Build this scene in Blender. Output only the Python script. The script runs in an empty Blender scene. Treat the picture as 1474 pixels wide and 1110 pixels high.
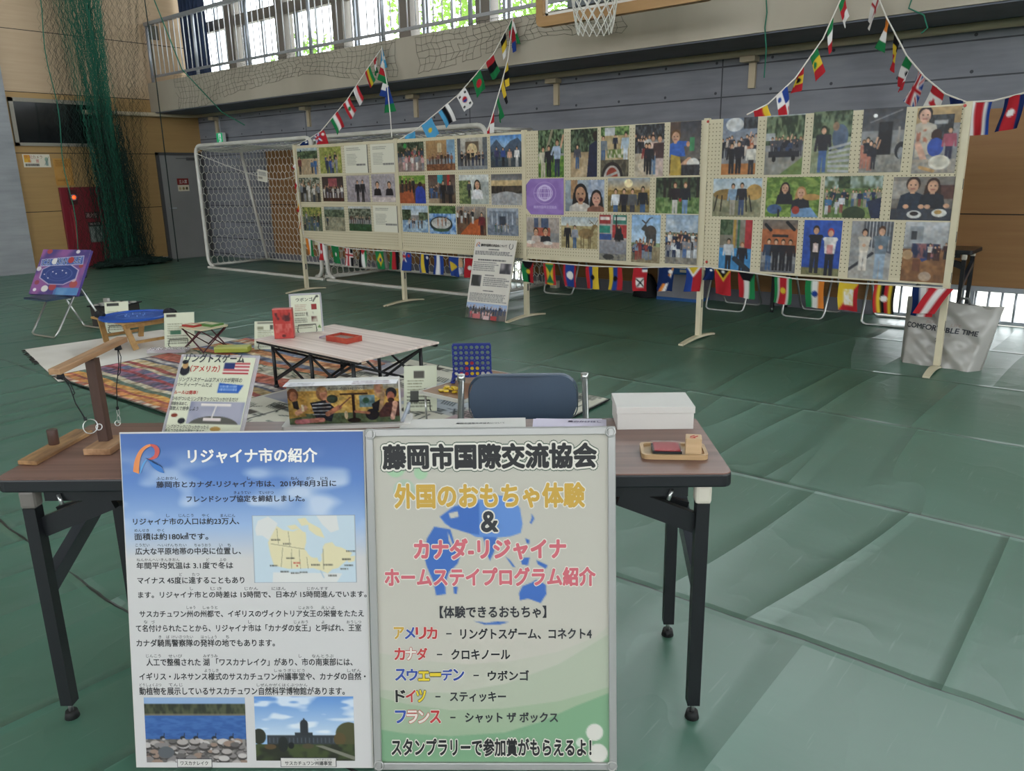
import bpy, math, random
import numpy as np
from mathutils import Vector, Matrix, Euler

SC = bpy.context.scene
COL = SC.collection
rnd = random.Random(7)
PI = math.pi

# ------------------------------------------------------------------ camera
# The place is laid out square to the gym hall: x runs along the far wall (to
# the right), y towards the far wall, z up; the floor is z = 0.  Metres.
YAW, PITCH, ROLL = 0.0292479 + math.radians(38.0), -0.2618608, -0.0191022
CAM_P = np.array([2.12845, -0.56864, 1.39507])
FPX = 1126.657


def _cam_axes():
    cy, sy, cp, sp = math.cos(YAW), math.sin(YAW), math.cos(PITCH), math.sin(PITCH)
    f = np.array([-sy * cp, cy * cp, sp])
    r = np.array([cy, sy, 0.0])
    u = np.cross(r, f)
    c, s = math.cos(ROLL), math.sin(ROLL)
    return c * r + s * u, -s * r + c * u, f


CR, CU, CF = _cam_axes()
cam_d = bpy.data.cameras.new('camera')
cam = bpy.data.objects.new('camera', cam_d)
COL.objects.link(cam)
cam_d.sensor_fit = 'HORIZONTAL'
cam_d.sensor_width = 36.0
cam_d.lens = FPX / 1474 * 36.0
cam_d.clip_start, cam_d.clip_end = 0.05, 200
M = Matrix(((CR[0], CU[0], -CF[0], CAM_P[0]), (CR[1], CU[1], -CF[1], CAM_P[1]), (CR[2], CU[2], -CF[2], CAM_P[2]), (0, 0, 0, 1)))
cam.matrix_world = M
SC.camera = cam

# ------------------------------------------------------------------ light and exposure
SC.view_settings.view_transform = 'Standard'
SC.view_settings.look = 'None'
SC.view_settings.gamma = 1.0
SC.view_settings.use_curve_mapping = False
SC.view_settings.exposure = -1.08
W = bpy.data.worlds.new('sky')
SC.world = W
W.use_nodes = True
_n = W.node_tree.nodes
_n['Background'].inputs[0].default_value = (0.95, 0.975, 1.0, 1)
_n['Background'].inputs[1].default_value = 14.0


def area(name, loc, aim, sx, sy, watt, col=(1, 1, 1), spread=180):
    l = bpy.data.lights.new(name, 'AREA')
    l.shape, l.size, l.size_y, l.energy, l.color = 'RECTANGLE', sx, sy, watt, col
    l.spread = math.radians(spread)
    o = bpy.data.objects.new(name, l)
    COL.objects.link(o)
    o.location = loc
    o.rotation_euler = (Vector(aim) - Vector(loc)).to_track_quat('-Z', 'Y').to_euler()
    return o


# daylight through the window bands of the hall: gallery windows in the far wall, the same band in the rear
# wall and in the right wall, and the low windows at floor level
area('daylight_rear_windows', (0.0, -13.8, 5.2), (0, 0, 1.0), 24.0, 3.4, 220, (1.0, 0.985, 0.95))
area('daylight_right_windows', (13.8, -3.0, 5.2), (0, -1, 1.0), 20.0, 3.4, 190, (1.0, 0.985, 0.95))


# ------------------------------------------------------------------ measuring helpers
def ray(u, w):
    d = CR * ((u - 737) / FPX) + CU * ((555 - w) / FPX) + CF
    return d


def on_plane(u, w, o, n):
    """the point of the plane through o with normal n that the photograph shows at (u, w)"""
    o, n = np.array(o, float), np.array(n, float)
    d = ray(u, w)
    return CAM_P + d * (np.dot(o - CAM_P, n) / np.dot(d, n))


def on_z(u, w, z=0.0):
    return on_plane(u, w, (0, 0, z), (0, 0, 1))


def on_y(u, w, y):
    return on_plane(u, w, (0, y, 0), (0, 1, 0))


def on_x(u, w, x):
    return on_plane(u, w, (x, 0, 0), (1, 0, 0))


A38 = math.radians(38)


def tb(x, y, z=0.0):
    """table frame (x along the front table, y away from its front edge) -> hall frame"""
    return (x * math.cos(A38) - y * math.sin(A38), x * math.sin(A38) + y * math.cos(A38), z)


class Plane:
    """a flat thing's own frame: a along its width, b up its height"""

    def __init__(self, loc, eul):
        R = np.array(Euler(eul).to_matrix())
        self.o, self.a, self.n, self.b = np.array(loc, float), R[:, 0], R[:, 1], R[:, 2]

    def px(self, u, w):
        p = on_plane(u, w, self.o, self.n) - self.o
        return float(p @ self.a), float(p @ self.b)


# ------------------------------------------------------------------ colours and materials
def s2l(c):
    c = np.asarray(c, float)
    return np.where(c <= 0.04045, c / 12.92, ((c + 0.055) / 1.055) ** 2.4)


def hx(s):
    s = s.lstrip('#')
    if len(s) == 3:
        s = ''.join(c * 2 for c in s)
    return np.array([int(s[i:i + 2], 16) / 255 for i in (0, 2, 4)])


def lin(s):
    return tuple(float(x) for x in s2l(hx(s))) + (1.0,)


MATS = {}


def mat(name, col='888', rough=0.5, metal=0.0, noise=None, scale=8.0, stretch=(1, 1, 1), bump=0.0, spec=0.5, alpha=1.0, trans=0.0, emit=0.0, coat=0.0):
    """a principled material; noise = second colour mixed in by a noise texture"""
    if name in MATS:
        return MATS[name]
    m = bpy.data.materials.new(name)
    m.use_nodes = True
    nt = m.node_tree
    b = nt.nodes['Principled BSDF']
    b.inputs['Base Color'].default_value = lin(col)
    b.inputs['Roughness'].default_value = rough
    b.inputs['Metallic'].default_value = metal
    b.inputs['Specular IOR Level'].default_value = spec
    b.inputs['Alpha'].default_value = alpha
    b.inputs['Transmission Weight'].default_value = trans
    b.inputs['Coat Weight'].default_value = coat
    if emit:
        b.inputs['Emission Color'].default_value = lin(col)
        b.inputs['Emission Strength'].default_value = emit
    if noise or bump:
        tc = nt.nodes.new('ShaderNodeTexCoord')
        mp = nt.nodes.new('ShaderNodeMapping')
        mp.inputs['Scale'].default_value = stretch
        nz = nt.nodes.new('ShaderNodeTexNoise')
        nz.inputs['Scale'].default_value = scale
        nz.inputs['Detail'].default_value = 4
        nt.links.new(tc.outputs['Object'], mp.inputs[0])
        nt.links.new(mp.outputs[0], nz.inputs['Vector'])
        if noise:
            rp = nt.nodes.new('ShaderNodeValToRGB')
            rp.color_ramp.elements[0].position, rp.color_ramp.elements[1].position = 0.35, 0.68
            rp.color_ramp.elements[0].color, rp.color_ramp.elements[1].color = lin(col), lin(noise)
            nt.links.new(nz.outputs[0], rp.inputs[0])
            nt.links.new(rp.outputs[0], b.inputs['Base Color'])
        if bump:
            bp = nt.nodes.new('ShaderNodeBump')
            bp.inputs['Strength'].default_value = bump
            bp.inputs['Distance'].default_value = 0.01
            nt.links.new(nz.outputs[0], bp.inputs['Height'])
            nt.links.new(bp.outputs[0], b.inputs['Normal'])
    MATS[name] = m
    return m


def nodes_mat(name, build, rough=0.5, spec=0.5):
    m = bpy.data.materials.new(name)
    m.use_nodes = True
    b = m.node_tree.nodes['Principled BSDF']
    b.inputs['Roughness'].default_value = rough
    b.inputs['Specular IOR Level'].default_value = spec
    build(NT(m.node_tree), b)
    MATS[name] = m
    return m


class NT:
    """short hand for wiring shader nodes"""

    def __init__(self, nt):
        self.nt = nt

    def new(self, t):
        return self.nt.nodes.new('ShaderNode' + t)

    def ln(self, a, b):
        self.nt.links.new(a, b)

    def math(self, op, a, b=None, c=None):
        n = self.new('Math')
        n.operation = op
        for i, v in enumerate((a, b, c)):
            if v is None:
                continue
            if isinstance(v, (int, float)):
                n.inputs[i].default_value = v
            else:
                self.ln(v, n.inputs[i])
        return n.outputs[0]

    def mix(self, f, a, b):
        n = self.new('Mix')
        n.data_type = 'RGBA'
        for s, v in ((n.inputs[0], f), (n.inputs[6], a), (n.inputs[7], b)):
            if isinstance(v, (int, float)):
                s.default_value = v
            elif isinstance(v, str):
                s.default_value = lin(v)
            else:
                self.ln(v, s)
        return n.outputs[2]

    def coord(self):
        t = self.new('TexCoord')
        s = self.new('SeparateXYZ')
        self.ln(t.outputs['Object'], s.inputs[0])
        return t.outputs['Object'], s.outputs[0], s.outputs[1], s.outputs[2]

    def noise(self, vec, scale, stretch=(1, 1, 1), detail=4.0, off=(0, 0, 0)):
        mp = self.new('Mapping')
        mp.inputs['Scale'].default_value = stretch
        mp.inputs['Location'].default_value = off
        self.ln(vec, mp.inputs[0])
        n = self.new('TexNoise')
        n.inputs['Scale'].default_value = scale
        n.inputs['Detail'].default_value = detail
        self.ln(mp.outputs[0], n.inputs['Vector'])
        return n.outputs[0]

    def ramp(self, v, *stops):
        r = self.new('ValToRGB')
        e = r.color_ramp.elements
        while len(e) < len(stops):
            e.new(0.5)
        for i, (p, c) in enumerate(stops):
            e[i].position = p
            e[i].color = lin(c) if isinstance(c, str) else (c, c, c, 1)
        self.ln(v, r.inputs[0])
        return r.outputs[0]

    def bump(self, h, strength, dist, bsdf, prev=None):
        b = self.new('Bump')
        b.inputs['Strength'].default_value = strength
        b.inputs['Distance'].default_value = dist
        self.ln(h, b.inputs['Height'])
        if prev is not None:
            self.ln(prev, b.inputs['Normal'])
        if bsdf is not None:
            self.ln(b.outputs[0], bsdf.inputs['Normal'])
        return b.outputs[0]


def _print(n, b):
    a = n.new('Attribute')
    a.attribute_name = 'ink'
    n.ln(a.outputs['Color'], b.inputs['Base Color'])


nodes_mat('print_ink', _print, 0.42, 0.4)
nodes_mat('print_cloth', _print, 0.9, 0.1)
nodes_mat('print_gloss', _print, 0.25, 0.5)


# ------------------------------------------------------------------ mesh building
class MB:
    def __init__(self):
        self.v, self.f, self.m, self.sm = [], [], [], []

    def _add(self, vs, fs, mi=0, smooth=False):
        o = len(self.v)
        self.v += [tuple(map(float, p)) for p in vs]
        for f in fs:
            self.f.append([i + o for i in f])
            self.m.append(mi)
            self.sm.append(smooth)

    def box(self, c, s, mi=0, rot=None):
        x, y, z = s[0] / 2, s[1] / 2, s[2] / 2
        vs = [Vector(p) for p in ((-x, -y, -z), (x, -y, -z), (x, y, -z), (-x, y, -z), (-x, -y, z), (x, -y, z), (x, y, z), (-x, y, z))]
        if rot is not None:
            R = Euler(rot).to_matrix()
            vs = [R @ p for p in vs]
        c = Vector(c)
        self._add([p + c for p in vs], [(3, 2, 1, 0), (4, 5, 6, 7), (0, 1, 5, 4), (1, 2, 6, 5), (2, 3, 7, 6), (3, 0, 4, 7)], mi)
        return self

    def b2(self, lo, hi, mi=0):
        return self.box([(a + b) / 2 for a, b in zip(lo, hi)], [b - a for a, b in zip(lo, hi)], mi)

    def bar(self, p, q, w, h, mi=0, up=(0, 0, 1)):
        """a rectangular bar from p to q, w wide sideways, h along up"""
        p, q, up = Vector(p), Vector(q), Vector(up)
        d = (q - p).normalized()
        s = d.cross(up)
        if s.length < 1e-4:
            s = d.cross(Vector((0, 1, 0)))
        s.normalize()
        t = s.cross(d).normalized()
        vs = []
        for e in (p, q):
            for a, b in ((-1, -1), (1, -1), (1, 1), (-1, 1)):
                vs.append(e + s * (a * w / 2) + t * (b * h / 2))
        self._add(vs, [(0, 1, 2, 3), (7, 6, 5, 4), (0, 4, 5, 1), (1, 5, 6, 2), (2, 6, 7, 3), (3, 7, 4, 0)], mi)
        return self

    def tube(self, pts, r, n=8, mi=0, closed=False, cap=True, r1=None):
        P = [Vector(p) for p in pts]
        k = len(P)
        T = []
        for i in range(k):
            a = P[(i - 1) % k] if closed else P[max(i - 1, 0)]
            b = P[(i + 1) % k] if closed else P[min(i + 1, k - 1)]
            d = b - a
            T.append(d.normalized() if d.length > 1e-9 else Vector((0, 0, 1)))
        ref = Vector((0, 0, 1)) if abs(T[0].z) < 0.9 else Vector((0, 1, 0))
        nrm = T[0].cross(ref).normalized()
        vs = []
        for i in range(k):
            nrm = nrm - T[i] * nrm.dot(T[i])
            if nrm.length < 1e-6:
                nrm = T[i].orthogonal()
            nrm.normalize()
            bn = T[i].cross(nrm)
            rr = r if r1 is None else r + (r1 - r) * i / max(k - 1, 1)
            for j in range(n):
                a = 2 * PI * j / n
                vs.append(P[i] + nrm * (math.cos(a) * rr) + bn * (math.sin(a) * rr))
        fs = []
        for i in range(k if closed else k - 1):
            for j in range(n):
                a, b = i * n + j, i * n + (j + 1) % n
                c, d = ((i + 1) % k) * n + (j + 1) % n, ((i + 1) % k) * n + j
                fs.append((a, d, c, b))
        if cap and not closed:
            fs += [tuple(range(n)), tuple(reversed(range((k - 1) * n, k * n)))]
        self._add(vs, fs, mi, n > 5)
        return self

    def cyl(self, c, r, h, n=24, mi=0, r2=None):
        c = Vector(c)
        r2 = r if r2 is None else r2
        vs = [c + Vector((math.cos(2 * PI * i / n) * r, math.sin(2 * PI * i / n) * r, 0)) for i in range(n)]
        vs += [c + Vector((math.cos(2 * PI * i / n) * r2, math.sin(2 * PI * i / n) * r2, h)) for i in range(n)]
        o = len(self.v)
        self._add(vs, [(i, (i + 1) % n, n + (i + 1) % n, n + i) for i in range(n)], mi, True)
        self.f += [[o + i for i in reversed(range(n))], [o + n + i for i in range(n)]]
        self.m += [mi, mi]
        self.sm += [False, False]
        return self

    def poly(self, pts, mi=0):
        self._add(pts, [tuple(range(len(pts)))], mi)
        return self

    def prism(self, pts, off, mi=0):
        """polygon pts extruded by the vector off"""
        n = len(pts)
        off = Vector(off)
        a = [Vector(p) for p in pts]
        self._add(a + [p + off for p in a], [tuple(reversed(range(n))), tuple(range(n, 2 * n))] + [(i, (i + 1) % n, n + (i + 1) % n, n + i) for i in range(n)], mi)
        return self

    def grid(self, fn, nu, nv, mi=0, smooth=True):
        vs = [fn(i / nu, j / nv) for j in range(nv + 1) for i in range(nu + 1)]
        k = nu + 1
        self._add(vs, [(j * k + i, j * k + i + 1, (j + 1) * k + i + 1, (j + 1) * k + i) for j in range(nv) for i in range(nu)], mi, smooth)
        return self

    def wires(self, segs, r, mi=0, n=3):
        for p, q in segs:
            p, q = Vector(p), Vector(q)
            d = q - p
            if d.length < 1e-6:
                continue
            d.normalize()
            s = d.orthogonal().normalized()
            t = d.cross(s)
            vs = []
            for e in (p, q):
                for j in range(n):
                    a = 2 * PI * j / n
                    vs.append(e + s * (math.cos(a) * r) + t * (math.sin(a) * r))
            self._add(vs, [(j, (j + 1) % n, n + (j + 1) % n, n + j) for j in range(n)], mi, True)
        return self

    def text(self, s, x0, x1, z0, z1, y=-0.001, mi=0, bold=0.0, outline=()):
        """lettering in the XZ plane, facing -Y, filling x0..x1, z0..z1; heavier strokes are laid down as shifted
        impressions; outline = ((width, material index), ...)"""
        V, F = glyphs(s)
        lo, hi = V.min(0), V.max(0)
        sx, sz = (x1 - x0) / max(hi[0] - lo[0], 1e-6), (z1 - z0) / max(hi[1] - lo[1], 1e-6)

        def lay(rad, n, m_, yy):
            for k in range(n):
                a = 2 * PI * (k + .5) / n
                dx, dz = (rad * math.cos(a), rad * math.sin(a)) if rad else (0, 0)
                self._add([(x0 + (p[0] - lo[0] + dx) * sx, yy - 1.5e-5 * k, z0 + (p[1] - lo[1] + dz) * sz) for p in V], F, m_)
        for k, (wd, om) in enumerate(outline):
            lay(bold + wd, 14 if wd > .05 else 10, om, y - 0.0003 * k)
        yy = y - 0.0003 * len(outline)
        if bold <= 0:
            lay(0, 1, mi, yy)
        else:
            lay(bold, 2 if bold < .013 else (4 if bold < .028 else 8), mi, yy)
        return self

    def build(self, name, mats, parent=None, loc=None, rot=None, bevel=0.0, seg=2, sub=0):
        me = bpy.data.meshes.new(name)
        me.from_pydata(self.v, [], self.f)
        for m in (mats if isinstance(mats, (list, tuple)) else [mats]):
            me.materials.append(m if not isinstance(m, str) else MATS[m])
        me.polygons.foreach_set('material_index', self.m)
        me.polygons.foreach_set('use_smooth', self.sm)
        me.update()
        o = bpy.data.objects.new(name, me)
        COL.objects.link(o)
        if parent is not None:
            o.parent = parent
        if loc is not None:
            o.location = loc
        if rot is not None:
            o.rotation_euler = rot
        if bevel:
            b = o.modifiers.new('edge', 'BEVEL')
            b.width, b.segments, b.limit_method = bevel, seg, 'ANGLE'
        if sub:
            q = o.modifiers.new('round', 'SUBSURF')
            q.levels = q.render_levels = sub
        return o


_G = {}


def glyphs(s):
    k = s
    if k not in _G:
        c = bpy.data.curves.new('lettering', 'FONT')
        c.body, c.resolution_u = s, 3
        o = bpy.data.objects.new('lettering', c)
        COL.objects.link(o)
        dg = bpy.context.evaluated_depsgraph_get()
        me = bpy.data.meshes.new_from_object(o.evaluated_get(dg))
        V = np.array([v.co[:] for v in me.vertices])
        F = [tuple(p.vertices) for p in me.polygons]
        bpy.data.objects.remove(o)
        bpy.data.curves.remove(c)
        bpy.data.meshes.remove(me)
        _G[k] = (V, F)
    return _G[k]


def tag(o, label, cat, group=None, kind=None):
    o['label'], o['category'] = label, cat
    if group:
        o['group'] = group
    if kind:
        o['kind'] = kind
    return o


def thing(name, label, cat, loc=(0, 0, 0), rot=0.0, group=None):
    o = bpy.data.objects.new(name, None)
    COL.objects.link(o)
    o.location = loc
    o.rotation_euler = rot if isinstance(rot, (tuple, list)) else (0, 0, rot)
    o.empty_display_size = 0.1
    return tag(o, label, cat, group)


def struct(name, mb, mats, label=None, cat=None):
    o = mb.build(name, mats)
    o['kind'] = 'structure'
    if label:
        o['label'], o['category'] = label, cat or name.split('_')[0]
    return o


def copy_tree(o, loc, rot, label=None, group=None):
    def cp(x, par):
        c = x.copy()
        COL.objects.link(c)
        if par is not None:
            c.parent = par
        for ch in KIDS.get(x.name, [k for k in bpy.data.objects if k.parent == x]):
            cp(ch, c)
        return c
    r = cp(o, None)
    r.location = loc
    r.scale = (1, 1, 1)
    r.rotation_euler = rot if isinstance(rot, (tuple, list)) else (0, 0, rot)
    if label:
        r['label'] = label
    if group:
        r['group'] = group
    return r


KIDS = {}


def arc(c, r, a0, a1, n, ax=0, ay=2):
    """points of an arc in the plane of axes ax, ay about c, angles in degrees"""
    out = []
    for i in range(n + 1):
        a = math.radians(a0 + (a1 - a0) * i / n)
        p = list(c)
        p[ax] += r * math.cos(a)
        p[ay] += r * math.sin(a)
        out.append(tuple(p))
    return out


def rrect(x0, z0, x1, z1, r, n=5):
    out = []
    for cx, cz, a in ((x1 - r, z1 - r, 0), (x0 + r, z1 - r, 90), (x0 + r, z0 + r, 180), (x1 - r, z0 + r, 270)):
        for i in range(n + 1):
            t = math.radians(a + 90 * i / n)
            out.append((cx + r * math.cos(t), cz + r * math.sin(t)))
    return out


# ------------------------------------------------------------------ printed pictures
class Pic:
    """a little painter: pictures are drawn as a field of ink colours that a printed sheet's mesh carries.
    Coordinates run 0..1 to the right and 0..1 downwards."""
    SS = 3

    def __init__(self, w, h, c='fff', seed=1):
        self.w, self.h = w, h
        self.wp, self.hp = w * self.SS, h * self.SS
        self.a = np.empty((self.hp, self.wp, 3))
        self.a[:] = hx(c)
        ys, xs = np.mgrid[0:self.hp, 0:self.wp]
        self.X, self.Y = (xs + .5) / self.wp, (ys + .5) / self.hp
        self.asp = w / h
        self.r = np.random.RandomState(seed)

    def put(self, mask, c, k=1.0):
        c = hx(c) if isinstance(c, str) else np.asarray(c)
        self.a[mask] = self.a[mask] * (1 - k) + c * k

    def V(self, c0, c1, y0=0, y1=1, x0=0, x1=1):
        m = (self.Y >= y0) & (self.Y <= y1) & (self.X >= x0) & (self.X <= x1)
        t = np.clip((self.Y - y0) / max(y1 - y0, 1e-6), 0, 1)[..., None]
        g = hx(c0) * (1 - t) + hx(c1) * t
        self.a[m] = g[m]

    def R(self, x0, y0, x1, y1, c, k=1.0):
        self.put((self.X >= x0) & (self.X <= x1) & (self.Y >= y0) & (self.Y <= y1), c, k)

    def E(self, cx, cy, rx, ry, c, k=1.0):
        self.put(((self.X - cx) / rx) ** 2 + ((self.Y - cy) / ry) ** 2 <= 1, c, k)

    def O(self, cx, cy, rx, ry, wd, c):
        q = np.sqrt(((self.X - cx) / rx) ** 2 + ((self.Y - cy) / ry) ** 2)
        self.put(abs(q - 1) <= wd, c)

    def L(self, x0, y0, x1, y1, wd, c):
        """a line; wd in heights"""
        ax, ay, bx, by = x0 * self.asp, y0, x1 * self.asp, y1
        px, py = self.X * self.asp, self.Y
        dx, dy = bx - ax, by - ay
        t = np.clip(((px - ax) * dx + (py - ay) * dy) / (dx * dx + dy * dy + 1e-9), 0, 1)
        self.put((px - ax - t * dx) ** 2 + (py - ay - t * dy) ** 2 <= (wd / 2) ** 2, c)

    def G(self, pts, c, k=1.0):
        ins = np.zeros(self.X.shape, bool)
        n = len(pts)
        for i in range(n):
            (xa, ya), (xb, yb) = pts[i], pts[(i + 1) % n]
            if ya == yb:
                continue
            cr = ((ya > self.Y) != (yb > self.Y)) & (self.X < (xb - xa) * (self.Y - ya) / (yb - ya) + xa)
            ins ^= cr
        self.put(ins, c, k)

    def field(self, sx, sy):
        """smooth random field 0..1, about sx by sy lumps"""
        g = self.r.rand(sy + 2, sx + 2)
        fx, fy = self.X * sx, self.Y * sy
        ix, iy = np.clip(fx.astype(int), 0, sx), np.clip(fy.astype(int), 0, sy)
        tx, ty = fx - ix, fy - iy
        tx, ty = tx * tx * (3 - 2 * tx), ty * ty * (3 - 2 * ty)
        return g[iy, ix] * (1 - tx) * (1 - ty) + g[iy, ix + 1] * tx * (1 - ty) + g[iy + 1, ix] * (1 - tx) * ty + g[iy + 1, ix + 1] * tx * ty

    def N(self, x0, y0, x1, y1, c1, c2, sx=14, sy=14, lo=.35, hi=.65, k=1.0):
        """mottled patch of two colours"""
        f = np.clip((self.field(sx, sy) * .6 + self.field(sx * 2, sy * 2) * .4 - lo) / (hi - lo), 0, 1)[..., None]
        g = hx(c1) * (1 - f) + hx(c2) * f
        m = (self.X >= x0) & (self.X <= x1) & (self.Y >= y0) & (self.Y <= y1)
        self.a[m] = self.a[m] * (1 - k) + g[m] * k

    def P(self, x, yf, h, top='335', bot='235', hair='221', skin='c99878', arms=0):
        """a standing person, feet at (x, yf), h high"""
        w = h / self.asp
        self.G([(x - .09 * w, yf - .5 * h), (x + .09 * w, yf - .5 * h), (x + .085 * w, yf), (x + .01 * w, yf), (x, yf - .4 * h), (x - .02 * w, yf), (x - .09 * w, yf)], bot)
        self.G([(x - .13 * w, yf - .81 * h), (x + .13 * w, yf - .81 * h), (x + .1 * w, yf - .47 * h), (x - .1 * w, yf - .47 * h)], top)
        if arms == 0:
            self.L(x - .13 * w, yf - .78 * h, x - .16 * w, yf - .48 * h, .06 * h, top)
            self.L(x + .13 * w, yf - .78 * h, x + .16 * w, yf - .48 * h, .06 * h, top)
        elif arms == 1:
            self.L(x + .12 * w, yf - .78 * h, x + .2 * w, yf - 1.08 * h, .06 * h, skin)
            self.L(x - .12 * w, yf - .78 * h, x - .2 * w, yf - .6 * h, .06 * h, top)
        elif arms == 2:
            self.L(x - .12 * w, yf - .77 * h, x + .05 * w, yf - .6 * h, .06 * h, top)
            self.L(x + .12 * w, yf - .77 * h, x - .05 * w, yf - .6 * h, .06 * h, top)
            self.E(x, yf - .6 * h, .04 * w, .04 * h, skin)
        self.E(x, yf - .91 * h, .066 * w, .09 * h, hair)
        self.E(x, yf - .885 * h, .052 * w, .068 * h, skin)

    def H(self, x, y, r, hair='221', skin='c99878', top='345', longhair=False):
        """a head and shoulders, face centre (x, y), face half-height r"""
        rx = r / self.asp
        if longhair:
            self.G([(x - 1.15 * rx, y - .2 * r), (x + 1.15 * rx, y - .2 * r), (x + 1.4 * rx, y + 2 * r), (x - 1.4 * rx, y + 2 * r)], hair)
        self.G([(x - 2.1 * rx, y + 3.6 * r), (x - 1.7 * rx, y + 1.5 * r), (x - .6 * rx, y + 1.05 * r), (x + .6 * rx, y + 1.05 * r), (x + 1.7 * rx, y + 1.5 * r), (x + 2.1 * rx, y + 3.6 * r)], top)
        self.R(x - .35 * rx, y + .6 * r, x + .35 * rx, y + 1.25 * r, skin)
        self.E(x, y - .22 * r, 1.02 * rx, 1.12 * r, hair)
        self.E(x, y + .08 * r, .8 * rx, r, skin)
        for s in (-1, 1):
            self.E(x + s * .33 * rx, y - .06 * r, .13 * rx, .09 * r, '2a2020')
        self.L(x - .28 * rx, y + .52 * r, x + .28 * rx, y + .52 * r, .12 * r, 'a04a48')

    def C(self, x0, x1, yf, h, n, pal, jit=.25):
        """a crowd of n people"""
        for i in range(n):
            x = x0 + (x1 - x0) * (i + .5) / n + (self.r.rand() - .5) * (x1 - x0) / n * .5
            k = h * (1 + (self.r.rand() - .5) * jit)
            self.P(x, yf + (self.r.rand() - .5) * h * .12, k, pal[self.r.randint(len(pal))], pal[self.r.randint(len(pal))], ('221', '332015', '6a4a28', '111')[self.r.randint(4)], ('c99878', 'd8a888', 'b98868')[self.r.randint(3)], self.r.randint(3))

    def T(self, x0, y0, x1, y1, rows, c='334', fill=.62, seed=0):
        """lines of very small print: too small in the photograph to read, so only their dashes"""
        for j in range(rows):
            y = y0 + (y1 - y0) * (j + .5) / rows
            hh = (y1 - y0) / rows * .5 * fill
            x = x0
            end = x1 - (x1 - x0) * self.r.rand() * .18
            while x < end:
                d = (x1 - x0) * (.015 + .05 * self.r.rand())
                self.R(x, y - hh, min(x + d, end), y + hh, c, .75)
                x += d + (x1 - x0) * .012

    def grain(self, k=.3):
        q = self.field(self.w // 3, self.h // 3) * .6 + self.field(self.w // 7 + 2, self.h // 7 + 2) * .6 + .4
        q2 = self.field(self.w // 4, self.h // 4)
        self.a = np.clip(self.a * (1 - k + k * q * 1.05)[..., None] + (q2[..., None] - .5) * np.array([.05, .0, -.05]) * k * 2, 0, 1)

    def get(self):
        s = self.SS
        return self.a.reshape(self.h, s, self.w, s, 3).mean((1, 3))


def ink_mesh(name, img, place, mname='print_ink', back=None, rimc=.6, smooth=False):
    """a sheet mesh of img's cells; place(u, v) gives the position of the sheet's point (0..1 right, 0..1 up).
    back = thickness vector: adds a back face and the four edges"""
    h, w = img.shape[:2]
    us, vs = np.linspace(0, 1, w), np.linspace(1, 0, h)
    co = np.array([place(u, v) for v in vs for u in us], float)
    idx = np.arange(h * w).reshape(h, w)
    q = np.stack([idx[:-1, :-1], idx[1:, :-1], idx[1:, 1:], idx[:-1, 1:]], -1).reshape(-1, 4)
    col = np.ones((h * w, 4), np.float32)
    col[:, :3] = s2l(img.reshape(-1, 3))
    if back is not None:
        rim = np.concatenate([idx[0, :], idx[1:, -1], idx[-1, -2::-1], idx[-2:0:-1, 0]])
        n0, k = len(co), len(rim)
        co = np.vstack([co, co[rim] + np.array(back)])
        col = np.vstack([col, np.concatenate([np.full((k, 3), rimc), np.ones((k, 1))], 1)])
        e = np.arange(k)
        side = np.stack([rim, rim[(e + 1) % k], n0 + (e + 1) % k, n0 + e], -1)
        faces = [tuple(f) for f in q.tolist()] + [tuple(f) for f in side.tolist()] + [tuple((n0 + e).tolist())]
    else:
        faces = [tuple(f) for f in q.tolist()]
    me = bpy.data.meshes.new(name)
    me.from_pydata(co.tolist(), [], faces)
    at = me.attributes.new('ink', 'FLOAT_COLOR', 'POINT')
    at.data.foreach_set('color', col.astype(np.float32).ravel())
    me.materials.append(MATS[mname])
    me.polygons.foreach_set('use_smooth', [smooth] * len(me.polygons))
    me.update()
    return me


def sheet(name, img, w, h, parent=None, loc=(0, 0, 0), rot=(0, 0, 0), mname='print_ink', th=0.0012, z0=0.0, x0=0.0):
    """a flat printed sheet standing in the XZ plane, face towards -Y, lower left corner at (x0, 0, z0)"""
    me = ink_mesh(name, img, lambda u, v: (x0 + u * w, -th, z0 + v * h), mname, (0, th, 0))
    o = bpy.data.objects.new(name, me)
    COL.objects.link(o)
    o.parent = parent
    o.location, o.rotation_euler = loc, rot
    return o


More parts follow.
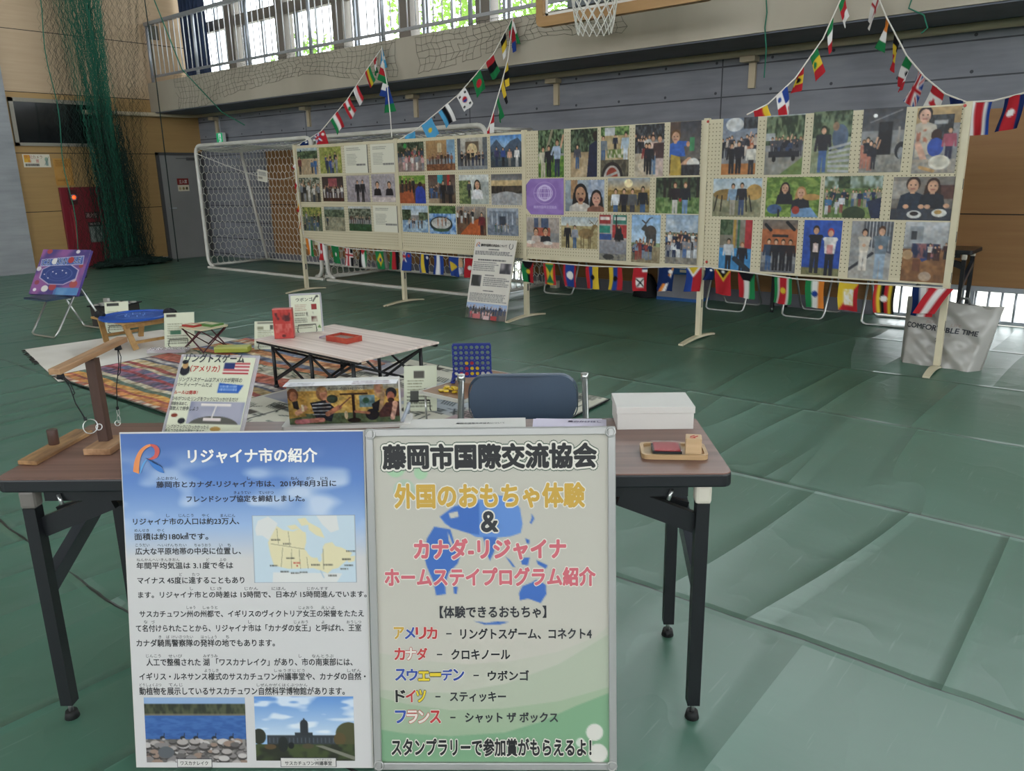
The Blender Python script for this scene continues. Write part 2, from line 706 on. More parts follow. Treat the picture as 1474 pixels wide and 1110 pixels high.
# ================================================================== THE SETTING
# ---- materials of the hall
def _tarp(n, b):
    v, x, y, z = n.coord()
    wob = n.math('MULTIPLY', n.math('SUBTRACT', n.noise(v, 1.6), 0.5), 0.07)
    yy = n.math('ADD', n.math('SUBTRACT', y, 0.36 - 12.0), wob)
    q = n.math('DIVIDE', yy, 1.205)
    fr = n.math('FRACT', q)
    sid = n.math('FLOOR', q)
    d = n.math('MULTIPLY', n.math('MINIMUM', fr, n.math('SUBTRACT', 1.0, fr)), 1.205)
    wid = n.math('ADD', n.math('MULTIPLY', n.noise(v, 4.0, (1, .2, 1)), 0.016), -0.0035)
    seam = n.math('LESS_THAN', d, wid)
    # lengthwise creases of the rolled-out sheets, different on each sheet
    cv = n.new('CombineXYZ')
    n.ln(n.math('ADD', x, n.math('MULTIPLY', sid, 3.7)), cv.inputs[0])
    n.ln(n.math('MULTIPLY', y, 0.10), cv.inputs[1])
    n.ln(sid, cv.inputs[2])
    cr = n.noise(cv.outputs[0], 2.6, detail=0.0)
    ridge = n.math('POWER', n.math('SUBTRACT', 1.0, n.math('MINIMUM', n.math('MULTIPLY', n.math('ABSOLUTE', n.math('SUBTRACT', cr, 0.5)), 11.0), 1.0)), 1.6)
    wr = n.noise(v, 1.5, (1, .8, 1), 3.0)
    rid2 = n.math('POWER', n.math('SUBTRACT', 1.0, n.math('MINIMUM', n.math('MULTIPLY', n.math('ABSOLUTE', n.math('SUBTRACT', wr, 0.5)), 16.0), 1.0)), 3.0)
    cross = n.noise(v, 3.2, (.35, 1.6, 1), 3.0, (4, 2, 0))
    fine = n.noise(v, 22.0, (1, 1, 1), 4.0)
    h = n.math('ADD', n.math('MULTIPLY', ridge, 1.15), n.math('ADD', n.math('MULTIPLY', rid2, .10), n.math('ADD', n.math('MULTIPLY', cross, .28), n.math('MULTIPLY', fine, .05))))
    h = n.math('ADD', h, n.math('MULTIPLY', n.math('SUBTRACT', 1.0, n.math('MINIMUM', n.math('DIVIDE', d, 0.03), 1.0)), .5))
    n.bump(h, 0.7, 0.013, b)
    tone = n.noise(v, .8, (1, 1, 1), 5.0)
    base = n.mix(n.ramp(tone, (.35, 0.0), (.7, 1.0)), '3d6451', '4a7261')
    sc = n.noise(v, 60.0, (1, .06, 1), 2.0)
    base = n.mix(n.math('MULTIPLY', n.ramp(sc, (.66, 0.0), (.78, 1.0)), .18), base, 'a9bdb0')
    base = n.mix(seam, base, '0c1a14')
    n.ln(base, b.inputs['Base Color'])
    n.ln(n.math('ADD', 0.30, n.math('MULTIPLY', tone, .16)), b.inputs['Roughness'])


nodes_mat('tarp_floor', _tarp, .45, .9)


def _wood_panel(c1, c2, groove, vert, low=None):
    def f(n, b):
        v, x, y, z = n.coord()
        g = n.noise(v, 3.0, (.5, .5, 9), 4.0)
        t = n.noise(v, .9)
        c = n.mix(n.ramp(n.math('ADD', n.math('MULTIPLY', g, .5), n.math('MULTIPLY', t, .5)), (.35, 0.0), (.65, 1.0)), c1, c2)
        if low:                                     # ochre tones below the third joint
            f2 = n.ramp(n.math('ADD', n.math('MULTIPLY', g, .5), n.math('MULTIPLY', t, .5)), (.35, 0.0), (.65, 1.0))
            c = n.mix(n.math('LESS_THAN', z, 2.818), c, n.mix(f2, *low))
        fz = n.math('FRACT', n.math('DIVIDE', n.math('SUBTRACT', z, groove), .9265))
        dz = n.math('MINIMUM', fz, n.math('SUBTRACT', 1.0, fz))
        ln_ = n.math('LESS_THAN', dz, 0.006)
        if vert:
            fy = n.math('FRACT', n.math('DIVIDE', n.math('SUBTRACT', y, vert), 1.84))
            ln_ = n.math('MAXIMUM', ln_, n.math('LESS_THAN', fy, 0.0025))
        c = n.mix(ln_, c, '2a1c10')
        n.ln(c, b.inputs['Base Color'])
    return f


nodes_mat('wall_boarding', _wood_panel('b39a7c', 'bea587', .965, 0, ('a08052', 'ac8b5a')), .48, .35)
nodes_mat('wall_boarding_far', _wood_panel('8a6540', '967048', .985, 0), .5, .3)


def _concrete(c1, c2, lines):
    def f(n, b):
        v, x, y, z = n.coord()
        t = n.noise(v, 1.3, (1, 1, 1), 6.0)
        t2 = n.noise(v, 5.0, (.35, .35, 3), 5.0, (3, 1, 2))
        c = n.mix(n.ramp(n.math('ADD', n.math('MULTIPLY', t, .55), n.math('MULTIPLY', t2, .45)), (.33, 0.0), (.68, 1.0)), c1, c2)
        if lines:
            fz = n.math('FRACT', n.math('DIVIDE', n.math('SUBTRACT', z, 2.155), .30))
            dz = n.math('MINIMUM', fz, n.math('SUBTRACT', 1.0, fz))
            l = n.math('LESS_THAN', dz, n.math('MULTIPLY', n.noise(v, 2.0), .05))
            fx = n.math('FRACT', n.math('DIVIDE', n.math('ADD', x, 1.74 + 36.), 3.6))
            l = n.math('MAXIMUM', l, n.math('LESS_THAN', fx, .004))
            # tie holes of the formwork
            hx_ = n.math('SUBTRACT', n.math('FRACT', n.math('DIVIDE', n.math('ADD', x, 36.3), .6)), .5)
            hz = n.math('SUBTRACT', n.math('FRACT', n.math('DIVIDE', n.math('SUBTRACT', z, 1.75), .3)), .5)
            rr = n.math('ADD', n.math('POWER', n.math('MULTIPLY', hx_, .6), 2.0), n.math('POWER', n.math('MULTIPLY', hz, .3), 2.0))
            l = n.math('MAXIMUM', l, n.math('LESS_THAN', rr, .00022))
            c = n.mix(n.math('MULTIPLY', l, .75), c, '26282c')
        n.ln(c, b.inputs['Base Color'])
        n.bump(n.noise(v, 30.0), .25, .004, b)
    return f


nodes_mat('concrete_boarded', _concrete('73757c', '8d8f96', True), .75, .3)
nodes_mat('concrete_smooth', _concrete('84868a', '9ea0a2', False), .75, .3)
mat('painted_parapet', 'a39b8b', .7, noise='b3ab9b', scale=1.2, stretch=(1, 1, .4))
mat('soffit_grey', '5d626b', .8, noise='6a6f78', scale=2)
mat('skirting_grey', '6f7078', .5)
mat('ceiling_white', 'b8bcc0', .8)
mat('rail_steel', 'a9adb4', .38, .55)
mat('baluster_white', 'cfd0d2', .4, .2)
mat('window_frame_taupe', '6e675f', .5)
mat('window_frame_alu', '9fa4ac', .35, .5)
mat('outdoor_ground', 'c9c6bd', .9, noise='b5b8a6', scale=.5)


def _glass(n, b):
    out = n.nt.nodes['Material Output']
    t, g, mx = n.new('BsdfTransparent'), n.new('BsdfGlossy'), n.new('MixShader')
    t.inputs[0].default_value = (.96, .98, .98, 1)
    g.inputs['Roughness'].default_value = .02
    fr = n.new('Fresnel')
    fr.inputs[0].default_value = 1.25
    ge = n.new('NewGeometry')
    n.ln(n.math('MULTIPLY', fr.outputs[0], n.math('SUBTRACT', 1.0, ge.outputs['Backfacing'])), mx.inputs[0])
    n.ln(t.outputs[0], mx.inputs[1])
    n.ln(g.outputs[0], mx.inputs[2])
    n.ln(mx.outputs[0], out.inputs['Surface'])


nodes_mat('clear_glass', _glass)

XL, YF, XR, YB, ZC = -12.2, 7.65, 14.0, -14.0, 8.0

# ---- floor, ceiling, walls
struct('floor', MB().b2((XL - .3, YB - .3, -.2), (XR + .3, YF, 0)), 'tarp_floor')
struct('ceiling', MB().b2((XL - .3, YB - .3, ZC), (XR + .3, YF + .5, ZC + .2)), 'ceiling_white')
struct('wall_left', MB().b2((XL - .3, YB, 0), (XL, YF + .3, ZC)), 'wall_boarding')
m = MB()                                                    # rear wall below and above its window band
m.b2((XL, YB - .3, 0), (XR, YB, 3.4)).b2((XL, YB - .3, 7.0), (XR, YB, ZC))
for i in range(13):
    x = XL + i * 2.18
    m.b2((x - .12, YB - .25, 3.4), (x + .12, YB - .1, 7.0))
struct('wall_rear', m, 'concrete_smooth')
m = MB()
m.b2((XR, YB, 0), (XR + .3, YF + .3, 3.4)).b2((XR, YB, 7.0), (XR + .3, YF + .3, ZC))
for i in range(11):
    y = YB + i * 2.16
    m.b2((XR + .1, y - .12, 3.4), (XR + .25, y + .12, 7.0))
struct('wall_right', m, 'concrete_smooth')
struct('trim_1', MB().b2((XL, 2.4, 0), (XL + .10, 4.42, ZC)), 'concrete_smooth', 'bare concrete pier at the left end of the wooden wall', 'pier')

# far wall: concrete above, a boarded band below, low window openings at floor level
LW1, LW2 = (-5.62, -4.38), (0.02, 5.6)
m = MB()
m.b2((XL, YF, 1.88), (XR, YF + .3, 3.09))
m.b2((XL, YF, 0), (-10.1, YF + .3, 1.88))
m.b2((XL, YF, 7.2), (XR, YF + .3, ZC))
struct('wall_far', m, 'concrete_boarded')
m = MB()
m.b2((-10.1, YF - .02, .34), (XR, YF + .3, 1.88))
for a, b in ((-10.1, LW1[0]), (LW1[1], LW2[0]), (LW2[1], XR)):
    m.b2((a, YF - .02, .14), (b, YF + .3, .34))
struct('wall_far_boarding', m, 'wall_boarding_far')
m = MB()
for a, b in ((-10.1, LW1[0]), (LW1[1], LW2[0]), (LW2[1], XR)):
    m.b2((a, YF - .03, 0), (b, YF + .3, .14))
struct('baseboard_far', m, 'skirting_grey')
struct('baseboard_left', MB().b2((XL, 4.42, 0), (XL + .02, 6.72, .06)), 'skirting_grey')


def low_window(n, a, b):
    m = MB()
    m.b2((a, YF + .02, 0), (b, YF + .2, .035)).b2((a, YF - .04, .30), (b, YF + .1, .345))
    k = int((b - a) / .75)
    for i in range(k + 1):
        x = a + (b - a) * i / k
        m.b2((x - .02, YF + .08, .035), (x + .02, YF + .13, .30))
    k = int((b - a) / .105)
    for i in range(1, k):
        x = a + (b - a) * i / k
        m.tube([(x, YF - .0, .03), (x, YF - .0, .31)], .011, 6)
    o = struct('window_%d' % n, m, 'rail_steel', 'low window at floor level with a row of steel guard bars', 'window')
    MB().b2((a, YF + .10, .03), (b, YF + .106, .31)).build('pane', 'clear_glass', o)


low_window(1, *LW1)
low_window(2, *LW2)

# gallery windows above: heavy posts, sliding frames, a transom
cols = [-10.86 + 1.45 * k for k in range(17)]
for k, x0 in enumerate([XL] + cols):
    x1 = (cols + [XR])[k]
    m, a = MB(), MB()
    if k:
        m.b2((x0 - .12, YF, 3.09), (x0 + .12, YF + .18, 7.2))
    m.b2((x0 + .1, YF + .03, 3.96), (x1 - .1, YF + .13, 4.13))
    m.b2((x0 + .1, YF + .03, 3.09), (x1 - .1, YF + .2, 3.13))
    o = struct('window_%d' % (k + 3), m, 'window_frame_taupe')
    w = x1 - x0
    for xx in (x0 + .28, x0 + .36, (x0 + x1) / 2 + .1, x1 - .16):
        a.b2((xx - .022, YF + .09, 3.13), (xx + .022, YF + .14, 7.2))
    a.b2((x0 + .1, YF + .09, 3.13), (x1 - .1, YF + .14, 3.18))
    a.build('sash_frame', 'window_frame_alu', o)
    MB().b2((x0 + .1, YF + .115, 3.13), (x1 - .1, YF + .12, 7.2)).build('pane', 'clear_glass', o)

# the gallery itself
YG = 6.763
m = MB()
m.b2((XL, YG, 2.60), (XR, YG + .15, 3.09)).b2((XL, YG + .15, 2.60), (XR, YF, 2.78))
struct('balcony_slab', m, 'painted_parapet')
struct('balcony_soffit', MB().b2((XL, YG + .02, 2.585), (XR, YF, 2.602)), 'soffit_grey')
struct('outdoor_ground', MB().b2((-40, YF + .3, -.3), (40, 45, -.1)), 'outdoor_ground')

rl = thing('balcony_railing', 'long steel railing with thin upright bars along the gallery edge', 'railing', (0, 0, 3.09))
yr = YG + .06
MB().b2((XL + .06, yr - .03, .93), (8, yr + .03, .985)).build('top_rail', 'rail_steel', rl)
MB().b2((XL + .06, yr - .018, .085), (8, yr + .018, .12)).build('bottom_rail', 'rail_steel', rl)
p0 = b0 = None
for i in range(14):
    x = XL + .10 + 1.515 * i
    if p0 is None:
        p0 = MB().tube([(0, 0, 0), (0, 0, .94)], .027, 10).build('post', 'rail_steel', rl, (x, yr, 0))
        b0 = MB().tube([(0, 0, .1), (0, 0, .94)], .0085, 6).build('baluster', 'baluster_white', rl, (x + .15, yr, 0))
        js = range(2, 10)
    else:
        c = p0.copy(); COL.objects.link(c); c.location = (x, yr, 0)
        js = range(1, 10)
    if x < -1.0:
        for j in js:
            c = b0.copy(); COL.objects.link(c); c.location = (x + .1515 * j, yr, 0)

# pipe under the gallery with its brackets, and its run along the left wall
mat('pipe_tan', 'bcae92', .5)
pp = thing('wall_pipe', 'tan pipe running along the concrete wall under the gallery', 'pipe', (0, 0, 0))
MB().tube([(XL + .09, 5.55, 2.55), (XL + .09, 7.45, 2.57), (XL + .16, YF - .09, 2.575), (XR, YF - .09, 2.53)], .038, 10).build('pipe', 'pipe_tan', pp)
for x in (-11.55, -8.82, -6.34, -3.88, -1.395, 1.1):
    MB().b2((x - .035, YF - .035, 2.22), (x + .035, YF, 2.5)).b2((x - .10, YF - .12, 2.47), (x + .06, YF, 2.52)).build('bracket', 'pipe_tan', pp)

# curtain at the end of the gallery windows
mat('curtain_navy', '1d2a44', .85, noise='263757', scale=3)
m = MB()
m.grid(lambda u, v: (-12.1 + .78 * u + .04 * v, 7.42 + .05 * math.sin(u * 40) + .05 * (1 - v), 3.12 + 4.0 * v), 64, 4)
tag(m.build('curtain', 'curtain_navy'), 'dark navy curtain hanging beside the leftmost gallery window', 'curtain')

# trees outside the gallery windows
def _leaf(c1, c2):
    def f(n, b):
        out = n.nt.nodes['Material Output']
        v, x, y, z = n.coord()
        c = n.mix(n.noise(v, 1.5), c1, c2)
        d, t, mx = n.new('BsdfDiffuse'), n.new('BsdfTranslucent'), n.new('MixShader')
        n.ln(c, d.inputs[0]); n.ln(c, t.inputs[0])
        n.ln(d.outputs[0], mx.inputs[1]); n.ln(t.outputs[0], mx.inputs[2])
        n.ln(mx.outputs[0], out.inputs['Surface'])
    return f


nodes_mat('leaf_green', _leaf('5f8038', '8fae58'))
nodes_mat('leaf_green_dark', _leaf('5a7a3c', '86a456'))
mat('bark', '5b4a3a', .9, noise='3f3228', scale=6)
rt = random.Random(11)
for i, (x, y, h, r, lm, lab) in enumerate(((-10.5, 13.8, 8.0, 2.1, 'leaf_green', 'leafy green tree outside the gallery windows behind the middle of the railing'),
                                         (-17.5, 14.5, 6.0, 1.5, 'leaf_green_dark', 'smaller tree outside the gallery windows near the navy curtain'),
                                         (-6.3, 13.0, 7.4, 1.8, 'leaf_green', 'leafy green tree outside the windows behind the basketball backboard'))):
    t = thing('tree', lab, 'tree', (x, y, -.1), 0, 'trees outside the gallery windows')
    MB().tube([(0, 0, 0), (.1, 0, h * .35), (-.1, .1, h * .75)], .16, 8, r1=.06).build('trunk', 'bark', t)
    m = MB()
    for _ in range(2300):
        a, b, q = rt.uniform(0, 2 * PI), rt.uniform(-1, 1), rt.random() ** .4
        s = math.sqrt(1 - b * b)
        c = Vector((r * q * s * math.cos(a), r * q * s * math.sin(a), h * .62 + r * 1.25 * q * b))
        e = Vector((rt.uniform(-1, 1), rt.uniform(-1, 1), rt.uniform(-1, 1))).normalized()
        f = e.orthogonal().normalized()
        k = rt.uniform(.06, .12)
        m._add([c - e * k, c + f * k * .5, c + e * k, c - f * k * .5], [(0, 1, 2, 3)])
    m.build('foliage', lm, t)

# ---- fittings of the left wall
XW = XL
mat('door_grey', '8b8a88', .5, noise='82817f', scale=1.5)
mat('door_frame_dark', '4a4a4a', .5)
m = MB().b2((XW, 6.73, 0), (XW + .05, 6.78, 1.92)).b2((XW, 7.56, 0), (XW + .05, 7.62, 1.92)).b2((XW, 6.73, 1.87), (XW + .05, 7.62, 1.92))
dr = struct('door_1', m, 'door_frame_dark', 'grey steel door in the wooden wall beside the first goal', 'door')
MB().b2((XW, 6.78, .0), (XW + .03, 7.56, 1.87)).build('door_leaf', 'door_grey', dr)
MB().b2((XW + .03, 7.30, 1.78), (XW + .09, 7.5, 1.83)).b2((XW + .03, 7.1, 1.81), (XW + .05, 7.32, 1.82)).build('door_closer', 'door_frame_dark', dr)
MB().tube([(XW + .03, 6.86, .93), (XW + .08, 6.86, .93), (XW + .085, 6.97, .93)], .011, 8).build('door_handle', 'rail_steel', dr)

mat('ink_white', 'e8e6e0', .5)
mat('ink_black', '17181a', .5)
mat('ink_dark', '2b2f38', .5)
mat('ink_red', 'b02a26', .5)
mat('sign_red', '7c2018', .45)
mat('sign_white', 'd9d2c0', .5)


def wall_sign(name, lab, cat, y0, z1, y1, z0, parts, th=.006, x=XW):
    """a plate on the left wall; parts are drawn in a frame whose a runs along +y and b up"""
    t = thing(name, lab, cat, (x, y0, z0), (0, 0, PI / 2))
    parts(t, y1 - y0, z1 - z0)
    return t


def _doorsign(t, w, h):
    MB().b2((0, -.038, h * .5), (w, -.03, h)).build('plate', 'sign_red', t)
    MB().text('立入禁', w * .15, w * .85, h * .6, h * .9, -.039, 0).build('lettering', 'ink_white', t)
    p = Pic(30, 16, 'd8cfb8', 3)
    for x, c in ((.2, 'b9a57a'), (.5, '8a7a4a'), (.78, '5a5030')):
        p.E(x, .55, .1, .22, c)
    p.E(.82, .45, .05, .12, '3a3420')
    sheet('picture_plate', p.get(), w, h * .48, t, (0, -.032, 0))


wall_sign('door_sign', 'small red and white notice at eye level on the grey door', 'sign', 7.07, 1.46, 7.29, 1.23, _doorsign)


def _camsign(t, w, h):
    MB().b2((0, -.005, 0), (w, 0, h)).build('plate', 'sign_white', t)
    MB().b2((.015, -.006, h * .38), (w * .26, -.005, h * .95)).build('yellow_patch', mat('ink_yellow', 'd8a428', .5), t)
    m = MB()
    m.text('防犯', .03, w * .36, h * .66, h * .92, -.0065, 0)
    m.text('カメラ', w * .37, w * .72, h * .66, h * .92, -.0065, 1)
    m.text('設', w * .18, w * .30, h * .36, h * .6, -.0065, 0)
    m.text('置', w * .46, w * .58, h * .36, h * .6, -.0065, 0)
    m.build('lettering', ['ink_red', mat('ink_brown', '7a3a1c', .5)], t)
    p = Pic(26, 16, 'd9d2c0', 5)
    p.E(.5, .35, .3, .22, '8aa090'); p.R(.3, .5, .7, .95, '7f9690'); p.L(.1, .9, .9, .1, .06, '51605c')
    sheet('camera_picture', p.get(), w * .22, h * .75, t, (w * .75, -.0055, h * .1))
    p = Pic(60, 6, 'd9d2c0', 6); p.T(.02, .1, .98, .9, 1, '2a2a2a', 1.3)
    sheet('small_print', p.get(), w * .62, h * .2, t, (.02, -.0055, h * .08))


wall_sign('security_camera_sign', 'white and yellow security camera notice on the wooden wall', 'sign', 4.545, 1.872, 4.95, 1.67, _camsign)


def _yellowposter(t, w, h):
    p = Pic(28, 44, 'b3823c', 8)
    p.N(0, 0, 1, 1, 'b07f3a', 'bb8b45', 4, 4)
    p.T(.12, .06, .8, .3, 4, '7d5520', .5)
    p.R(.15, .34, .85, .72, 'b98a48'); p.T(.12, .76, .85, .85, 1, '7d5520', .5); p.R(.08, .9, .92, .905, '7d5520')
    sheet('sheet', p.get(), w, h, t)


wall_sign('yellowed_notice', 'yellowed paper notice above the red fire hydrant cabinet', 'notice', 4.985, 1.81, 5.27, 1.375, _yellowposter)

mat('hydrant_red', '7a1424', .4, noise='721222', scale=2)
mat('hydrant_dark', '46080f', .4)
hy = thing('fire_hydrant_cabinet', 'red fire hydrant cabinet behind the green divider net', 'fire hydrant', (XW, 5.0, 0), (0, 0, PI / 2))
MB().b2((0, -.05, 0), (.86, 0, 1.345)).build('cabinet', 'hydrant_red', hy, bevel=.006)
MB().b2((.10, -.056, .05), (.82, -.05, 1.02)).build('door', 'hydrant_red', hy, bevel=.003)
MB().b2((.14, -.07, .1), (.16, -.056, .98)).build('door_bar', mat('hydrant_bar', '9c3038', .35), hy)
MB().b2((.12, -.054, 1.06), (.26, -.05, 1.3)).build('lamp_plate', 'hydrant_dark', hy)
MB().cyl((0, 0, 0), .05, .02, 20).build('lamp_ring', 'rail_steel', hy, (.2, -.052, 1.18), (PI / 2, 0, 0))
MB().cyl((0, 0, 0), .03, .05, 16, r2=.012).build('lamp', mat('lamp_red', 'ff4a1c', .3, emit=6.0), hy, (.2, -.07, 1.18), (PI / 2, 0, 0))
MB().b2((.33, -.058, .82), (.56, -.055, .93)).build('name_plate', 'hydrant_dark', hy)
MB().text('消火栓', .35, .54, .835, .915, -.059, 0).build('lettering', mat('ink_pale', 'b9aaa5', .5), hy)
p = Pic(30, 44, '4a5450', 9)
p.R(0, 0, 1, .2, '1c0a0c'); p.T(.08, .25, .45, .98, 7, '9aa49c', 1.1); p.T(.55, .25, .95, .98, 7, '9aa49c', 1.1)
q = sheet('instruction_plate', p.get(), .22, .34, hy, (.37, -.058, .42))
MB().text('消火器', .39, .56, .71, .75, -.0605, 0).build('plate_lettering', 'ink_pale', hy)

wv = thing('wall_vent', 'small dark grey vent high on the wooden wall behind the railing end', 'vent', (XW, 6.9, 3.83), (0, 0, PI / 2))
m = MB().b2((0, -.02, 0), (.17, 0, .23))
m.build('frame', mat('vent_grey', '4a473c', .6), wv)
m = MB()
for i in range(3):
    m.b2((.01 + .052 * i, -.026, .01), (.052 + .052 * i, -.02, .22))
m.build('slats', mat('vent_slat', '5c594c', .6), wv)

mat('dark_glass', '14181a', .12, spec=.6)
w_ = MB().b2((XW, 4.47, 2.0), (XW + .04, 5.86, 2.05)).b2((XW, 4.47, 2.67), (XW + .04, 5.86, 2.73)).b2((XW, 4.47, 2.0), (XW + .04, 4.53, 2.73)).b2((XW, 5.8, 2.0), (XW + .04, 5.86, 2.73))
wn = struct('window_30', w_, mat('frame_pale', '8a8478', .5), 'dark horizontal window in the wooden wall above the camera notice', 'window')
MB().b2((XW, 4.53, 2.05), (XW + .012, 5.8, 2.67)).build('pane', 'dark_glass', wn)

# exit sign hanging from the gallery near the corner
ex = thing('exit_sign', 'small green running-man exit sign hanging in the corner', 'exit sign', (-11.42, 7.55, 2.05))
MB().b2((0, -.03, 0), (.21, .03, .19)).build('housing', mat('sign_housing', 'cfd6cf', .4), ex)
p = Pic(20, 18, '21a06a', 3)
p.R(.35, .12, .72, .95, 'eafff2'); p.E(.5, .28, .07, .08, '168a58'); p.L(.5, .38, .46, .62, .13, '168a58'); p.L(.46, .6, .34, .85, .09, '168a58'); p.L(.48, .6, .62, .84, .09, '168a58'); p.L(.5, .42, .66, .5, .08, '168a58')


def _exit(n, b):
    a = n.new('Attribute'); a.attribute_name = 'ink'
    n.ln(a.outputs['Color'], b.inputs['Base Color']); n.ln(a.outputs['Color'], b.inputs['Emission Color'])
    b.inputs['Emission Strength'].default_value = .9


nodes_mat('exit_panel', _exit)
sheet('panel', p.get(), .2, .18, ex, (.005, -.031, .005), mname='exit_panel')
MB().tube([(.1, 0, .19), (.1, 0, .54)], .008, 6).build('rod', 'rail_steel', ex)


# ================================================================== GOALS AND NETS
mat('goal_white', 'd6d4cc', .4, noise='c4c1b8', scale=5)
mat('net_white', 'd9d7ce', .8)
mat('net_green', '1d5f4a', .9)
mat('net_dark', '102a22', .95)
mat('rope_green', '1f6a54', .8)
mat('rope_black', '22302c', .8)


def hexnet(fn, w, h, cw=.105, ch=.15):
    """the cords of a hexagonal net over a w by h patch; fn(a, b) places it"""
    segs = []
    nr, nc = int(h / (ch * .75)) + 1, int(w / cw) + 1
    for r in range(nr):
        for c in range(nc):
            x, y = (c + (.5 if r % 2 else 0)) * cw, r * ch * .75
            q = [(x, y), (x - cw / 2, y + ch * .25), (x + cw / 2, y + ch * .25), (x, y - ch * .5)]
            for k in (1, 2, 3):
                a, b = q[0], q[k]
                if 0 <= a[0] <= w and 0 <= a[1] <= h:
                    b = (min(max(b[0], 0), w), min(max(b[1], 0), h))
                    segs.append((fn(*a), fn(*b)))
    return segs


def goal(x0, lab):
    Wd, Hh, D, r = 3.04, 1.95, 1.12, .14
    g = thing('futsal_goal', lab, 'goal', (x0, 6.35, 0), 0, 'futsal goals behind the display panels')
    fr = [(0, 0, .06)] + [(0, 0, .3)] + arc((r, 0, Hh - r), r, 180, 90, 5) + arc((Wd - r, 0, Hh - r), r, 90, 0, 5) + [(Wd, 0, .3), (Wd, 0, .06)]
    MB().tube([(r, 0, .045)] + arc((r, 0, .045 + r), r, 270, 180, 5)[1:] + fr[2:-2] + arc((Wd - r, 0, .045 + r), r, 0, -90, 5) + [(Wd - r, 0, .045)], .029, 12).build('front_frame', 'goal_white', g)
    MB().b2((-.02, -.025, .0), (Wd + .02, .03, .036)).build('ground_bar', 'goal_white', g, bevel=.01)
    for x in (0, Wd):
        MB().tube([(x, .04, .05), (x, D, .05)], .02, 8).build('side_rail', 'goal_white', g)
        MB().tube([(x, .03, Hh - .04), (x, D * .72, Hh - .03)], .02, 8).build('top_rail', 'goal_white', g)
        MB().tube([(x, D * .72, Hh - .03), (x, D, .05)], .027, 8).build('rear_post', 'goal_white', g)
    MB().tube([(0, D, .05), (Wd, D, .05)], .02, 8).build('rear_ground_bar', 'goal_white', g)
    MB().tube([(0, D * .72, Hh - .03), (Wd, D * .72, Hh - .03)], .02, 8).build('rear_top_bar', 'goal_white', g)
    dk = D * .72

    def bk(a, b):
        k = b / (Hh - .06)
        s = .05 * math.sin(a * 2.1) * math.sin(k * PI)
        return (a, D - (D - dk) * k + .02 - s, .04 + b)
    segs = hexnet(bk, Wd, Hh - .08)
    for x, q in ((0, -1), (Wd, 1)):
        segs += hexnet(lambda a, b: (x + .02 * q * math.sin(b * 3), a * (1 - .28 * b / Hh) + .01, b + .05), D, Hh - .1)
    segs += hexnet(lambda a, b: (a, b, Hh - .04 - .05 * math.sin(PI * b / dk) - .02 * math.sin(a * 4)), Wd, dk)
    MB().wires(segs, .0052, 0, 3).build('net', 'net_white', g)
    MB().tube([(.04 + (Wd - .08) * i / 20, -.01 + .5 * math.sin(PI * i / 20), Hh - .12 - .42 * math.sin(PI * i / 20)) for i in range(21)], .006, 5).build('net_cord', 'net_white', g)
    return g


goal(-10.12, 'white futsal goal with hexagonal net, the one nearest the grey door')
goal(-6.95, 'white futsal goal with hexagonal net, standing behind the middle display panels')
p = Pic(20, 16, 'd9d6c8', 2)
p.T(.12, .15, .9, .5, 2, '777', .8); p.R(.12, .6, .5, .78, '8a8578')
t = sheet('paper_tag', p.get(), .26, .17, None, tuple(on_y(371, 260, 6.55)), (0, .12, 0))
tag(t, 'white paper tag hanging on the cord across the nearer goal net', 'tag')

# ---- green divider net gathered against the left wall
dn = thing('divider_net', 'tall bundle of green divider netting gathered against the wooden wall', 'net', (XW + .33, 5.6, 0))
rn = random.Random(5)


def strand(y0, xo, segs, z1=7.95, dz=.085, amp=.03, y_low=None):
    ph, f = rn.uniform(0, 9), rn.uniform(.8, 2.2)
    prev = None
    yl = y0 if y_low is None else y_low
    z, sg = .03 + rn.random() * dz, 1
    while z < z1:
        k = min(1, z / 4.2)
        p = (xo + amp * .6 * math.sin(ph * 2 + z * f * .9), yl + (y0 - yl) * k + amp * .8 * math.sin(ph + z * f) + sg * rn.uniform(.3, 1) * amp * .75, z)
        if prev is not None:
            segs.append((prev, p))
        prev = p
        sg = -sg
        z += dz * rn.uniform(.6, 1.4)


s1, s2 = [], []
for i in range(150):
    q = rn.betavariate(3.2, 1.7) if i % 3 else rn.random()
    strand(-.36 + .72 * q, rn.uniform(-.15, .15), s1, y_low=-.22 + .64 * rn.betavariate(2.4, 1.8))
for _ in range(36):
    strand(rn.uniform(-.55, -.2), rn.uniform(-.12, .1), s2, amp=.05)
for _ in range(44):
    strand(rn.uniform(.34, 1.15), rn.uniform(-.12, .1), s2, amp=.05, y_low=rn.uniform(.25, .75))
s3 = []  # extra lower strands, their near-black colour standing in for shade
for _ in range(210):
    q = rn.betavariate(2.0, 2.0)
    strand(-.30 + .74 * q, rn.uniform(-.2, .2), s3, z1=rn.uniform(1.5, 3.0), y_low=-.12 + .72 * min(1, max(0, q + rn.uniform(-.2, .2))))
MB().wires(s3, .0042).build('painted_shade_netting', 'net_dark', dn)
MB().wires(s1, .0036).build('gathered_netting', 'net_green', dn)
MB().wires(s2, .0015).build('loose_netting', 'net_dark', dn)
MB().tube([(.1, -.60 + .03 * math.sin(i), 7.95 - 7.95 * i / 30) for i in range(31)], .008, 5).build('edge_rope', 'rope_green', dn)
m = MB()
for _ in range(420):
    a, q = rn.uniform(0, 2 * PI), rn.random() ** .6
    c = Vector((.06 + .26 * q * math.cos(a), .26 + .6 * q * math.sin(a), .015 + .2 * rn.random() * (1 - q)))
    pts = [c + Vector((rn.uniform(-.09, .09), rn.uniform(-.14, .14), rn.uniform(0, .05))) for _ in range(6)]
    m.tube(pts, .007, 4, cap=False)
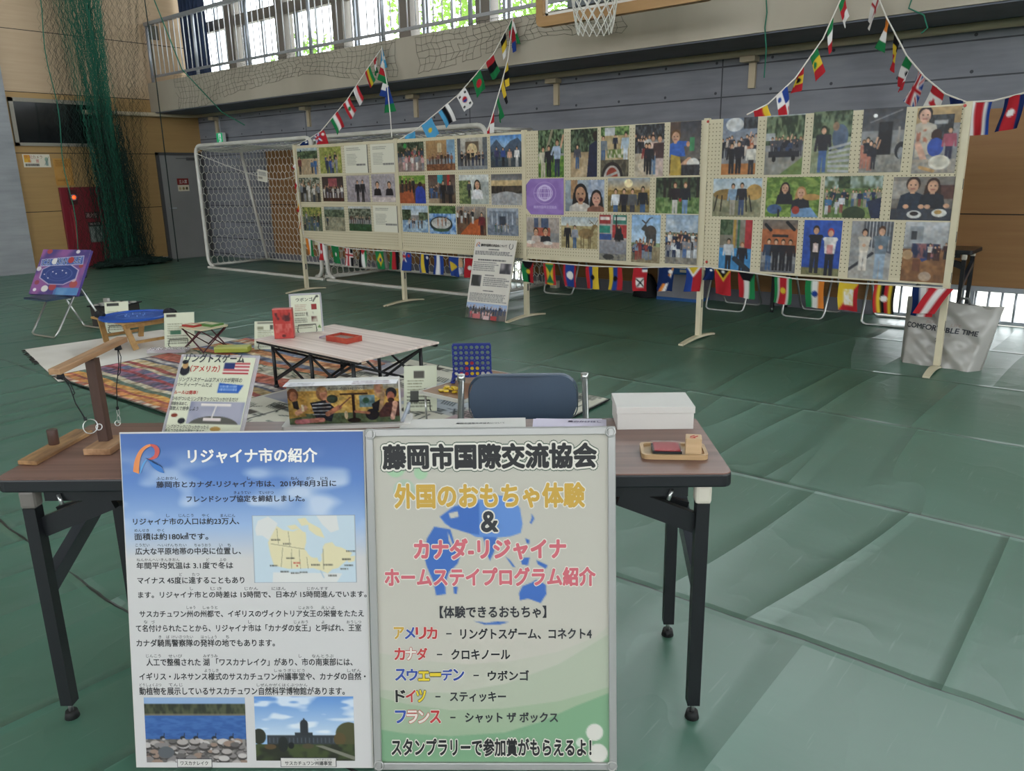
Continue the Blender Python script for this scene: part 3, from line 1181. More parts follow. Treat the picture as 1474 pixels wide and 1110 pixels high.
m.build('heap_on_floor', 'net_dark', dn)
t = MB().tube([(0, 0, 0), (.02, .01, 3), (0, -.02, 6), (0, 0, 7.95)], .009, 6).build('hanging_rope', 'rope_black', None, (XW + .55, 6.62, 0))
tag(t, 'thin dark rope hanging straight down just left of the grey door', 'rope')


def parapet_net(x0, x1, lab, seed):
    r = random.Random(seed)
    nx, nz = int((x1 - x0) / .095), 6
    P = {}
    for i in range(nx + 1):
        for j in range(nz + 1):
            x = x0 + (x1 - x0) * i / nx
            P[i, j] = (x + r.uniform(-.025, .025) + .03 * math.sin(j * 1.3 + x * 2), YG - .012 - .02 * r.random(), 3.12 - j * .085 * (.8 + .22 * math.sin(x * 1.1 + seed)) + r.uniform(-.012, .012) + .02 * math.sin(x * 3.1))
    segs = []
    for i in range(nx + 1):
        for j in range(nz + 1):
            if i < nx and r.random() > .08:
                segs.append((P[i, j], P[i + 1, j]))
            if j < nz and r.random() > .08:
                segs.append((P[i, j], P[i, j + 1]))
    o = MB().wires(segs, .0019).build('draped_net', 'net_dark')
    tag(o, lab, 'net')


parapet_net(-11.2, -5.75, 'dark green net draped over the gallery parapet, long stretch on the left', 1)
parapet_net(-5.35, -2.4, 'dark green net draped over the gallery parapet beside the backboard', 2)
t = MB().tube([tuple(on_y(u, w, y)) for u, w, y in ((222, 0, 6.6), (240, 45, 6.62), (262, 100, 6.62), (290, 130, 6.62), (320, 162, 6.62), (352, 180, 6.6))], .009, 6).build('guy_rope', 'rope_green')
tag(t, 'slack green rope running from the railing end down towards the nearer goal', 'rope')
for i, (pts, lab) in enumerate((([(1103, 0), (1104, 18), (1101, 40), (1103, 70), (1100, 112)], 'loose green net cord hanging over the parapet left of the climbing flag string'), ([(1312, 0), (1308, 12), (1330, 22), (1335, 40), (1326, 48)], 'loose green net cord hanging over the parapet near the right end'))):
    t = MB().tube([tuple(on_y(u, w, YG - .02)) for u, w in pts], .006, 5).build('loose_cord', 'rope_green')
    tag(t, lab, 'cord')

# ================================================================== BASKETBALL HOOP
mat('board_wood', 'b08a5c', .5, noise='a57f50', scale=3, stretch=(1, 6, 6))
mat('acrylic', 'e8eef0', .1)
mat('rim_red', 'a83226', .4)
hp = thing('basketball_hoop', 'basketball backboard with tan wooden rim frame, white net and red ring', 'basketball hoop', (-1.98, 6.0, 0))
ro, ri = rrect(-.91, 2.775, .91, 3.83, .06), rrect(-.83, 2.865, .83, 3.75, .02)
m = MB()
n = len(ro)
vs = [(x, y, z) for y in (-.05, .03) for x, z in ro] + [(x, y, z) for y in (-.05, .03) for x, z in ri]
fs = []
for i in range(n):
    j = (i + 1) % n
    fs += [(i, j, n + j, n + i), (2 * n + j, 2 * n + i, 3 * n + i, 3 * n + j), (j, i, 2 * n + i, 2 * n + j), (n + i, n + j, 3 * n + j, 3 * n + i)]
m._add(vs, fs)
m.build('board_frame', 'board_wood', hp)
MB().b2((-.83, -.012, 2.865), (.83, 0, 3.75)).build('clear_board', 'clear_glass', hp)
m = MB()
for a, b, c, d in ((-.30, 2.98, .30, 3.02), (-.30, 3.40, .30, 3.44), (-.30, 3.02, -.26, 3.40), (.26, 3.02, .30, 3.40), (-.82, 2.87, .82, 2.895), (-.82, 2.87, -.79, 3.74)):
    m.b2((a, -.014, b), (c, -.0125, d))
m.build('board_lines', 'ink_white', hp)
MB().tube([(.225 * math.cos(2 * PI * i / 28), -.40 + .225 * math.sin(2 * PI * i / 28), 3.05) for i in range(28)], .009, 8, closed=True).build('ring', 'rim_red', hp)
MB().b2((-.09, -.18, 2.99), (.09, -.02, 3.07)).b2((-.06, -.06, 2.93), (.12, -.015, 3.1)).build('ring_bracket', 'rim_red', hp)
segs = []
nn, rings = 14, 7
for k in range(rings):
    for i in range(nn):
        def pt(kk, ii):
            f = kk / rings
            r = .222 * (1 - f) ** .8 + .135 * (1 - (1 - f) ** .8) + .012 * f
            a = 2 * PI * (ii + (kk % 2) * .5) / nn
            return (r * math.cos(a), -.40 + r * math.sin(a), 3.045 - .47 * f)
        segs += [(pt(k, i), pt(k + 1, i)), (pt(k, i), pt(k + 1, i - 1 if k % 2 == 0 else i + 1))]
MB().wires(segs, .0045, 0, 4).build('net', 'net_white', hp)
m = MB()
for x in (-.55, .55):
    m.bar((x, .03, 3.6), (x * .8, .75, 3.6), .06, .06).bar((x, .03, 3.0), (x * .8, .75, 3.3), .05, .05)
m.bar((-.6, .06, 3.45), (.6, .06, 3.45), .06, .08).bar((-.6, .06, 2.95), (.6, .06, 2.95), .05, .06).bar((-.5, .1, 2.9), (-.5, .1, 3.7), .1, .1).bar((.5, .1, 2.9), (.5, .1, 3.7), .1, .1)
m.build('support_frame', mat('support_grey', '6b6e74', .5), hp)

# ================================================================== DISPLAY PANELS
def _peg(n, b):
    v, x, y, z = n.coord()
    fx = n.math('SUBTRACT', n.math('FRACT', n.math('DIVIDE', n.math('ADD', x, 50.), .03)), .5)
    fz = n.math('SUBTRACT', n.math('FRACT', n.math('DIVIDE', n.math('ADD', z, 50.), .03)), .5)
    r = n.math('ADD', n.math('MULTIPLY', fx, fx), n.math('MULTIPLY', fz, fz))
    h = n.math('LESS_THAN', r, .022)
    c = n.mix(n.ramp(n.noise(v, 1.5), (.4, 0.0), (.65, 1.0)), 'cbc2a6', 'c2b89c')
    n.ln(n.mix(n.math('MULTIPLY', h, .8), c, '3a3428'), b.inputs['Base Color'])


nodes_mat('pegboard', _peg, .55, .3)
mat('panel_cream', 'cfc6aa', .45, noise='c4ba9c', scale=4)
YP = 5.56
PX = [-6.385, -4.535, -2.745, -.86, 1.0]
names = ['first (leftmost)', 'second', 'third', 'fourth (rightmost)']
plabs = ['cream pegboard display panel farthest left, with three white documents among its photos', 'cream pegboard display panel second from left, photos in three rows of four',
         'cream pegboard display panel with the purple banner at its left edge', 'cream pegboard display panel at the right end, above the white shopping bag']
for i in range(4):
    a, b = PX[i] + .022, PX[i + 1] - .022
    t = thing('display_board', plabs[i], 'display panel', ((a + b) / 2, YP, .6), 0, 'pegboard display panels')
    w = b - a
    MB().b2((-w / 2, -.005, .015), (w / 2, .015, 1.185)).build('pegboard', 'pegboard', t)
    MB().b2((-w / 2, -.006, 1.17), (w / 2, .022, 1.2)).build('top_rail', 'panel_cream', t)
    MB().b2((-w / 2, -.006, 0), (w / 2, .022, .03)).build('bottom_rail', 'panel_cream', t)
slabs = ['cream panel post on a flat foot at the left end of the display row', 'cream panel post on a flat foot between the two left display panels', 'cream panel post on a flat foot beside the leaning white poster',
         'cream panel post on a flat foot in front of the blue and white carton', 'cream panel post on a flat foot standing before the white shopping bag']
for i, x in enumerate(PX):
    t = thing('panel_post', slabs[i], 'post', (x, YP, 0), 0, 'posts of the display panels')
    m = MB().b2((-.021, -.018, .03), (.021, .024, 1.812))
    for z in (.28, .62, .9, 1.25):
        m.b2((.0205, -.008, z), (.0222, .01, z + .07), 1)
    m.build('post', ['panel_cream', 'ink_dark'], t)
    m = MB()
    yb1 = .6 if i < 4 else .36
    m.grid(lambda u, v: (-.022 + .044 * u, -.31 + yb1 * v, .012 + .026 * math.sin(PI * v)), 1, 12)
    m.grid(lambda u, v: (-.022 + .044 * (1 - u), -.31 + yb1 * v, 0.0 + .018 * math.sin(PI * v)), 1, 12)
    m.grid(lambda u, v: (-.022, -.31 + yb1 * v, .018 * math.sin(PI * v) + u * (.012 + .008 * math.sin(PI * v))), 1, 12)
    m.grid(lambda u, v: (.022, -.31 + yb1 * v, .018 * math.sin(PI * v) + (1 - u) * (.012 + .008 * math.sin(PI * v))), 1, 12)
    m.b2((-.022, -.312, 0), (.022, -.30, .014)).b2((-.022, yb1 - .32, 0), (.022, yb1 - .308, .014))
    m.build('foot', 'panel_cream', t)


# ================================================================== PHOTOGRAPHS ON THE PANELS
YPH = YP - .0072
BLK, NAV, WHT, GRY, DEN = '1b1b20', '22304f', 'd8d6d2', '6b6e74', '3c5c86'
DARKS = ['1b1b20', '22304f', '2c2c34', '3a3a44', '4a2a2a', 'd0cec8', '3c5c86']
MIX = ['1b1b20', '22304f', 'c8c4bc', '7a3434', '3c5c86', '8a8478', '2f4a3a']


def forest(p, h=.5, c1='24351f', c2='6f8560', g1='6f7d4c', g2='98a06c'):
    p.N(0, 0, 1, h, c1, c2, 16, 12)
    p.N(0, h, 1, 1, g1, g2, 10, 8)


def lawn(p, y, c1='5f7a2e', c2='86a04a'):
    p.N(0, y, 1, 1, c1, c2, 14, 14)


def room(p, wall='8a8078', fl='5a4634', y=.62):
    p.V(wall, '6e665e', 0, y); p.N(0, y, 1, 1, fl, '6b5642', 6, 6)


# each picture: (left-top pixel, right-bottom pixel, label, painter)
def f11(p):
    p.V('aebdc8', '8fa08a', 0, .3); p.N(0, .12, 1, .42, '2c3e28', '5f7450'); p.N(0, .4, 1, 1, 'a89070', 'c2ab88', 5, 5)
    p.P(.1, 1, .7, '6a2c2c', BLK); p.P(.86, 1, .62, '2f5f9a', '2f5f9a'); p.P(.7, .95, .5, DEN, BLK)


def f12(p):
    lawn(p, 0, '7f8a3a', 'a3a356'); p.C(.2, .85, .8, .55, 3, ['2a2a38', '3b4a78', '22304f']); p.C(.3, .8, 1.05, .6, 4, ['2f4a94', '22304f', '8a8a90'])


def doc(p, dark=False):
    p.a[:] = hx('d6d4c4'); p.T(.1, .08, .7, .2, 2, '55564e', .4); p.T(.1, .3, .55, .72, 8, '66675e', .35); p.T(.5, .66, .95, .74, 1, '33343a', .8)
    p.R(.97, 0, 1, 1, '26262c')


def f21(p):
    p.N(0, 0, 1, .5, '3a4534', 'a9a99a'); p.N(0, .5, 1, 1, '77705f', '5f5a4e'); p.C(0, 1, 1, .72, 5, ['a04a40', '2b3a4a', '7d8188', '1b1b20', 'c8c4bc'])


def f22(p):
    p.V('3a3030', '54403c'); p.R(.3, .08, .7, .4, '9a4a52'); p.C(.05, .95, .86, .5, 7, ['b9b4ac', '8a8a94', '2c2c34', 'd0cec8']); p.N(0, .85, 1, 1, '3a1f18', '54302a')


def f23(p):
    p.V('a79da2', '948a90'); p.L(.1, .45, .95, .45, .015, '8a8086'); p.P(.48, 1.0, .82, '1c1c22', '1c1c22'); p.P(.7, 1.02, .86, '25252c', '1c1c22')


def f24(p):
    p.V('a8a0a4', '9a9096'); p.R(0, .82, 1, 1, 'c8b8b4'); p.H(.25, .4, .1, top='1c1c22'); p.H(.75, .4, .1, top='22222a'); p.R(0, .86, 1, 1, 'c9bcb8')


def f31(p):
    p.N(0, 0, 1, .4, '5a6a35', '9a9a4c'); p.N(0, .4, 1, 1, '66705a', '4f5a48'); p.C(.1, .95, .75, .5, 4, ['8a8a90', '3b4a5a', '1b1b20']); p.C(0, .9, 1.08, .5, 4, ['3f5a7a', 'a8a49a', '2c2c34'])


def f32(p):
    p.V('8f9a9c', '7f8a80', 0, .35); p.N(0, .12, 1, .45, '3c4a38', '66735c'); p.N(0, .42, 1, 1, '7f7c66', '98937a', 8, 8); p.P(.15, .8, .4, '2c3a4a', BLK)


def f33(p):
    p.V('b8bcbe', '8f958c', 0, .4); p.N(0, .1, 1, .52, '3c4434', '848a78'); p.C(.05, .95, .7, .3, 9, ['26262c', '3a3a44', '8a8478', '54302c']); lawn(p, .7, '2a4a2c', '35583a')


def g11(p):
    p.N(0, 0, 1, .5, '24301f', '52604c'); p.N(0, .5, 1, 1, '7c6a66', '938079'); p.C(0, 1, .66, .42, 8, ['2c3a4a', '6a7078', 'a04a50']); p.C(.1, 1, .95, .5, 5, ['c89a98', 'd6cfc8', '7a8088']); p.E(.3, .12, .06, .08, '3aa04a')


def g12(p):
    p.V('b08a5c', '98744c', 0, .6); p.R(.72, 0, 1, .75, '7aa0bc'); p.R(.4, .1, .55, .4, 'c9b48c'); p.C(.05, .95, .8, .36, 8, ['5a3a2a', '3a2c28', '8a5a48']); p.N(0, .78, 1, 1, '6a3e28', '8f5c3c')


def g13(p):
    p.V('b5b0a4', '98938a'); p.R(0, 0, .12, 1, '54585e'); p.R(.85, 0, 1, 1, '5f646a'); p.R(.28, .12, .72, .7, '6a5a48'); p.E(.5, .4, .17, .22, 'd0b98a'); p.C(.12, .9, .92, .5, 7, ['1b1b20', '22304f', '3a3a44']); p.R(0, .88, 1, 1, '84898e')


def g14(p):
    p.V('4a82c4', '9fc0dc', 0, .4); p.G([(0, .35), (.2, .12), (.42, .42), (.62, .2), (.85, .1), (1, .3), (1, .7), (0, .7)], '46586e'); p.N(0, .5, 1, .8, '2f3f4a', '4a5f66'); p.R(0, .78, 1, 1, '3c4650')
    p.P(.2, .95, .6, '3a3a66', NAV); p.P(.4, .95, .58, '2f4a94', BLK); p.P(.6, .97, .56, 'c89a80', '8a8478'); p.P(.82, .98, .62, 'd8d6d2', 'c8c8c8')


def g21(p):
    p.N(0, 0, 1, .3, '5f8a30', '90a84a'); p.N(0, .3, 1, 1, '6a4a34', '4a3428'); p.G([(0, .62), (.5, .5), (.6, 1), (0, 1)], 'a85430'); p.C(.05, .6, .6, .5, 4, ['1b1b20', '4a2a20', '2c2c34']); p.G([(.62, .5), (.8, .3), (.98, .55), (1, 1), (.6, 1)], '2a3fa0'); p.E(.8, .32, .07, .08, '332018')


def g22(p):
    room(p, '5a4038', '4a3a30'); p.R(.35, 0, .55, .3, '2f9aa8'); p.R(.7, 0, .8, .4, 'b02a2a'); p.C(.05, .5, .85, .5, 4, ['2c3a5a', '3a5a8a', '4a3a38']); p.P(.55, 1.05, .85, '1c1c22', BLK); p.P(.8, 1.1, .9, '2c2c34', BLK); p.R(0, .82, .4, 1, 'a08a70')


def g23(p):
    p.V('d0d4d0', 'a8b0a8'); p.N(0, .2, .4, 1, '55663c', '88965c'); p.R(.55, .25, 1, .7, '9fa4a0'); p.P(.35, .8, .6, '3a3a44', BLK); p.H(.62, .35, .13, top='d6d6d8', longhair=True)


def g24(p):
    p.V('5f5f64', '8a8a88', 0, .25); p.R(0, .2, 1, .42, 'c2a878'); p.N(0, .38, 1, .62, '26221f', '4a4038', 24, 6); p.E(.5, 1.02, .62, .46, 'a0a0a2')


def g31(p):
    p.V('9cb4cc', 'c6d2da', 0, .35); p.N(.0, .15, .35, .6, '24331f', '52664a'); p.N(.65, .25, 1, .6, '3c4a34', '6a7a5c'); p.N(0, .55, 1, 1, '6f8fb4', 'a4bccc', 9, 9); p.C(.2, .8, .85, .38, 5, ['3a3a44', '5a4a44', 'c8b8a8']); p.E(.95, .55, .06, .05, '5f7a9a')


def g32(p):
    p.N(0, 0, 1, .3, '2f4a24', '5f7f44'); p.N(0, .28, 1, 1, '4f7fc0', '9fbede', 10, 8); p.E(.45, .65, .42, .27, '26343a'); p.E(.45, .62, .36, .2, 'b8b8b4'); p.C(.25, .68, .72, .28, 3, ['9a6a50', 'b07a5c', '3a3a34']); p.E(.45, .86, .3, .05, '3a5a44')


def g33(p):
    room(p, 'a0948c', '6a4030', .4); p.G([(.1, 1), (.5, .55), (.8, .4), (.85, 1)], 'b85a2c'); p.C(0, .6, .6, .5, 5, ['26262c', 'c8c8c8', '3a2c28']); p.P(.85, 1.05, .85, '6a2430', '3a1c22')


def g34(p):
    p.V('9fa8b6', '8c96a6', 0, .35); p.R(.08, .12, .92, .62, '76808e')
    for i in range(5):
        p.R(.15 + i * .16, .2, .19 + i * .16, .6, 'a8b0bc')
    p.R(.4, .3, .6, .62, '3a4250'); p.N(0, .62, 1, 1, '6a7484', '848e9c'); p.C(.25, .72, .88, .3, 5, ['6a6a5c', '3f5a54', 'c0bcb4'])


def h11(p):
    p.N(0, 0, 1, .5, '24371f', '6c8460', 14, 14); p.L(.3, .5, .55, .02, .06, '8f8a70'); lawn(p, .55, '3d6a24', '6a9038')
    p.P(.2, 1, .66, 'c4bda4', 'b8b09a'); p.P(.42, .98, .66, '20222c', '1b1b24'); p.P(.74, .98, .78, '9fb0c8', '26304a', arms=1)


def h12(p):
    p.N(0, 0, 1, .5, '1c2a1c', '55684c', 18, 14); p.N(0, .48, 1, 1, 'a8906c', 'bda684', 6, 6); p.P(.26, .82, .5, '4a4a58', DEN); p.G([(.62, 1), (.7, .35), (.95, .25), (1, .3), (1, 1)], '1d2440'); p.E(.93, .16, .1, .1, '2a1c18')


def h13(p):
    p.N(0, 0, 1, .2, '3c5a2c', '7a9a54'); p.R(.15, .02, .5, .2, 'b8bcc0'); p.N(0, .18, 1, .7, 'a89468', 'c0aa80', 6, 6); p.P(.1, .72, .55, '6f7a84', '4a648a'); p.P(.52, .5, .34, '22283c', BLK); p.P(.88, .72, .6, 'a8bccc', 'c0c8d0'); p.N(.25, .45, .8, .62, '5f7a34', 'c8c0a8', 18, 12); p.N(0, .66, 1, 1, '4a4438', '66604c'); p.E(.42, 1.02, .38, .32, '2a2422'); p.E(.42, 1.02, .29, .25, 'b8aca4'); p.E(.42, .98, .2, .17, '9a3a26'); p.L(.2, 1, .64, .9, .05, 'a8a49c')


def h14(p):
    p.N(0, 0, 1, .3, '26282c', '4a4e54'); p.C(0, .55, .62, .4, 6, ['1b1b20', 'c8c8c4', '2c2c34', '44444c']); p.N(0, .55, 1, 1, 'a89a84', 'c0b29c'); p.P(.62, .95, .75, 'd6b8a8', '5f7a9a', '3a2418', arms=2); p.P(.85, 1.05, .85, '4a3434', 'c0a8a0'); p.P(.4, .9, .55, '8a3030', '2a2a30'); p.P(.5, .95, .6, '22222a', BLK)


def h15(p):
    room(p, '3c3c44', '2a2828', .7); p.R(0, 0, .35, .3, '5a463c'); p.H(.2, .28, .1, '6a4a28', top='2f5fb8'); p.L(.3, .4, .7, .42, .09, '2f5fb8'); p.E(.6, .42, .06, .05, 'c48a6a'); p.R(.65, .3, .8, .55, '3f8a5a'); p.L(.1, 1, .65, .72, .12, 'c99878'); p.E(.78, .78, .2, .1, 'd6d2ca'); p.G([(.05, .6), (.35, .65), (.45, 1), (.05, 1)], 'b89a3c'); p.N(.4, .8, 1, 1, '26262a', '3a3a40')


def h21(p):
    p.V('9aa6b0', '7c8890'); p.R(.15, 0, .32, .6, 'a8825c'); p.N(.6, 0, 1, .6, '8a9ab4', 'b4bccc', 8, 4); p.H(.4, .45, .25, '181418', 'b88868', 'c9c2b8', True); p.H(.8, .58, .2, '1c1618', 'd09880', '8a5a48', True); p.E(.41, .62, .06, .06, '5a2420')


def h22(p):
    p.V('8f9aa4', 'd0a868', 0, .42); p.E(.5, .16, .1, .12, 'f0dca8'); p.N(0, .35, 1, .55, '7a6034', 'a88a4c'); p.N(0, .5, 1, 1, '6a5a34', '8a7a48')
    for x, c, b in ((.2, 'd0d4da', DEN), (.4, '2a2a34', BLK), (.6, '55585c', '3a3a44'), (.84, '20242c', DEN)):
        p.P(x, 1.22, .92 + .06 * (x > .8), c, b)


def h23(p):
    p.N(0, 0, 1, .62, '1f2a1c', '4f5f44', 12, 8)
    for x in (.18, .3, .72, .92):
        p.R(x, 0, x + .06, .55, '2a2822')
    p.N(0, .55, 1, 1, '4a6a34', '7a9458', 16, 8); p.P(.45, 1.05, .92, '2c2026', 'b8b4ac', '4a2a1c'); p.P(.68, 1.05, .92, '20222c', '6a8ab0', '6a4a28'); p.E(.57, .62, .03, .05, 'a82a2a')


def h31(p):
    p.V('b0a49c', '9c9088', 0, .5); p.R(.3, .03, .42, .35, '4a5a78'); p.R(.5, .03, .7, .35, '4a5a78'); p.R(.3, .34, .75, .6, 'b05a44'); p.H(.35, .48, .1, top='c8b4a8'); p.H(.62, .47, .11, top='26262e'); p.R(0, .8, 1, 1, 'c8a898'); p.E(.2, .82, .13, .06, 'd8d4cc'); p.E(.68, .83, .13, .06, 'd8d4cc')


def h32(p):
    p.V('a6b2ba', 'c6cac2', 0, .3); p.N(0, .28, 1, 1, '9a8a60', 'b8a878', 12, 12); p.P(.18, 1, .8, '26262e', BLK, 'b0a48a'); p.P(.38, 1, .74, '8a90a0', DEN)
    p.E(.68, .52, .2, .16, '8a7048'); p.L(.82, .5, .9, .3, .1, '7f6840'); p.E(.92, .28, .07, .05, '7f6840'); p.L(.9, .24, .78, .1, .02, '5a4a30'); p.L(.92, .24, 1, .08, .02, '5a4a30'); p.L(.86, .17, .78, .2, .02, '5a4a30')
    for x in (.55, .62, .76, .8):
        p.L(x, .6, x, .98, .03, '6a5636')


def h33(p):
    p.V('b9aca8', '8e888a'); p.R(0, 0, .42, .2, 'a03434'); p.R(.5, 0, 1, .2, '3a7a6c'); p.R(0, .24, .4, .4, '2f8a78'); p.R(.48, .22, 1, .5, 'b03a3a'); p.R(.04, .05, .38, .12, 'd8c8c0'); p.R(.55, .05, .95, .12, 'd8d8d0'); p.R(0, .42, .45, .55, '3a5a9a'); p.R(.6, .0, .64, .6, '26262a'); p.H(.72, .33, .06, top='22222a'); p.P(.72, .62, .4, '22222a', BLK); p.V('8d8d94', '7a7a82', .58, 1); p.N(0, .85, 1, 1, '5a5a5c', '8a8678'); p.E(.35, .92, .2, .06, '3a3a3a')


def h34(p):
    p.V('7fa8d2', 'b8cfe0', 0, .6); p.N(0, .58, 1, .68, '6a7a58', '8a9a70'); p.N(0, .66, 1, 1, '8a7a5c', '9c9070'); p.E(.66, .36, .2, .14, '4a4642'); p.G([(.4, .24), (.34, .3), (.44, .34), (.56, .3), (.5, .18)], '4a4642'); p.L(.5, .18, .38, .12, .03, '4a4642'); p.L(.5, .18, .62, .08, .03, '4a4642'); p.L(.62, .08, .72, .06, .02, '4a4642')
    for x in (.55, .62, .76, .82):
        p.L(x, .42, x, .62, .045, '413d3a')
    p.C(.05, .7, .92, .38, 6, ['7a8aa0', '8a3a34', '22304f', '55584a'])


def h35(p):
    p.V('8ea6c0', 'b4c2cc', 0, .36); p.N(0, .05, 1, .34, '92a6bc', 'c2ccd2', 5, 6, k=.8); p.N(0, .36, 1, .46, '55604c', '7a8068'); p.C(0, 1, .72, .36, 9, DARKS); p.C(.0, 1, .9, .4, 6, ['c8ccd0', '4a6aa0', '22304f', '8a8a90']); p.N(0, .86, 1, 1, '77726a', '8f897c')


def k11(p):
    p.V('6f7d94', '8a8f98', 0, .5); p.E(.35, .12, .25, .12, 'e0e0dc', .8); p.N(.6, 0, 1, .2, '2a2c32', '44484e'); p.R(0, .8, 1, 1, 'b07038'); p.C(0, 1, .68, .34, 12, ['3a3a44', 'a8684c', '26262c', 'c8b8a8']); p.P(.3, .98, .55, '1b1b20', '1b1b20'); p.P(.5, .98, .58, '20202a', '1b1b20'); p.P(.86, 1.0, .55, 'd0ccc0', '26262a', 'b05a3a')


def k12(p):
    p.V('b4bcc0', '9aa49a', 0, .2); p.N(0, .02, 1, .5, '26361f', '6d7f5c', 14, 8); p.R(0, .3, .25, .42, 'a8acac'); p.N(0, .6, 1, 1, '8f8c84', '7f7d74', 8, 8); p.G([(.4, 1), (1, .7), (1, 1)], '6a8044'); p.C(.15, .95, .68, .3, 10, ['22222a', '2c3a5a', '44444c']); p.R(.1, .6, .9, .7, '26262c'); p.E(.25, .73, .05, .05, '111'); p.E(.75, .72, .05, .05, '111')


def k13(p):
    p.N(0, 0, 1, .45, '2b3b26', '6e8060', 12, 10); p.N(0, .42, 1, 1, '7e8866', '98a080'); p.P(.3, .98, .75, '26262e', '3f5f94'); p.E(.72, .42, .2, .2, '54647c'); p.E(.6, .25, .08, .07, '98785c')
    for i in range(6):
        p.G([(.45, .58 + i * .07), (1, .5 + i * .09), (1, .54 + i * .09), (.45, .62 + i * .07)], 'a9abad')


def k14(p):
    p.V('3f4046', '55565a', 0, .35); p.E(.3, .12, .05, .03, 'e8e8e0'); p.L(.2, .22, .9, .05, .02, '77787c'); p.N(0, .7, 1, 1, '7a7872', '8f8c84'); p.R(.4, .22, .72, .72, '1b1b1f'); p.E(.52, .3, .1, .08, '26262a'); p.R(.85, .3, .9, .75, '96918a'); p.E(.95, .66, .14, .13, '22242a'); p.E(.95, .7, .07, .09, '8a8c90'); p.C(.05, .4, .94, .46, 4, ['22222a', 'b0705c', '2c2c34'])


def k15(p):
    p.V('b8996a', 'a8895c', 0, .25); p.N(.3, .12, .85, .5, '26282c', '44484c'); p.R(.42, .2, .72, .26, '9a9c9e'); p.H(.2, .12, .1, '1c1414', 'd8a890', 'b5aa9a'); p.G([(.02, .3), (.35, .28), (.4, .7), (.05, .75)], 'b8ae9c'); p.N(.05, .32, .35, .65, 'b8ae9c', 'a8644c', 12, 10, .6, .7); p.L(.1, .55, .3, .84, .09, 'd0a088'); p.E(.5, .42, .12, .09, '3a2018'); p.E(.5, .6, .18, .14, '2a48a0'); p.P(.8, .85, .55, 'a04a5c', '2a2a44'); p.N(0, .78, 1, 1, '8f8a84', 'a89c8c'); p.E(.62, .83, .24, .11, 'd2ccbc'); p.E(.62, .82, .18, .08, 'c2bcaa'); p.L(.2, .9, .5, .96, .05, 'b8905c')


def k21(p):
    p.V('9fb4c4', 'c0c8c4', 0, .4); p.N(0, .38, 1, 1, '7a7a5c', '969070', 8, 6); p.E(.3, .42, .28, .14, '8f7038'); p.E(.85, .36, .16, .2, 'b08a48')
    for x, q in ((.1, -.1), (.2, -.04), (.68, .05), (.75, .1)):
        p.L(x, .45, x + q * .6, .85, .035, '2a2620')
    p.P(.42, .95, .82, '7f9ab4', 'a8a090'); p.P(.6, .95, .84, '26262e', '3c4f74')


def k22(p):
    lawn(p, 0, '55752c', '86a048'); p.E(.18, .8, .14, .12, '3f5a84'); p.H(.36, .28, .11, '2a1c18', top='1f1f26', longhair=True); p.H(.66, .4, .12, 'a87a48', top='24242c', longhair=True); p.E(.85, .5, .16, .08, 'b88a4a'); p.G([(.5, .8), (.85, .75), (1, 1), (.5, 1)], '6a8fb8'); p.E(.58, .82, .07, .1, 'a83a2c'); p.R(.24, .8, .28, 1, '20242c')


def k23(p):
    p.N(0, 0, 1, .32, '4a5a3a', '9fb0a8', 10, 6); p.N(.25, .0, .45, .3, '26361f', '3f5230'); p.N(0, .3, 1, 1, '55703a', '7a8f50', 12, 8); p.C(.02, .98, .72, .4, 13, MIX); p.C(0, .4, .9, .4, 4, ['c8c8cc', '3f6a94', '8a4a44']); p.E(.55, .9, .2, .18, '33432a'); p.G([(.75, .6), (1, .5), (1, 1), (.85, 1)], '26304a')


def k24(p):
    room(p, '7f7870', '3f4048', .72); p.R(0, .1, .3, .5, '9a948c'); p.R(.78, .2, 1, .5, '5a3830'); p.H(.34, .2, .15, '332018', top='26303f'); p.H(.66, .22, .14, '3a2418', top='22262e', longhair=True); p.R(0, .74, 1, 1, '3a3d46'); p.E(.4, .86, .12, .09, 'c8c6c0'); p.E(.4, .84, .07, .05, '2c2222'); p.E(.8, .82, .12, .09, 'd0cec6'); p.E(.78, .8, .06, .05, 'b08a4a'); p.E(.25, .68, .05, .05, 'c99878'); p.E(.5, .68, .05, .05, 'c99878'); p.E(.6, .68, .05, .05, 'c99878'); p.E(.9, .66, .05, .05, 'c99878')


def k31(p):
    p.V('8a8478', '77705f', 0, .5); p.N(0, 0, .4, .3, '2f4a2c', '55684a'); p.R(.42, 0, .5, .6, 'b08a3c'); p.R(.55, 0, .62, .6, '3a6a4c'); p.R(.78, 0, 1, .55, 'b02f34'); p.R(0, .55, 1, 1, '3a86c0'); p.P(.3, .98, .62, 'b4b8bc', '26262e'); p.P(.72, 1.02, .6, '1f1f26', '22222a', '8a5a34'); p.L(.5, .75, 1, 1, .1, '26303a')


def k32(p):
    p.V('6f665f', '8a6a54', 0, .3); p.R(0, .18, 1, .62, 'b06238'); p.L(.1, .1, .25, .2, .06, '1c1c20'); p.L(.7, .05, .9, .18, .06, '1c1c20'); p.R(.3, .28, .75, .33, '26262a'); p.N(0, .82, 1, 1, '55565c', '6f6f74')
    for x, c in ((.22, '2f3f58'), (.42, '26262c'), (.62, '22222a'), (.82, '2a2024')):
        p.P(x, .96, .6, c, DEN if x < .4 else '22222a')


def k33(p):
    p.V('2a52b0', '22459a'); p.N(0, .86, 1, 1, '6a6a44', '7f7a50'); p.P(.34, .96, .86, '1f1f28', '2a2a30', '332418', arms=2); p.P(.72, 1.0, .86, 'd6d4d0', '20202a', 'a83038', arms=2); p.R(.28, .42, .42, .58, 'd8c0b8'); p.R(.64, .44, .8, .6, 'd08a84')


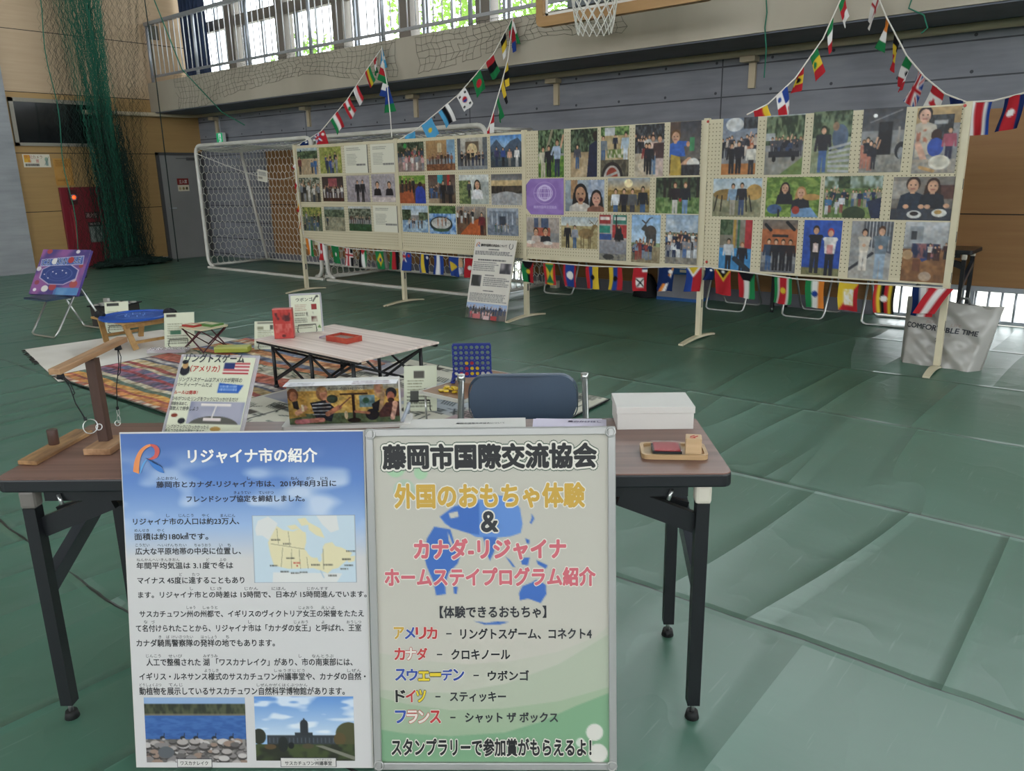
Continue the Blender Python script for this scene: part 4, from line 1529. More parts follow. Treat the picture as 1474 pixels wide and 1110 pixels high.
def k34(p):
    p.V('8a8a8c', '9a9894'); p.G([(.3, 0), (1, 0), (1, .55), (.3, .4)], '55585f')
    for i in range(9):
        p.L(.36 + i * .08, 0, .36 + i * .08, .5, .012, 'b0b2b4')
    p.G([(0, .8), (.5, .55), (1, .6), (1, 1), (0, 1)], 'a3a09a'); p.L(0, .85, .55, .55, .05, '3a3a40'); p.P(.34, .85, .72, 'c2b8a8', 'd0c8bc', '26181a', arms=2); p.P(.74, .98, .9, '6a7884', '8fa4b8', '5a3a24', arms=2)


def k35(p):
    p.V('b6b8ba', '9fa0a0', 0, .42); p.R(.12, .08, .42, .34, '8f9498'); p.R(.16, .16, .28, .3, '3a3c40'); p.N(0, .45, 1, 1, '7a5234', '96683f', 6, 8); p.G([(.22, .4), (.75, .36), (.8, .55), (.45, .66)], '2f3f74'); p.N(.2, .36, .82, .6, '26304f', '8a5a5c', 16, 10); p.E(.12, .55, .12, .08, 'b8946a'); p.C(.55, .98, .62, .26, 4, ['4a2c28', '26262e', 'b8b0a8']); p.R(.25, .62, .42, .82, '7a4a34'); p.E(.55, .9, .14, .08, 'c8c4c0', .5)


PHOTOS = [
    (427, 214, 459, 251, f11, 'photo of people on a sandy path, top left corner of the leftmost panel'), (459, 212.5, 493, 249, f12, 'photo of players in dark uniforms on grass, top row of the leftmost panel'),
    (495, 210, 531, 248.6, doc, 'white printed document in the top row, the one next to the photo of players'), (532.5, 208, 570, 248, doc, 'white printed document in the top row beside the post between the left panels'),
    (430, 256, 462.6, 291, f21, 'photo of a group before trees, left end of the middle row, leftmost panel'), (463, 254.6, 496, 290, f22, 'dark photo of a group on a stage, middle row of the leftmost panel'),
    (498, 253, 533.5, 291, f23, 'photo of two people in black standing before a pale wall'), (534, 250.7, 570, 291, f24, 'photo of two people in black seated at a signing table'),
    (435, 298, 465, 333, f31, 'photo of people crouching on grass, bottom left of the leftmost panel'), (466, 297.6, 497.5, 333, f32, 'photo of a grassy slope with trees and one small person'),
    (501, 297, 535.6, 333.5, f33, 'photo of a team lined up on a dark green field'), (536.6, 296, 574, 335, doc, 'white printed document at the bottom right of the leftmost panel'),
    (571.5, 206, 611.4, 246.6, g11, 'photo of a crowd in pink and white before dark trees, second panel'), (612.7, 203, 655.7, 244.8, g12, 'photo of people in a warm wooden hall with a blue window'),
    (657.8, 199.6, 702, 243.5, g13, 'photo of a group before a tall bright arched doorway'), (705.5, 195.8, 752.7, 240, g14, 'photo of four people before blue mountains and sky'),
    (574, 253, 613.5, 293, g21, 'photo with an orange table and a person in bright blue, second panel'), (616, 252, 656.5, 293, g22, 'photo of a busy indoor gathering under red and teal hangings'),
    (660.4, 252, 704, 294, g23, 'photo of a long-haired person in white outdoors, second panel'), (706.8, 251, 752.7, 295.5, g24, 'photo of a meeting around a large round grey table'),
    (578.4, 296, 617, 335, g31, 'photo of people wading in pale water, bottom row of the second panel'), (617, 296, 657, 337.6, g32, 'photo of a raft on blue water'),
    (657, 297, 700.3, 339, g33, 'photo of people around a long orange table, bottom row of the second panel'), (701, 299.4, 746.7, 340, g34, 'photo of a group on the steps of a grey columned building'),
    (774.6, 188, 811.8, 255, h11, 'portrait photo of three people on a lawn, one raising an arm'), (821, 186.6, 860, 254.5, h12, 'portrait photo of a sandy lane with a dark figure at its right edge'),
    (863.7, 183.4, 906, 254, h13, 'portrait photo with a fire ring in front and people working behind'), (912.4, 180, 957, 254, h14, 'portrait photo of people hugging in front of a crowd'),
    (962, 176, 1010, 252, h15, 'portrait photo of a person in blue serving food, top right of the third panel'), (813.5, 259.5, 870, 305, h21, 'close-up photo of two young women making faces, beside the purple banner'),
    (874, 256.7, 935.7, 306, h22, 'photo of four people in front of a sunset'), (942.6, 255.8, 1008, 308, h23, 'photo of two people standing among dark tree trunks'),
    (754, 312.5, 805, 358, h31, 'photo of people eating at a pink table, below the purple banner'), (807.7, 312, 860.5, 359, h32, 'photo of two people beside a standing deer'),
    (861.8, 309, 902.6, 376, h33, 'portrait photo of a person before a wall of red and green boxes'), (907.6, 309, 951.5, 379.5, h34, 'portrait photo of a group under a large moose statue'),
    (955.8, 308.8, 1005.6, 381.7, h35, 'portrait photo of a big crowd under a cloudy sky, bottom right of the third panel'),
    (1036.5, 171, 1091.7, 251, k11, 'portrait photo of a crowded hall with an orange floor, top left of the right panel'), (1098, 167, 1160, 251, k12, 'portrait photo of people riding a wagon under trees'),
    (1164, 161.4, 1229, 249, k13, 'portrait photo of a person beside wooden benches and a big round figure'), (1233.6, 157, 1306, 247.7, k14, 'portrait photo of people beside a black steam engine'),
    (1309, 155.7, 1386, 249, k15, 'portrait photo of a girl cooking beside a large white dish'), (1024, 257.4, 1097.7, 312.4, k21, 'photo of two people before a giant insect sculpture'),
    (1099.7, 255.4, 1182, 313, k22, 'photo of two women sitting on a lawn'), (1182, 254, 1272, 314.4, k23, 'photo of a large group lined up on grass under trees'),
    (1279, 255, 1376, 318, k24, 'photo of two smiling people behind plates of dessert'), (1032.8, 315.8, 1084, 392, k31, 'portrait photo with red cloth at its right and a bright blue floor'),
    (1092.6, 316, 1149.6, 393.6, k32, 'portrait photo of four people before an orange wall'), (1151, 316.6, 1213.7, 398, k33, 'portrait photo of two people before a plain bright blue backdrop'),
    (1218, 318, 1287.7, 403.5, k34, 'portrait photo of two women beside a slanted railing'), (1293, 319, 1370, 408, k35, 'portrait photo of a room with children around a low table'),
]
for i, (u0, w0, u1, w1, fn, lab) in enumerate(PHOTOS):
    lean = max(0.0, ((u0 + u1) / 2 - 800) / 4150) * (w1 - w0)     # the measured spans include the lean of upright edges
    u0, u1 = u0 + lean, u1 - lean
    a, b = on_y(u0, w0, YPH), on_y(u1, w1, YPH)
    w, h = b[0] - a[0], a[2] - b[2]
    k = 76 / max(w, h)
    p = Pic(max(20, int(w * k)), max(20, int(h * k)), '888', 100 + i)
    fn(p)
    if fn is not doc:
        p.grain(.3)
    isdoc = fn is doc
    o = sheet('document_print' if isdoc else 'photo_print', p.get() if isdoc else np.clip(p.get() * .86 + p.get().mean(2, keepdims=True) * .12 - .015, 0, 1), w, h, None, (a[0], YPH, b[2]))
    tag(o, lab, 'document' if isdoc else 'photo', 'printed documents on the leftmost panel' if isdoc else 'photographs pinned to the display panels')

# purple pennant tied to the third panel
a, b = on_y(757.5, 257.5, YPH - .004), on_y(811.5, 309.5, YPH - .004)
w, h = b[0] - a[0], a[2] - b[2]
p = Pic(96, 92, '8f74b0', 4)
p.N(0, 0, 1, 1, '8a6eac', '977cb8', 5, 5)
for q in (1, .78, .5, .2):
    p.O(.5, .4, .2 * q, .21, .05 if q > .9 else .09, 'c9b8dc')
for y in (-.6, 0, .6):
    p.L(.5 - .2 * math.sqrt(1 - y * y), .4 + .21 * y, .5 + .2 * math.sqrt(1 - y * y), .4 + .21 * y, .014, 'c9b8dc')
p.L(.5, .19, .5, .61, .014, 'c9b8dc')
p.O(.5, .4, .29, .3, .03, 'a88fc4')
p.R(.2, .395, .32, .405, 'c9b8dc')
pn = thing('purple_banner', 'purple cloth banner with a white globe emblem on the third panel', 'banner', (a[0], YPH - .004, b[2]))
sheet('cloth', p.get(), w, h, pn, mname='print_cloth')
m = MB().text('藤岡市国際交流協会', w * .2, w * .82, h * .17, h * .25, -.003, 0)
m.build('lettering', mat('ink_lilac', 'cbbadf', .6), pn)
m = MB()
for x0, z0, s in ((0, h, -1), (0, 0, 1)):
    m.prism([(x0 - .006, -.002, z0), (x0 + .055, -.002, z0), (x0 - .006, -.002, z0 + s * .06)][::(1 if s > 0 else -1)], (0, -.002, 0))
m.build('corner_tab', 'panel_cream', pn)

# ================================================================== FLAG STRINGS
def flag(spec):
    """a small national flag as it hangs: x along the cord, y down"""
    p = Pic(16, 24, 'fff', 3)
    p.SS = 3
    R_, G_, B_, Y_, K_, Wh, O_ = 'b3242c', '1f7a44', '24408e', 'd8b62c', '18181c', 'dedcd8', 'd87a2a'
    C = dict(r=R_, g=G_, b=B_, y=Y_, k=K_, w=Wh, o=O_, n='1b2a5c', c='4a9ac8', v='14285a')

    def xs(s):
        for i, q in enumerate(s):
            p.R(i / len(s), 0, (i + 1) / len(s), 1, C[q])

    def ys(s):
        for i, q in enumerate(s):
            p.R(0, i / len(s), 1, (i + 1) / len(s), C[q])
    k, *a = spec.split(':')
    if k == 'x':
        xs(a[0])
    elif k == 'y':
        ys(a[0])
    if len(a) > 1:
        for e in a[1].split('+'):
            q, c = e[0], C[e[1]]
            if q == 'd':
                p.E(.5, .5, .26, .18, c)
            elif q == 's':
                p.E(.5, .5, .16, .11, c)
            elif q == 't':
                p.G([(0, 0), (1, 0), (.5, .42)], c)
            elif q == 'T':
                p.G([(.15, 0), (.85, 0), (.5, .3)], c)
            elif q == 'm':
                p.E(.75, .2, .12, .08, c)
            elif q == 'j':
                p.R(0, 0, .5, .5, B_); p.L(0, 0, .5, .5, .07, Wh); p.L(.5, 0, 0, .5, .07, Wh); p.R(.2, 0, .3, .5, R_); p.R(0, .2, .5, .3, R_)
            elif q == 'q':
                p.G([(.1, .5), (.5, .12), (.9, .5), (.5, .88)], c)
            elif q == 'D':
                p.G([(0, 1), (1, 0), (1, 1)], c)
            elif q == 'Z':
                p.G([(.1, 1), (.3, 1), (1, 0), (.9, 0)], c); 
            elif q == 'z':
                p.G([(.3, 1), (.5, 1), (1, .0)], c)
            elif q == 'V':
                p.G([(0, 0), (1, 0), (.5, .5)], 'd8b62c'); p.G([(.1, 0), (.9, 0), (.5, .36)], c); p.E(.5, .12, .1, .06, Wh)
            elif q == 'K':
                p.G([(0, 0), (1, 0), (.72, .33), (.28, .33)], c)
            elif q == 'S':
                p.G([(.12, .25), (.88, .5), (.12, .75)], c)
            elif q == 'X':
                p.R(.25, .45, .75, .85, Wh); p.L(.3, .5, .7, .8, .05, K_); p.L(.7, .5, .3, .8, .05, K_)
            elif q == 'Y':
                p.R(.6, 0, 1, .22, Wh); p.R(.6, 0, 1, .11, '1b2a5c')
            elif q == 'U':
                p.R(0, 0, 1, 1, B_); p.L(0, 0, 1, 1, .14, Wh); p.L(1, 0, 0, 1, .14, Wh); p.L(0, 0, 1, 1, .05, R_); p.L(1, 0, 0, 1, .05, R_); p.R(.32, 0, .68, 1, Wh); p.R(0, .4, 1, .6, Wh); p.R(.4, 0, .6, 1, R_); p.R(0, .44, 1, .56, R_)
            elif q == 'M':
                p.G([(.3, .5), (.42, .42), (.5, .32), (.58, .42), (.7, .5), (.58, .56), (.5, .68), (.42, .56)], c)
            elif q == 'P':
                p.R(0, 0, .5, .5, Wh); p.R(.5, 0, 1, .5, B_); p.R(0, .5, .5, 1, R_); p.R(.5, .5, 1, 1, Wh); p.E(.25, .25, .12, .08, B_); p.E(.75, .75, .12, .08, R_)
            elif q == 'N':
                p.R(.3, 0, .7, 1, Wh); p.R(0, .26, 1, .5, Wh); p.R(.42, 0, .58, 1, R_); p.R(0, .33, 1, .43, R_)
            elif q == 'G':
                p.G([(.12, .1), (.88, .1), (.5, .5)], G_); p.G([(.12, .9), (.88, .9), (.5, .5)], G_)
            elif q == 'O':
                p.E(.5, .5, .2, .14, c); p.E(.5, .5, .1, .07, K_)
            elif q == 'k':
                p.E(.5, .5, .22, .15, R_); p.G([(.28, .5), (.72, .5), (.6, .62), (.4, .62)], B_)
                for sx, sy in ((.22, .2), (.78, .2), (.22, .8), (.78, .8)):
                    p.R(sx - .1, sy - .05, sx + .1, sy + .05, K_)
            elif q == 'B':
                p.R(0, .2, 1, .27, Y_); p.R(.3, .2, .7, .8, K_, .6)
            elif q == 'C':
                p.E(.45, .5, .26, .18, Wh); p.E(.55, .46, .22, .15, G_)
            elif q == 'l':
                p.N(.3, .25, .75, .8, Wh, Y_, 6, 8)
    a = p.get()
    return a * .86 + a.mean(2, keepdims=True) * .1


_FL = {}
mat('cord_white', 'cfcac0', .8)


def bunting(name, lab, pts, flags, drop=(0, 0, -1), group='strings of national flags', wave=.012, L=.21, Wf=.142):
    """cord through pts; flags = (pixel on the cord, painter spec, label, drop or None, turn)"""
    P = [Vector(tuple(p)) for p in pts]
    t = thing(name, lab, 'flag string', P[0], 0, group)
    # smooth the cord
    Q = []
    for i in range(len(P) - 1):
        for k in range(8):
            Q.append(P[i].lerp(P[i + 1], k / 8))
    Q.append(P[-1])
    MB().tube([q - P[0] for q in Q], .006, 5).build('cord', 'cord_white', t)
    rr = random.Random(len(lab))
    for (u, w), spec, fl, *ex in flags:
        d = Vector(tuple(ray(u, w))).normalized()
        best = None
        for i in range(len(Q) - 1):
            for k in range(6):
                q = Q[i].lerp(Q[i + 1], k / 6)
                r = q - Vector(tuple(CAM_P))
                e = (r - d * r.dot(d)).length / r.length
                if best is None or e < best[0]:
                    best = (e, q, (Q[i + 1] - Q[i]).normalized())
        q, c = best[1], best[2]
        dr = Vector(ex[0] if ex and ex[0] else drop).normalized()
        sq = ex[1] if len(ex) > 1 else 1.0
        ln = ex[2] if len(ex) > 2 else 1.0
        nrm = c.cross(dr)
        if spec not in _FL:
            _FL[spec] = flag(spec)
        ph = rr.uniform(0, 6)
        wv = wave * (1 + 2 * (1 - sq))

        def place(a, b):
            f = 1 - b
            return q - P[0] + c * ((a - .5) * Wf * sq) + dr * (f * L * ln) + nrm * (wv * math.sin(ph + a * 5 + f * 2) * (.3 + f)) + dr.cross(nrm) * (.012 * math.sin(ph + f * 3) * f)
        o = bpy.data.objects.new('flag', ink_mesh('flag', _FL[spec], place, 'print_cloth', smooth=True))
        COL.objects.link(o)
        o.parent = t
        o['label'] = fl


YB_ = YP - .045


def yb(*uw):
    return [on_y(u, w, YB_) for u, w in uw]


bunting('flag_string', 'string of small flags hanging below the leftmost display panel', yb((438, 341), (462, 350), (505, 358), (545, 361), (576, 362)), [
    ((445, 344), 'x:owg', 'orange, white and green flag'), ((462, 350), 'x:wrrw:sw', 'white and red flag', (0, 0, -1), .8), ((482, 354), 'x:g:sw', 'green flag with white emblem'),
    ((501, 358), 'x:rwwkk:Nr', 'red and dark flag with white cross'), ((522, 360), 'x:kwg:Tr', 'black, white and green flag with red triangle', (0, 0, -1), .8), ((546, 361), 'x:g:qy+sb', 'green flag with yellow diamond and blue disc'), ((567, 362), 'x:grk', 'green, red and black flag')])
bunting('flag_string', 'string of small flags hanging below the second display panel', yb((577, 362), (615, 366), (660, 370), (700, 373), (751, 376)), [
    ((585, 363), 'x:b:jw+mr', 'blue flag with union canton and red stars'), ((611, 366), 'x:byyvvvv:mw', 'blue flag with a yellow stripe and white star', (0, 0, -1), .95), ((631, 368), 'x:bwb', 'blue and white striped flag'),
    ((653, 370), 'x:b:Sy', 'blue flag with a yellow arrowhead'), ((676, 372), 'x:r:sw', 'red flag half hidden by the poster')])
bunting('flag_string', 'string of small flags hanging below the panel with the purple banner', yb((752, 375), (800, 379), (850, 383), (910, 385), (1012, 384)), [
    ((760, 376), 'x:ggkrr:Kk+sy', 'green and red flag with a black wedge'), ((791, 378), 'x:ryyyr:Gr', 'red edged yellow and green flag'), ((820, 381), 'x:rbbbbr:dw', 'blue flag with red edges and a white disc'),
    ((852, 383), 'x:rbyy:sk', 'red, blue and yellow flag with emblem'), ((886, 384), 'x:ybr:sk', 'yellow, blue and red flag'), ((922, 385), 'x:r:Xw+Yw', 'red flag with a white square'),
    ((960, 385), 'x:v:Zo+zw+dv+mw', 'dark blue flag with a diagonal ray'), ((998, 384), 'x:br:tw+Ty', 'blue and red flag with a white triangle')])
bunting('flag_string', 'string of small flags hanging below the right display panel', yb((1013, 384), (1075, 392), (1150, 402), (1240, 408), (1300, 411), (1358, 415)), [
    ((1020, 385), 'x:v:mw', 'dark blue flag partly behind the post', (0, 0, -1), .55, .5), ((1041, 388), 'x:r:Vk', 'red flag with black and yellow wedges'), ((1075, 392), 'x:rwg:Kk', 'red, white and green flag with a black wedge'), ((1127, 399), 'x:ggwrrrrwgg:sy', 'green, white and red flag with yellow star'),
    ((1173, 404), 'x:gwo:sb', 'green, white and orange flag with blue wheel'), ((1222, 407), 'x:y:Dr+lw', 'yellow and red flag with a white dragon'), ((1274, 410), 'x:rykryk:sw', 'black, yellow and red striped flag with white disc'), ((1330, 413), 'x:vwr', 'navy, white and red flag'),
    ((1357, 415), 'x:rwr', 'red and white flag blown sideways over the post', (-.45, -.35, -.8))])

YR_ = YG - .06
pA = [on_y(429, 209, YP), on_y(461, 190, 5.75), on_y(500, 143, 6.1), on_y(530, 97, 6.45), on_y(549, 70, YR_)]
bunting('flag_string', 'string of flags climbing from the leftmost panel corner to the gallery edge', pA, [
    ((437, 205), 'x:v:mw', 'dark blue flag', (.3, 0, -1), .8, .5), ((459, 191), 'x:r:jr+mw', 'red flag with union canton', (.45, 0, -.8)), ((481, 166), 'x:gwr', 'green, white and red flag', (.5, 0, -.8)), ((499, 145), 'x:rwr:sg', 'red and white flag with emblem', (.5, 0, -.85), .9),
    ((511, 125), 'x:wwr', 'white and red flag', (.45, 0, -.9), .8), ((529, 99), 'x:ryg', 'red, yellow and green flag', (.35, 0, -.9), .9), ((540, 82), 'y:rwg', 'red, white and green flag bunched at the top', (0, 0, -1), .6)], wave=.02)
pB = [on_y(564, 198, YP), on_y(562, 170, 5.7), on_y(557, 120, 6.15), on_y(552, 92, 6.5), on_y(549, 66, YR_)]
bunting('flag_string', 'nearly upright bunched string of flags between the two left panels and the gallery', pB, [
    ((550, 71), 'y:ccc:sw', 'light blue flag', (.1, 0, -1), .75), ((553, 90), 'y:wrg', 'white, red and green flag', (-.25, 0, -1), .7), ((556, 112), 'y:gwb', 'green, white and blue flag', (-.2, 0, -1), .6), ((559, 126), 'y:bbg', 'blue and green flag folded on the cord', (.1, 0, -1), .35, 1.3)], wave=.03)
pC = [on_y(575, 201, YP), on_y(600, 186, 5.7), on_y(660, 136, 6.1), on_y(710, 78, 6.45), on_y(738, 26, YR_)]
bunting('flag_string', 'string of flags climbing from the second panel to the gallery left of the backboard', pC, [
    ((590, 193), 'x:c', 'light blue flag', (.3, 0, -1), .9, .45), ((615, 176), 'x:c:sy', 'sky blue flag with a golden sun', (.45, 0, -.85)), ((638, 156), 'x:ckw', 'blue, black and white striped flag', (.55, 0, -.8)), ((664, 133), 'x:w:kk', 'white flag with red and blue disc and black bars', (.6, 0, -.8)), ((687, 108), 'x:g:dr', 'green flag with a red disc', (.35, 0, -.95)),
    ((705, 84), 'y:rkg', 'red, black and green flag', (.4, 0, -.9), .9), ((725, 52), 'y:kyw', 'black and yellow flag', (.2, 0, -1), .8), ((734, 30), 'y:grk', 'green and red flag bunched at the top', (0, 0, -1), .5)], wave=.02)
pD = [on_y(702, 188, YP), on_y(712, 155, 5.7), on_y(722, 120, 6.1), on_y(731, 85, 6.4), on_y(739, 24, YR_)]
bunting('flag_string', 'steep flag string falling from the gallery to the right end of the second panel', pD, [
    ((743, 28), 'y:rrb', 'long red and blue flag', (.02, 0, -1), .55, 1.5), ((738, 30), 'y:wg', 'white and green flag', (.35, 0, -1), .4, 1.2), ((731, 92), 'y:yky', 'yellow and black flag', (0, 0, -1), .7), ((723, 117), 'y:yyk', 'yellow flag with a black edge', (.3, 0, -1), .9), ((716, 142), 'x:g:Cw', 'green flag with a white crescent', (.25, 0, -1)), ((709, 163), 'y:rw', 'red and white flag', (-.15, 0, -1), .4, .8), ((703, 183), 'y:rr', 'red flag end', (0, 0, -1), .6, .35)], wave=.02)
pE = [on_y(1075, 165, YP), on_y(1105, 150, 5.7), on_y(1145, 112, 6.0), on_y(1185, 55, 6.4), on_y(1215, -12, YR_)]
bunting('flag_string', 'flag string climbing from the right panel to the parapet, left arm of the arch', pE, [
    ((1095, 156), 'x:rry', 'red and yellow flag', (.2, 0, -1), .9, .55), ((1127, 133), 'x:w:Pw', 'white, blue and red quartered flag', (.25, 0, -1)), ((1152, 101), 'y:ryr:sk', 'red and yellow flag', (-.15, 0, -1), .6, .75), ((1172, 76), 'y:gyr:sg', 'green, yellow and red flag with a star', (.3, 0, -1)), ((1194, 31), 'y:gwr', 'green, white and red flag', (.12, 0, -1), .95), ((1212, -4), 'y:grw', 'green and red flag at the frame top', (.3, 0, -1))], wave=.02)
pF = [on_y(1258, -18, YR_), on_y(1276, 25, 6.4), on_y(1305, 80, 6.05), on_y(1330, 110, 5.8), on_y(1360, 135, 5.65), on_y(1394, 148, YP)]
bunting('flag_string', 'flag string falling from the parapet to the right panel, right arm of the arch', pF, [
    ((1265, -4), 'y:w:Nr', 'white flag with a red cross', (-.28, 0, -1), 1.1), ((1278, 28), 'y:owg', 'orange, white and green flag', (-.2, 0, -1), .75), ((1291, 55), 'y:kyr', 'black, yellow and red flag', (-.1, 0, -1), .95), ((1309, 86), 'y:gwr:sk', 'green, white and red flag with emblem', (-.25, 0, -1), .85), ((1328, 105), 'y:b:Uw', 'union flag', (-.3, 0, -1)), ((1350, 127), 'y:rwwr:Mr', 'red and white flag with a maple leaf', (-.2, 0, -1)), ((1376, 142), 'x:n', 'navy flag', (-.05, 0, -1), .9, .5)], wave=.02)
pG = [on_y(1396, 147, YP), on_y(1430, 145, YP), on_y(1474, 134, YP - .05), (2.6, 6.3, 2.12), (3.7, YF - .09, 2.57)]
bunting('flag_string', 'string of flags leading off to the right from the top of the right panel post', pG, [
    ((1414, 147), 'x:wrrwb', 'red, white and blue striped flag', (-.04, 0, -1), .8, 1.0), ((1461, 139), 'x:nrrn:sw', 'blue and red flag with a white temple', (-.06, 0, -1), .85, 1.0)], wave=.015)
pH = [on_y(424, 226, YB_ + .02), on_y(427, 255, YB_ + .02), on_y(430, 285, YB_ + .02), on_y(434, 318, YB_ + .02), on_y(437, 338, YB_ + .02)]
bunting('flag_string', 'short string of red and yellow flags hanging down the left edge of the leftmost panel', pH, [
    ((425, 236), 'y:wwr', 'white and red flag', (-.5, 0, -.8), .45, .35), ((427, 262), 'y:wrr', 'white and red flag', (-.4, 0, -1), .55, .6), ((429, 290), 'y:yor', 'yellow and red flag', (-.35, 0, -1), .5, .6), ((433, 312), 'y:rro', 'red flag', (-.3, 0, -1), .55, .6)], wave=.02)
mat('pin_red', 'b8382f', .4)
for (u, w), lab in (((1019, 175), 'red pin at the top of the post left of the right panel'), ((1389, 152), 'red pin at the top right corner of the right panel'), ((1017, 377), 'red pin at the lower left corner of the right panel')):
    q = on_y(u, w, YP - .018)
    o = MB().cyl((0, 0, 0), .011, .006, 14, r2=.008).build('push_pin', 'pin_red', None, tuple(q), (PI / 2, 0, 0))
    tag(o, lab, 'pin')

# ================================================================== FOLDING CHAIRS
mat('chrome', 'b9bbb8', .28, .85)
mat('vinyl_navy', '33465a', .42, noise='2e4054', scale=4)
mat('rubber_black', '151617', .7)


def folding_chair(lab, loc, rot, group=None, h=1.0):
    c = thing('folding_chair', lab, 'chair', loc, rot, group)
    w, r = .205, .0105
    def U(y0, y1, z1, ymid=None):
        q = .05
        pts = [(-w, y1, z1), (-w, y0 + (y1 - y0) * .08, .08)] + [(-w + q * (1 - math.cos(a)), y0, r + q * (1 - math.sin(a)) * .9) for a in (0.5, 1.0, 1.5)]
        return pts + [(-p[0], p[1], p[2]) for p in reversed(pts)]
    MB().tube(U(0, .40, .745), r, 10).build('front_frame', 'chrome', c)
    MB().tube(U(.50, .285, .53), r, 10).build('rear_frame', 'chrome', c)
    m = MB()
    m.grid(lambda u, v: (-.19 + .38 * u, -.03 + .39 * v, .425 + .02 * math.sin(PI * u) ** .5 * math.sin(PI * min(max(v, .02), .98)) ** .5 + .01 * v), 12, 12)
    m.grid(lambda u, v: (.19 - .38 * u, -.03 + .39 * v, .405 + .01 * v), 4, 4)
    for s in (-1, 1):
        m.grid(lambda u, v: (s * .19, -.03 + .39 * (u if s > 0 else 1 - u), .405 + .02 * v + .01 * (u if s > 0 else 1 - u)), 6, 1)
    m.grid(lambda u, v: (-.19 + .38 * u, -.03, .405 + .02 * v), 6, 1).grid(lambda u, v: (.19 - .38 * u, .36, .415 + .02 * v), 6, 1)
    m.build('seat', 'vinyl_navy', c)
    m = MB()
    o = rrect(-.183, .595, .183, .755, .055, 6)
    n = len(o)
    def bend(x, y, z):
        return (x, .385 + y + .035 * math.cos(x / .2 * PI / 2) + (z - .68) * .12, z)
    inn = rrect(-.178, .600, .178, .750, .052, 6)
    vs = [bend(x, -.012, z) for x, z in inn] + [bend(x, 0, z) for x, z in o] + [bend(x, .014, z) for x, z in o]
    fs = []
    for a in (0, n):
        fs += [(a + i, a + n + i, a + n + (i + 1) % n, a + (i + 1) % n) for i in range(n)]
    m._add(vs, fs, 0, True)
    # faces in strips so the bend shows
    k = 28
    def strip(pts_y, flip):
        for i in range(k):
            xa, xb = -.178 + .356 * i / k, -.178 + .356 * (i + 1) / k
            def zs(x):
                e = max(0, abs(x) - (.178 - .052))
                q = .052 - math.sqrt(max(.052 ** 2 - e * e, 0))
                return .600 + q, .750 - q
            (a0, a1), (b0, b1) = zs(xa), zs(xb)
            f = [bend(xa, pts_y, a0), bend(xb, pts_y, b0), bend(xb, pts_y, b1), bend(xa, pts_y, a1)]
            m._add(f if not flip else f[::-1], [(0, 1, 2, 3)], 0, True)
    strip(-.012, False)
    strip(.014, True)
    m.build('backrest', 'vinyl_navy', c)
    for s in (-1, 1):
        MB().cyl((0, 0, 0), .0125, .025, 12).build('end_cap', 'chrome', c, (s * w, .40, .735))
    MB().tube([(-w, .185, .40), (w, .185, .40)], .008, 8).build('seat_bar', 'chrome', c)
    return c


ch = folding_chair('navy folding chair on the left with a purple game box leaning on it', (-5.93, 2.23, 0), math.radians(8))
ch.scale = (1, 1, .87)
KIDS.update({ch.name: list(ch.children)})
for x, y, a, lab in ((-3.46, 7.53, 184, 'folding chair by the far wall behind the panel with the purple banner'), (-1.3, 7.5, 182, 'folding chair by the far wall, just right of the blue and white carton'),
                     (-.47, 7.52, 178, 'folding chair by the far wall, second to the right of the carton'), (.24, 7.52, 183, 'folding chair by the far wall, behind the black and yellow striped flag')):
    copy_tree(ch, (x, y, 0), math.radians(a), lab, 'folding chairs along the far wall')
copy_tree(ch, tb(1.29, .36), A38, 'navy folding chair standing behind the front table')

# the game box on the left chair
p = Pic(110, 108, '6a4a94', 6)
p.N(0, 0, 1, 1, '4f3f86', '93549a', 4, 4)
p.R(.5, .84, 1, 1, '4a86c4', .7); p.N(.55, .84, 1, 1, '4a86c4', '5f9ad0', 6, 4)
for x, y, r, c in ((.16, .05, .055, 'b5484f'), (.75, .05, .04, 'd8cfd8'), (.05, .44, .05, 'd8cfd8'), (.9, .36, .045, 'a8484f'), (.1, .74, .05, '9a4058'), (.45, .83, .075, 'b03c48'), (.86, .76, .08, 'b54a4c'), (.3, .87, .07, 'e2dcd8'), (.84, .66, .05, 'd8b0b0'), (.1, .9, .035, 'e8e0ea')):
    p.E(x, y, r, r, c)
pts = [(.5 + .39 * math.cos(a), .545 + .235 * math.sin(a)) for a in [PI / 8 + i * PI / 4 for i in range(8)]]
p.G([(x + (x - .5) * .08, y + (y - .545) * .08) for x, y in pts], 'b8a8d0')
p.G(pts, '2a4390')
for q in (.78, .5, .22):
    p.O(.5, .545, .34 * q, .19 * q, .03, '4a62a8')
for x, y in ((.36, .5), (.44, .54), (.55, .47), (.64, .52), (.2, .56), (.3, .64)):
    p.E(x, y, .014, .012, 'e8e6f0')
p.G([(.04, .23), (.9, .13), (.93, .33), (.06, .39)], 'b9b4d8'); p.G([(.055, .245), (.89, .147), (.915, .315), (.075, .372)], '4a66b0')
p.E(.33, .27, .06, .07, 'e6e2dc'); p.E(.66, .235, .06, .07, 'c03a3c')
gb = thing('board_game_box', 'purple game box with a blue octagonal board picture leaning on the left chair', 'game box', (-5.93, 2.36, .388), (math.radians(-32), 0, math.radians(22)))
MB().b2((-.29, 0, 0), (.29, .03, .47)).build('box', mat('box_purple', '54408a', .5), gb, bevel=.003)
sheet('printed_front', p.get() * .8 + p.get().mean(2, keepdims=True) * .16, .58, .47, gb, (-.29, -.001, 0), mname='print_gloss')
m = MB()
for s, x0, x1 in (('CR', -.24, -.145), ('KIN', -.07, .05), ('LE', .14, .21)):
    m.text(s, x0, x1, .300 + (x0 + .25) * .087, .362 + (x0 + .25) * .087, -.0035, 0, .015, ((.05, 1),))
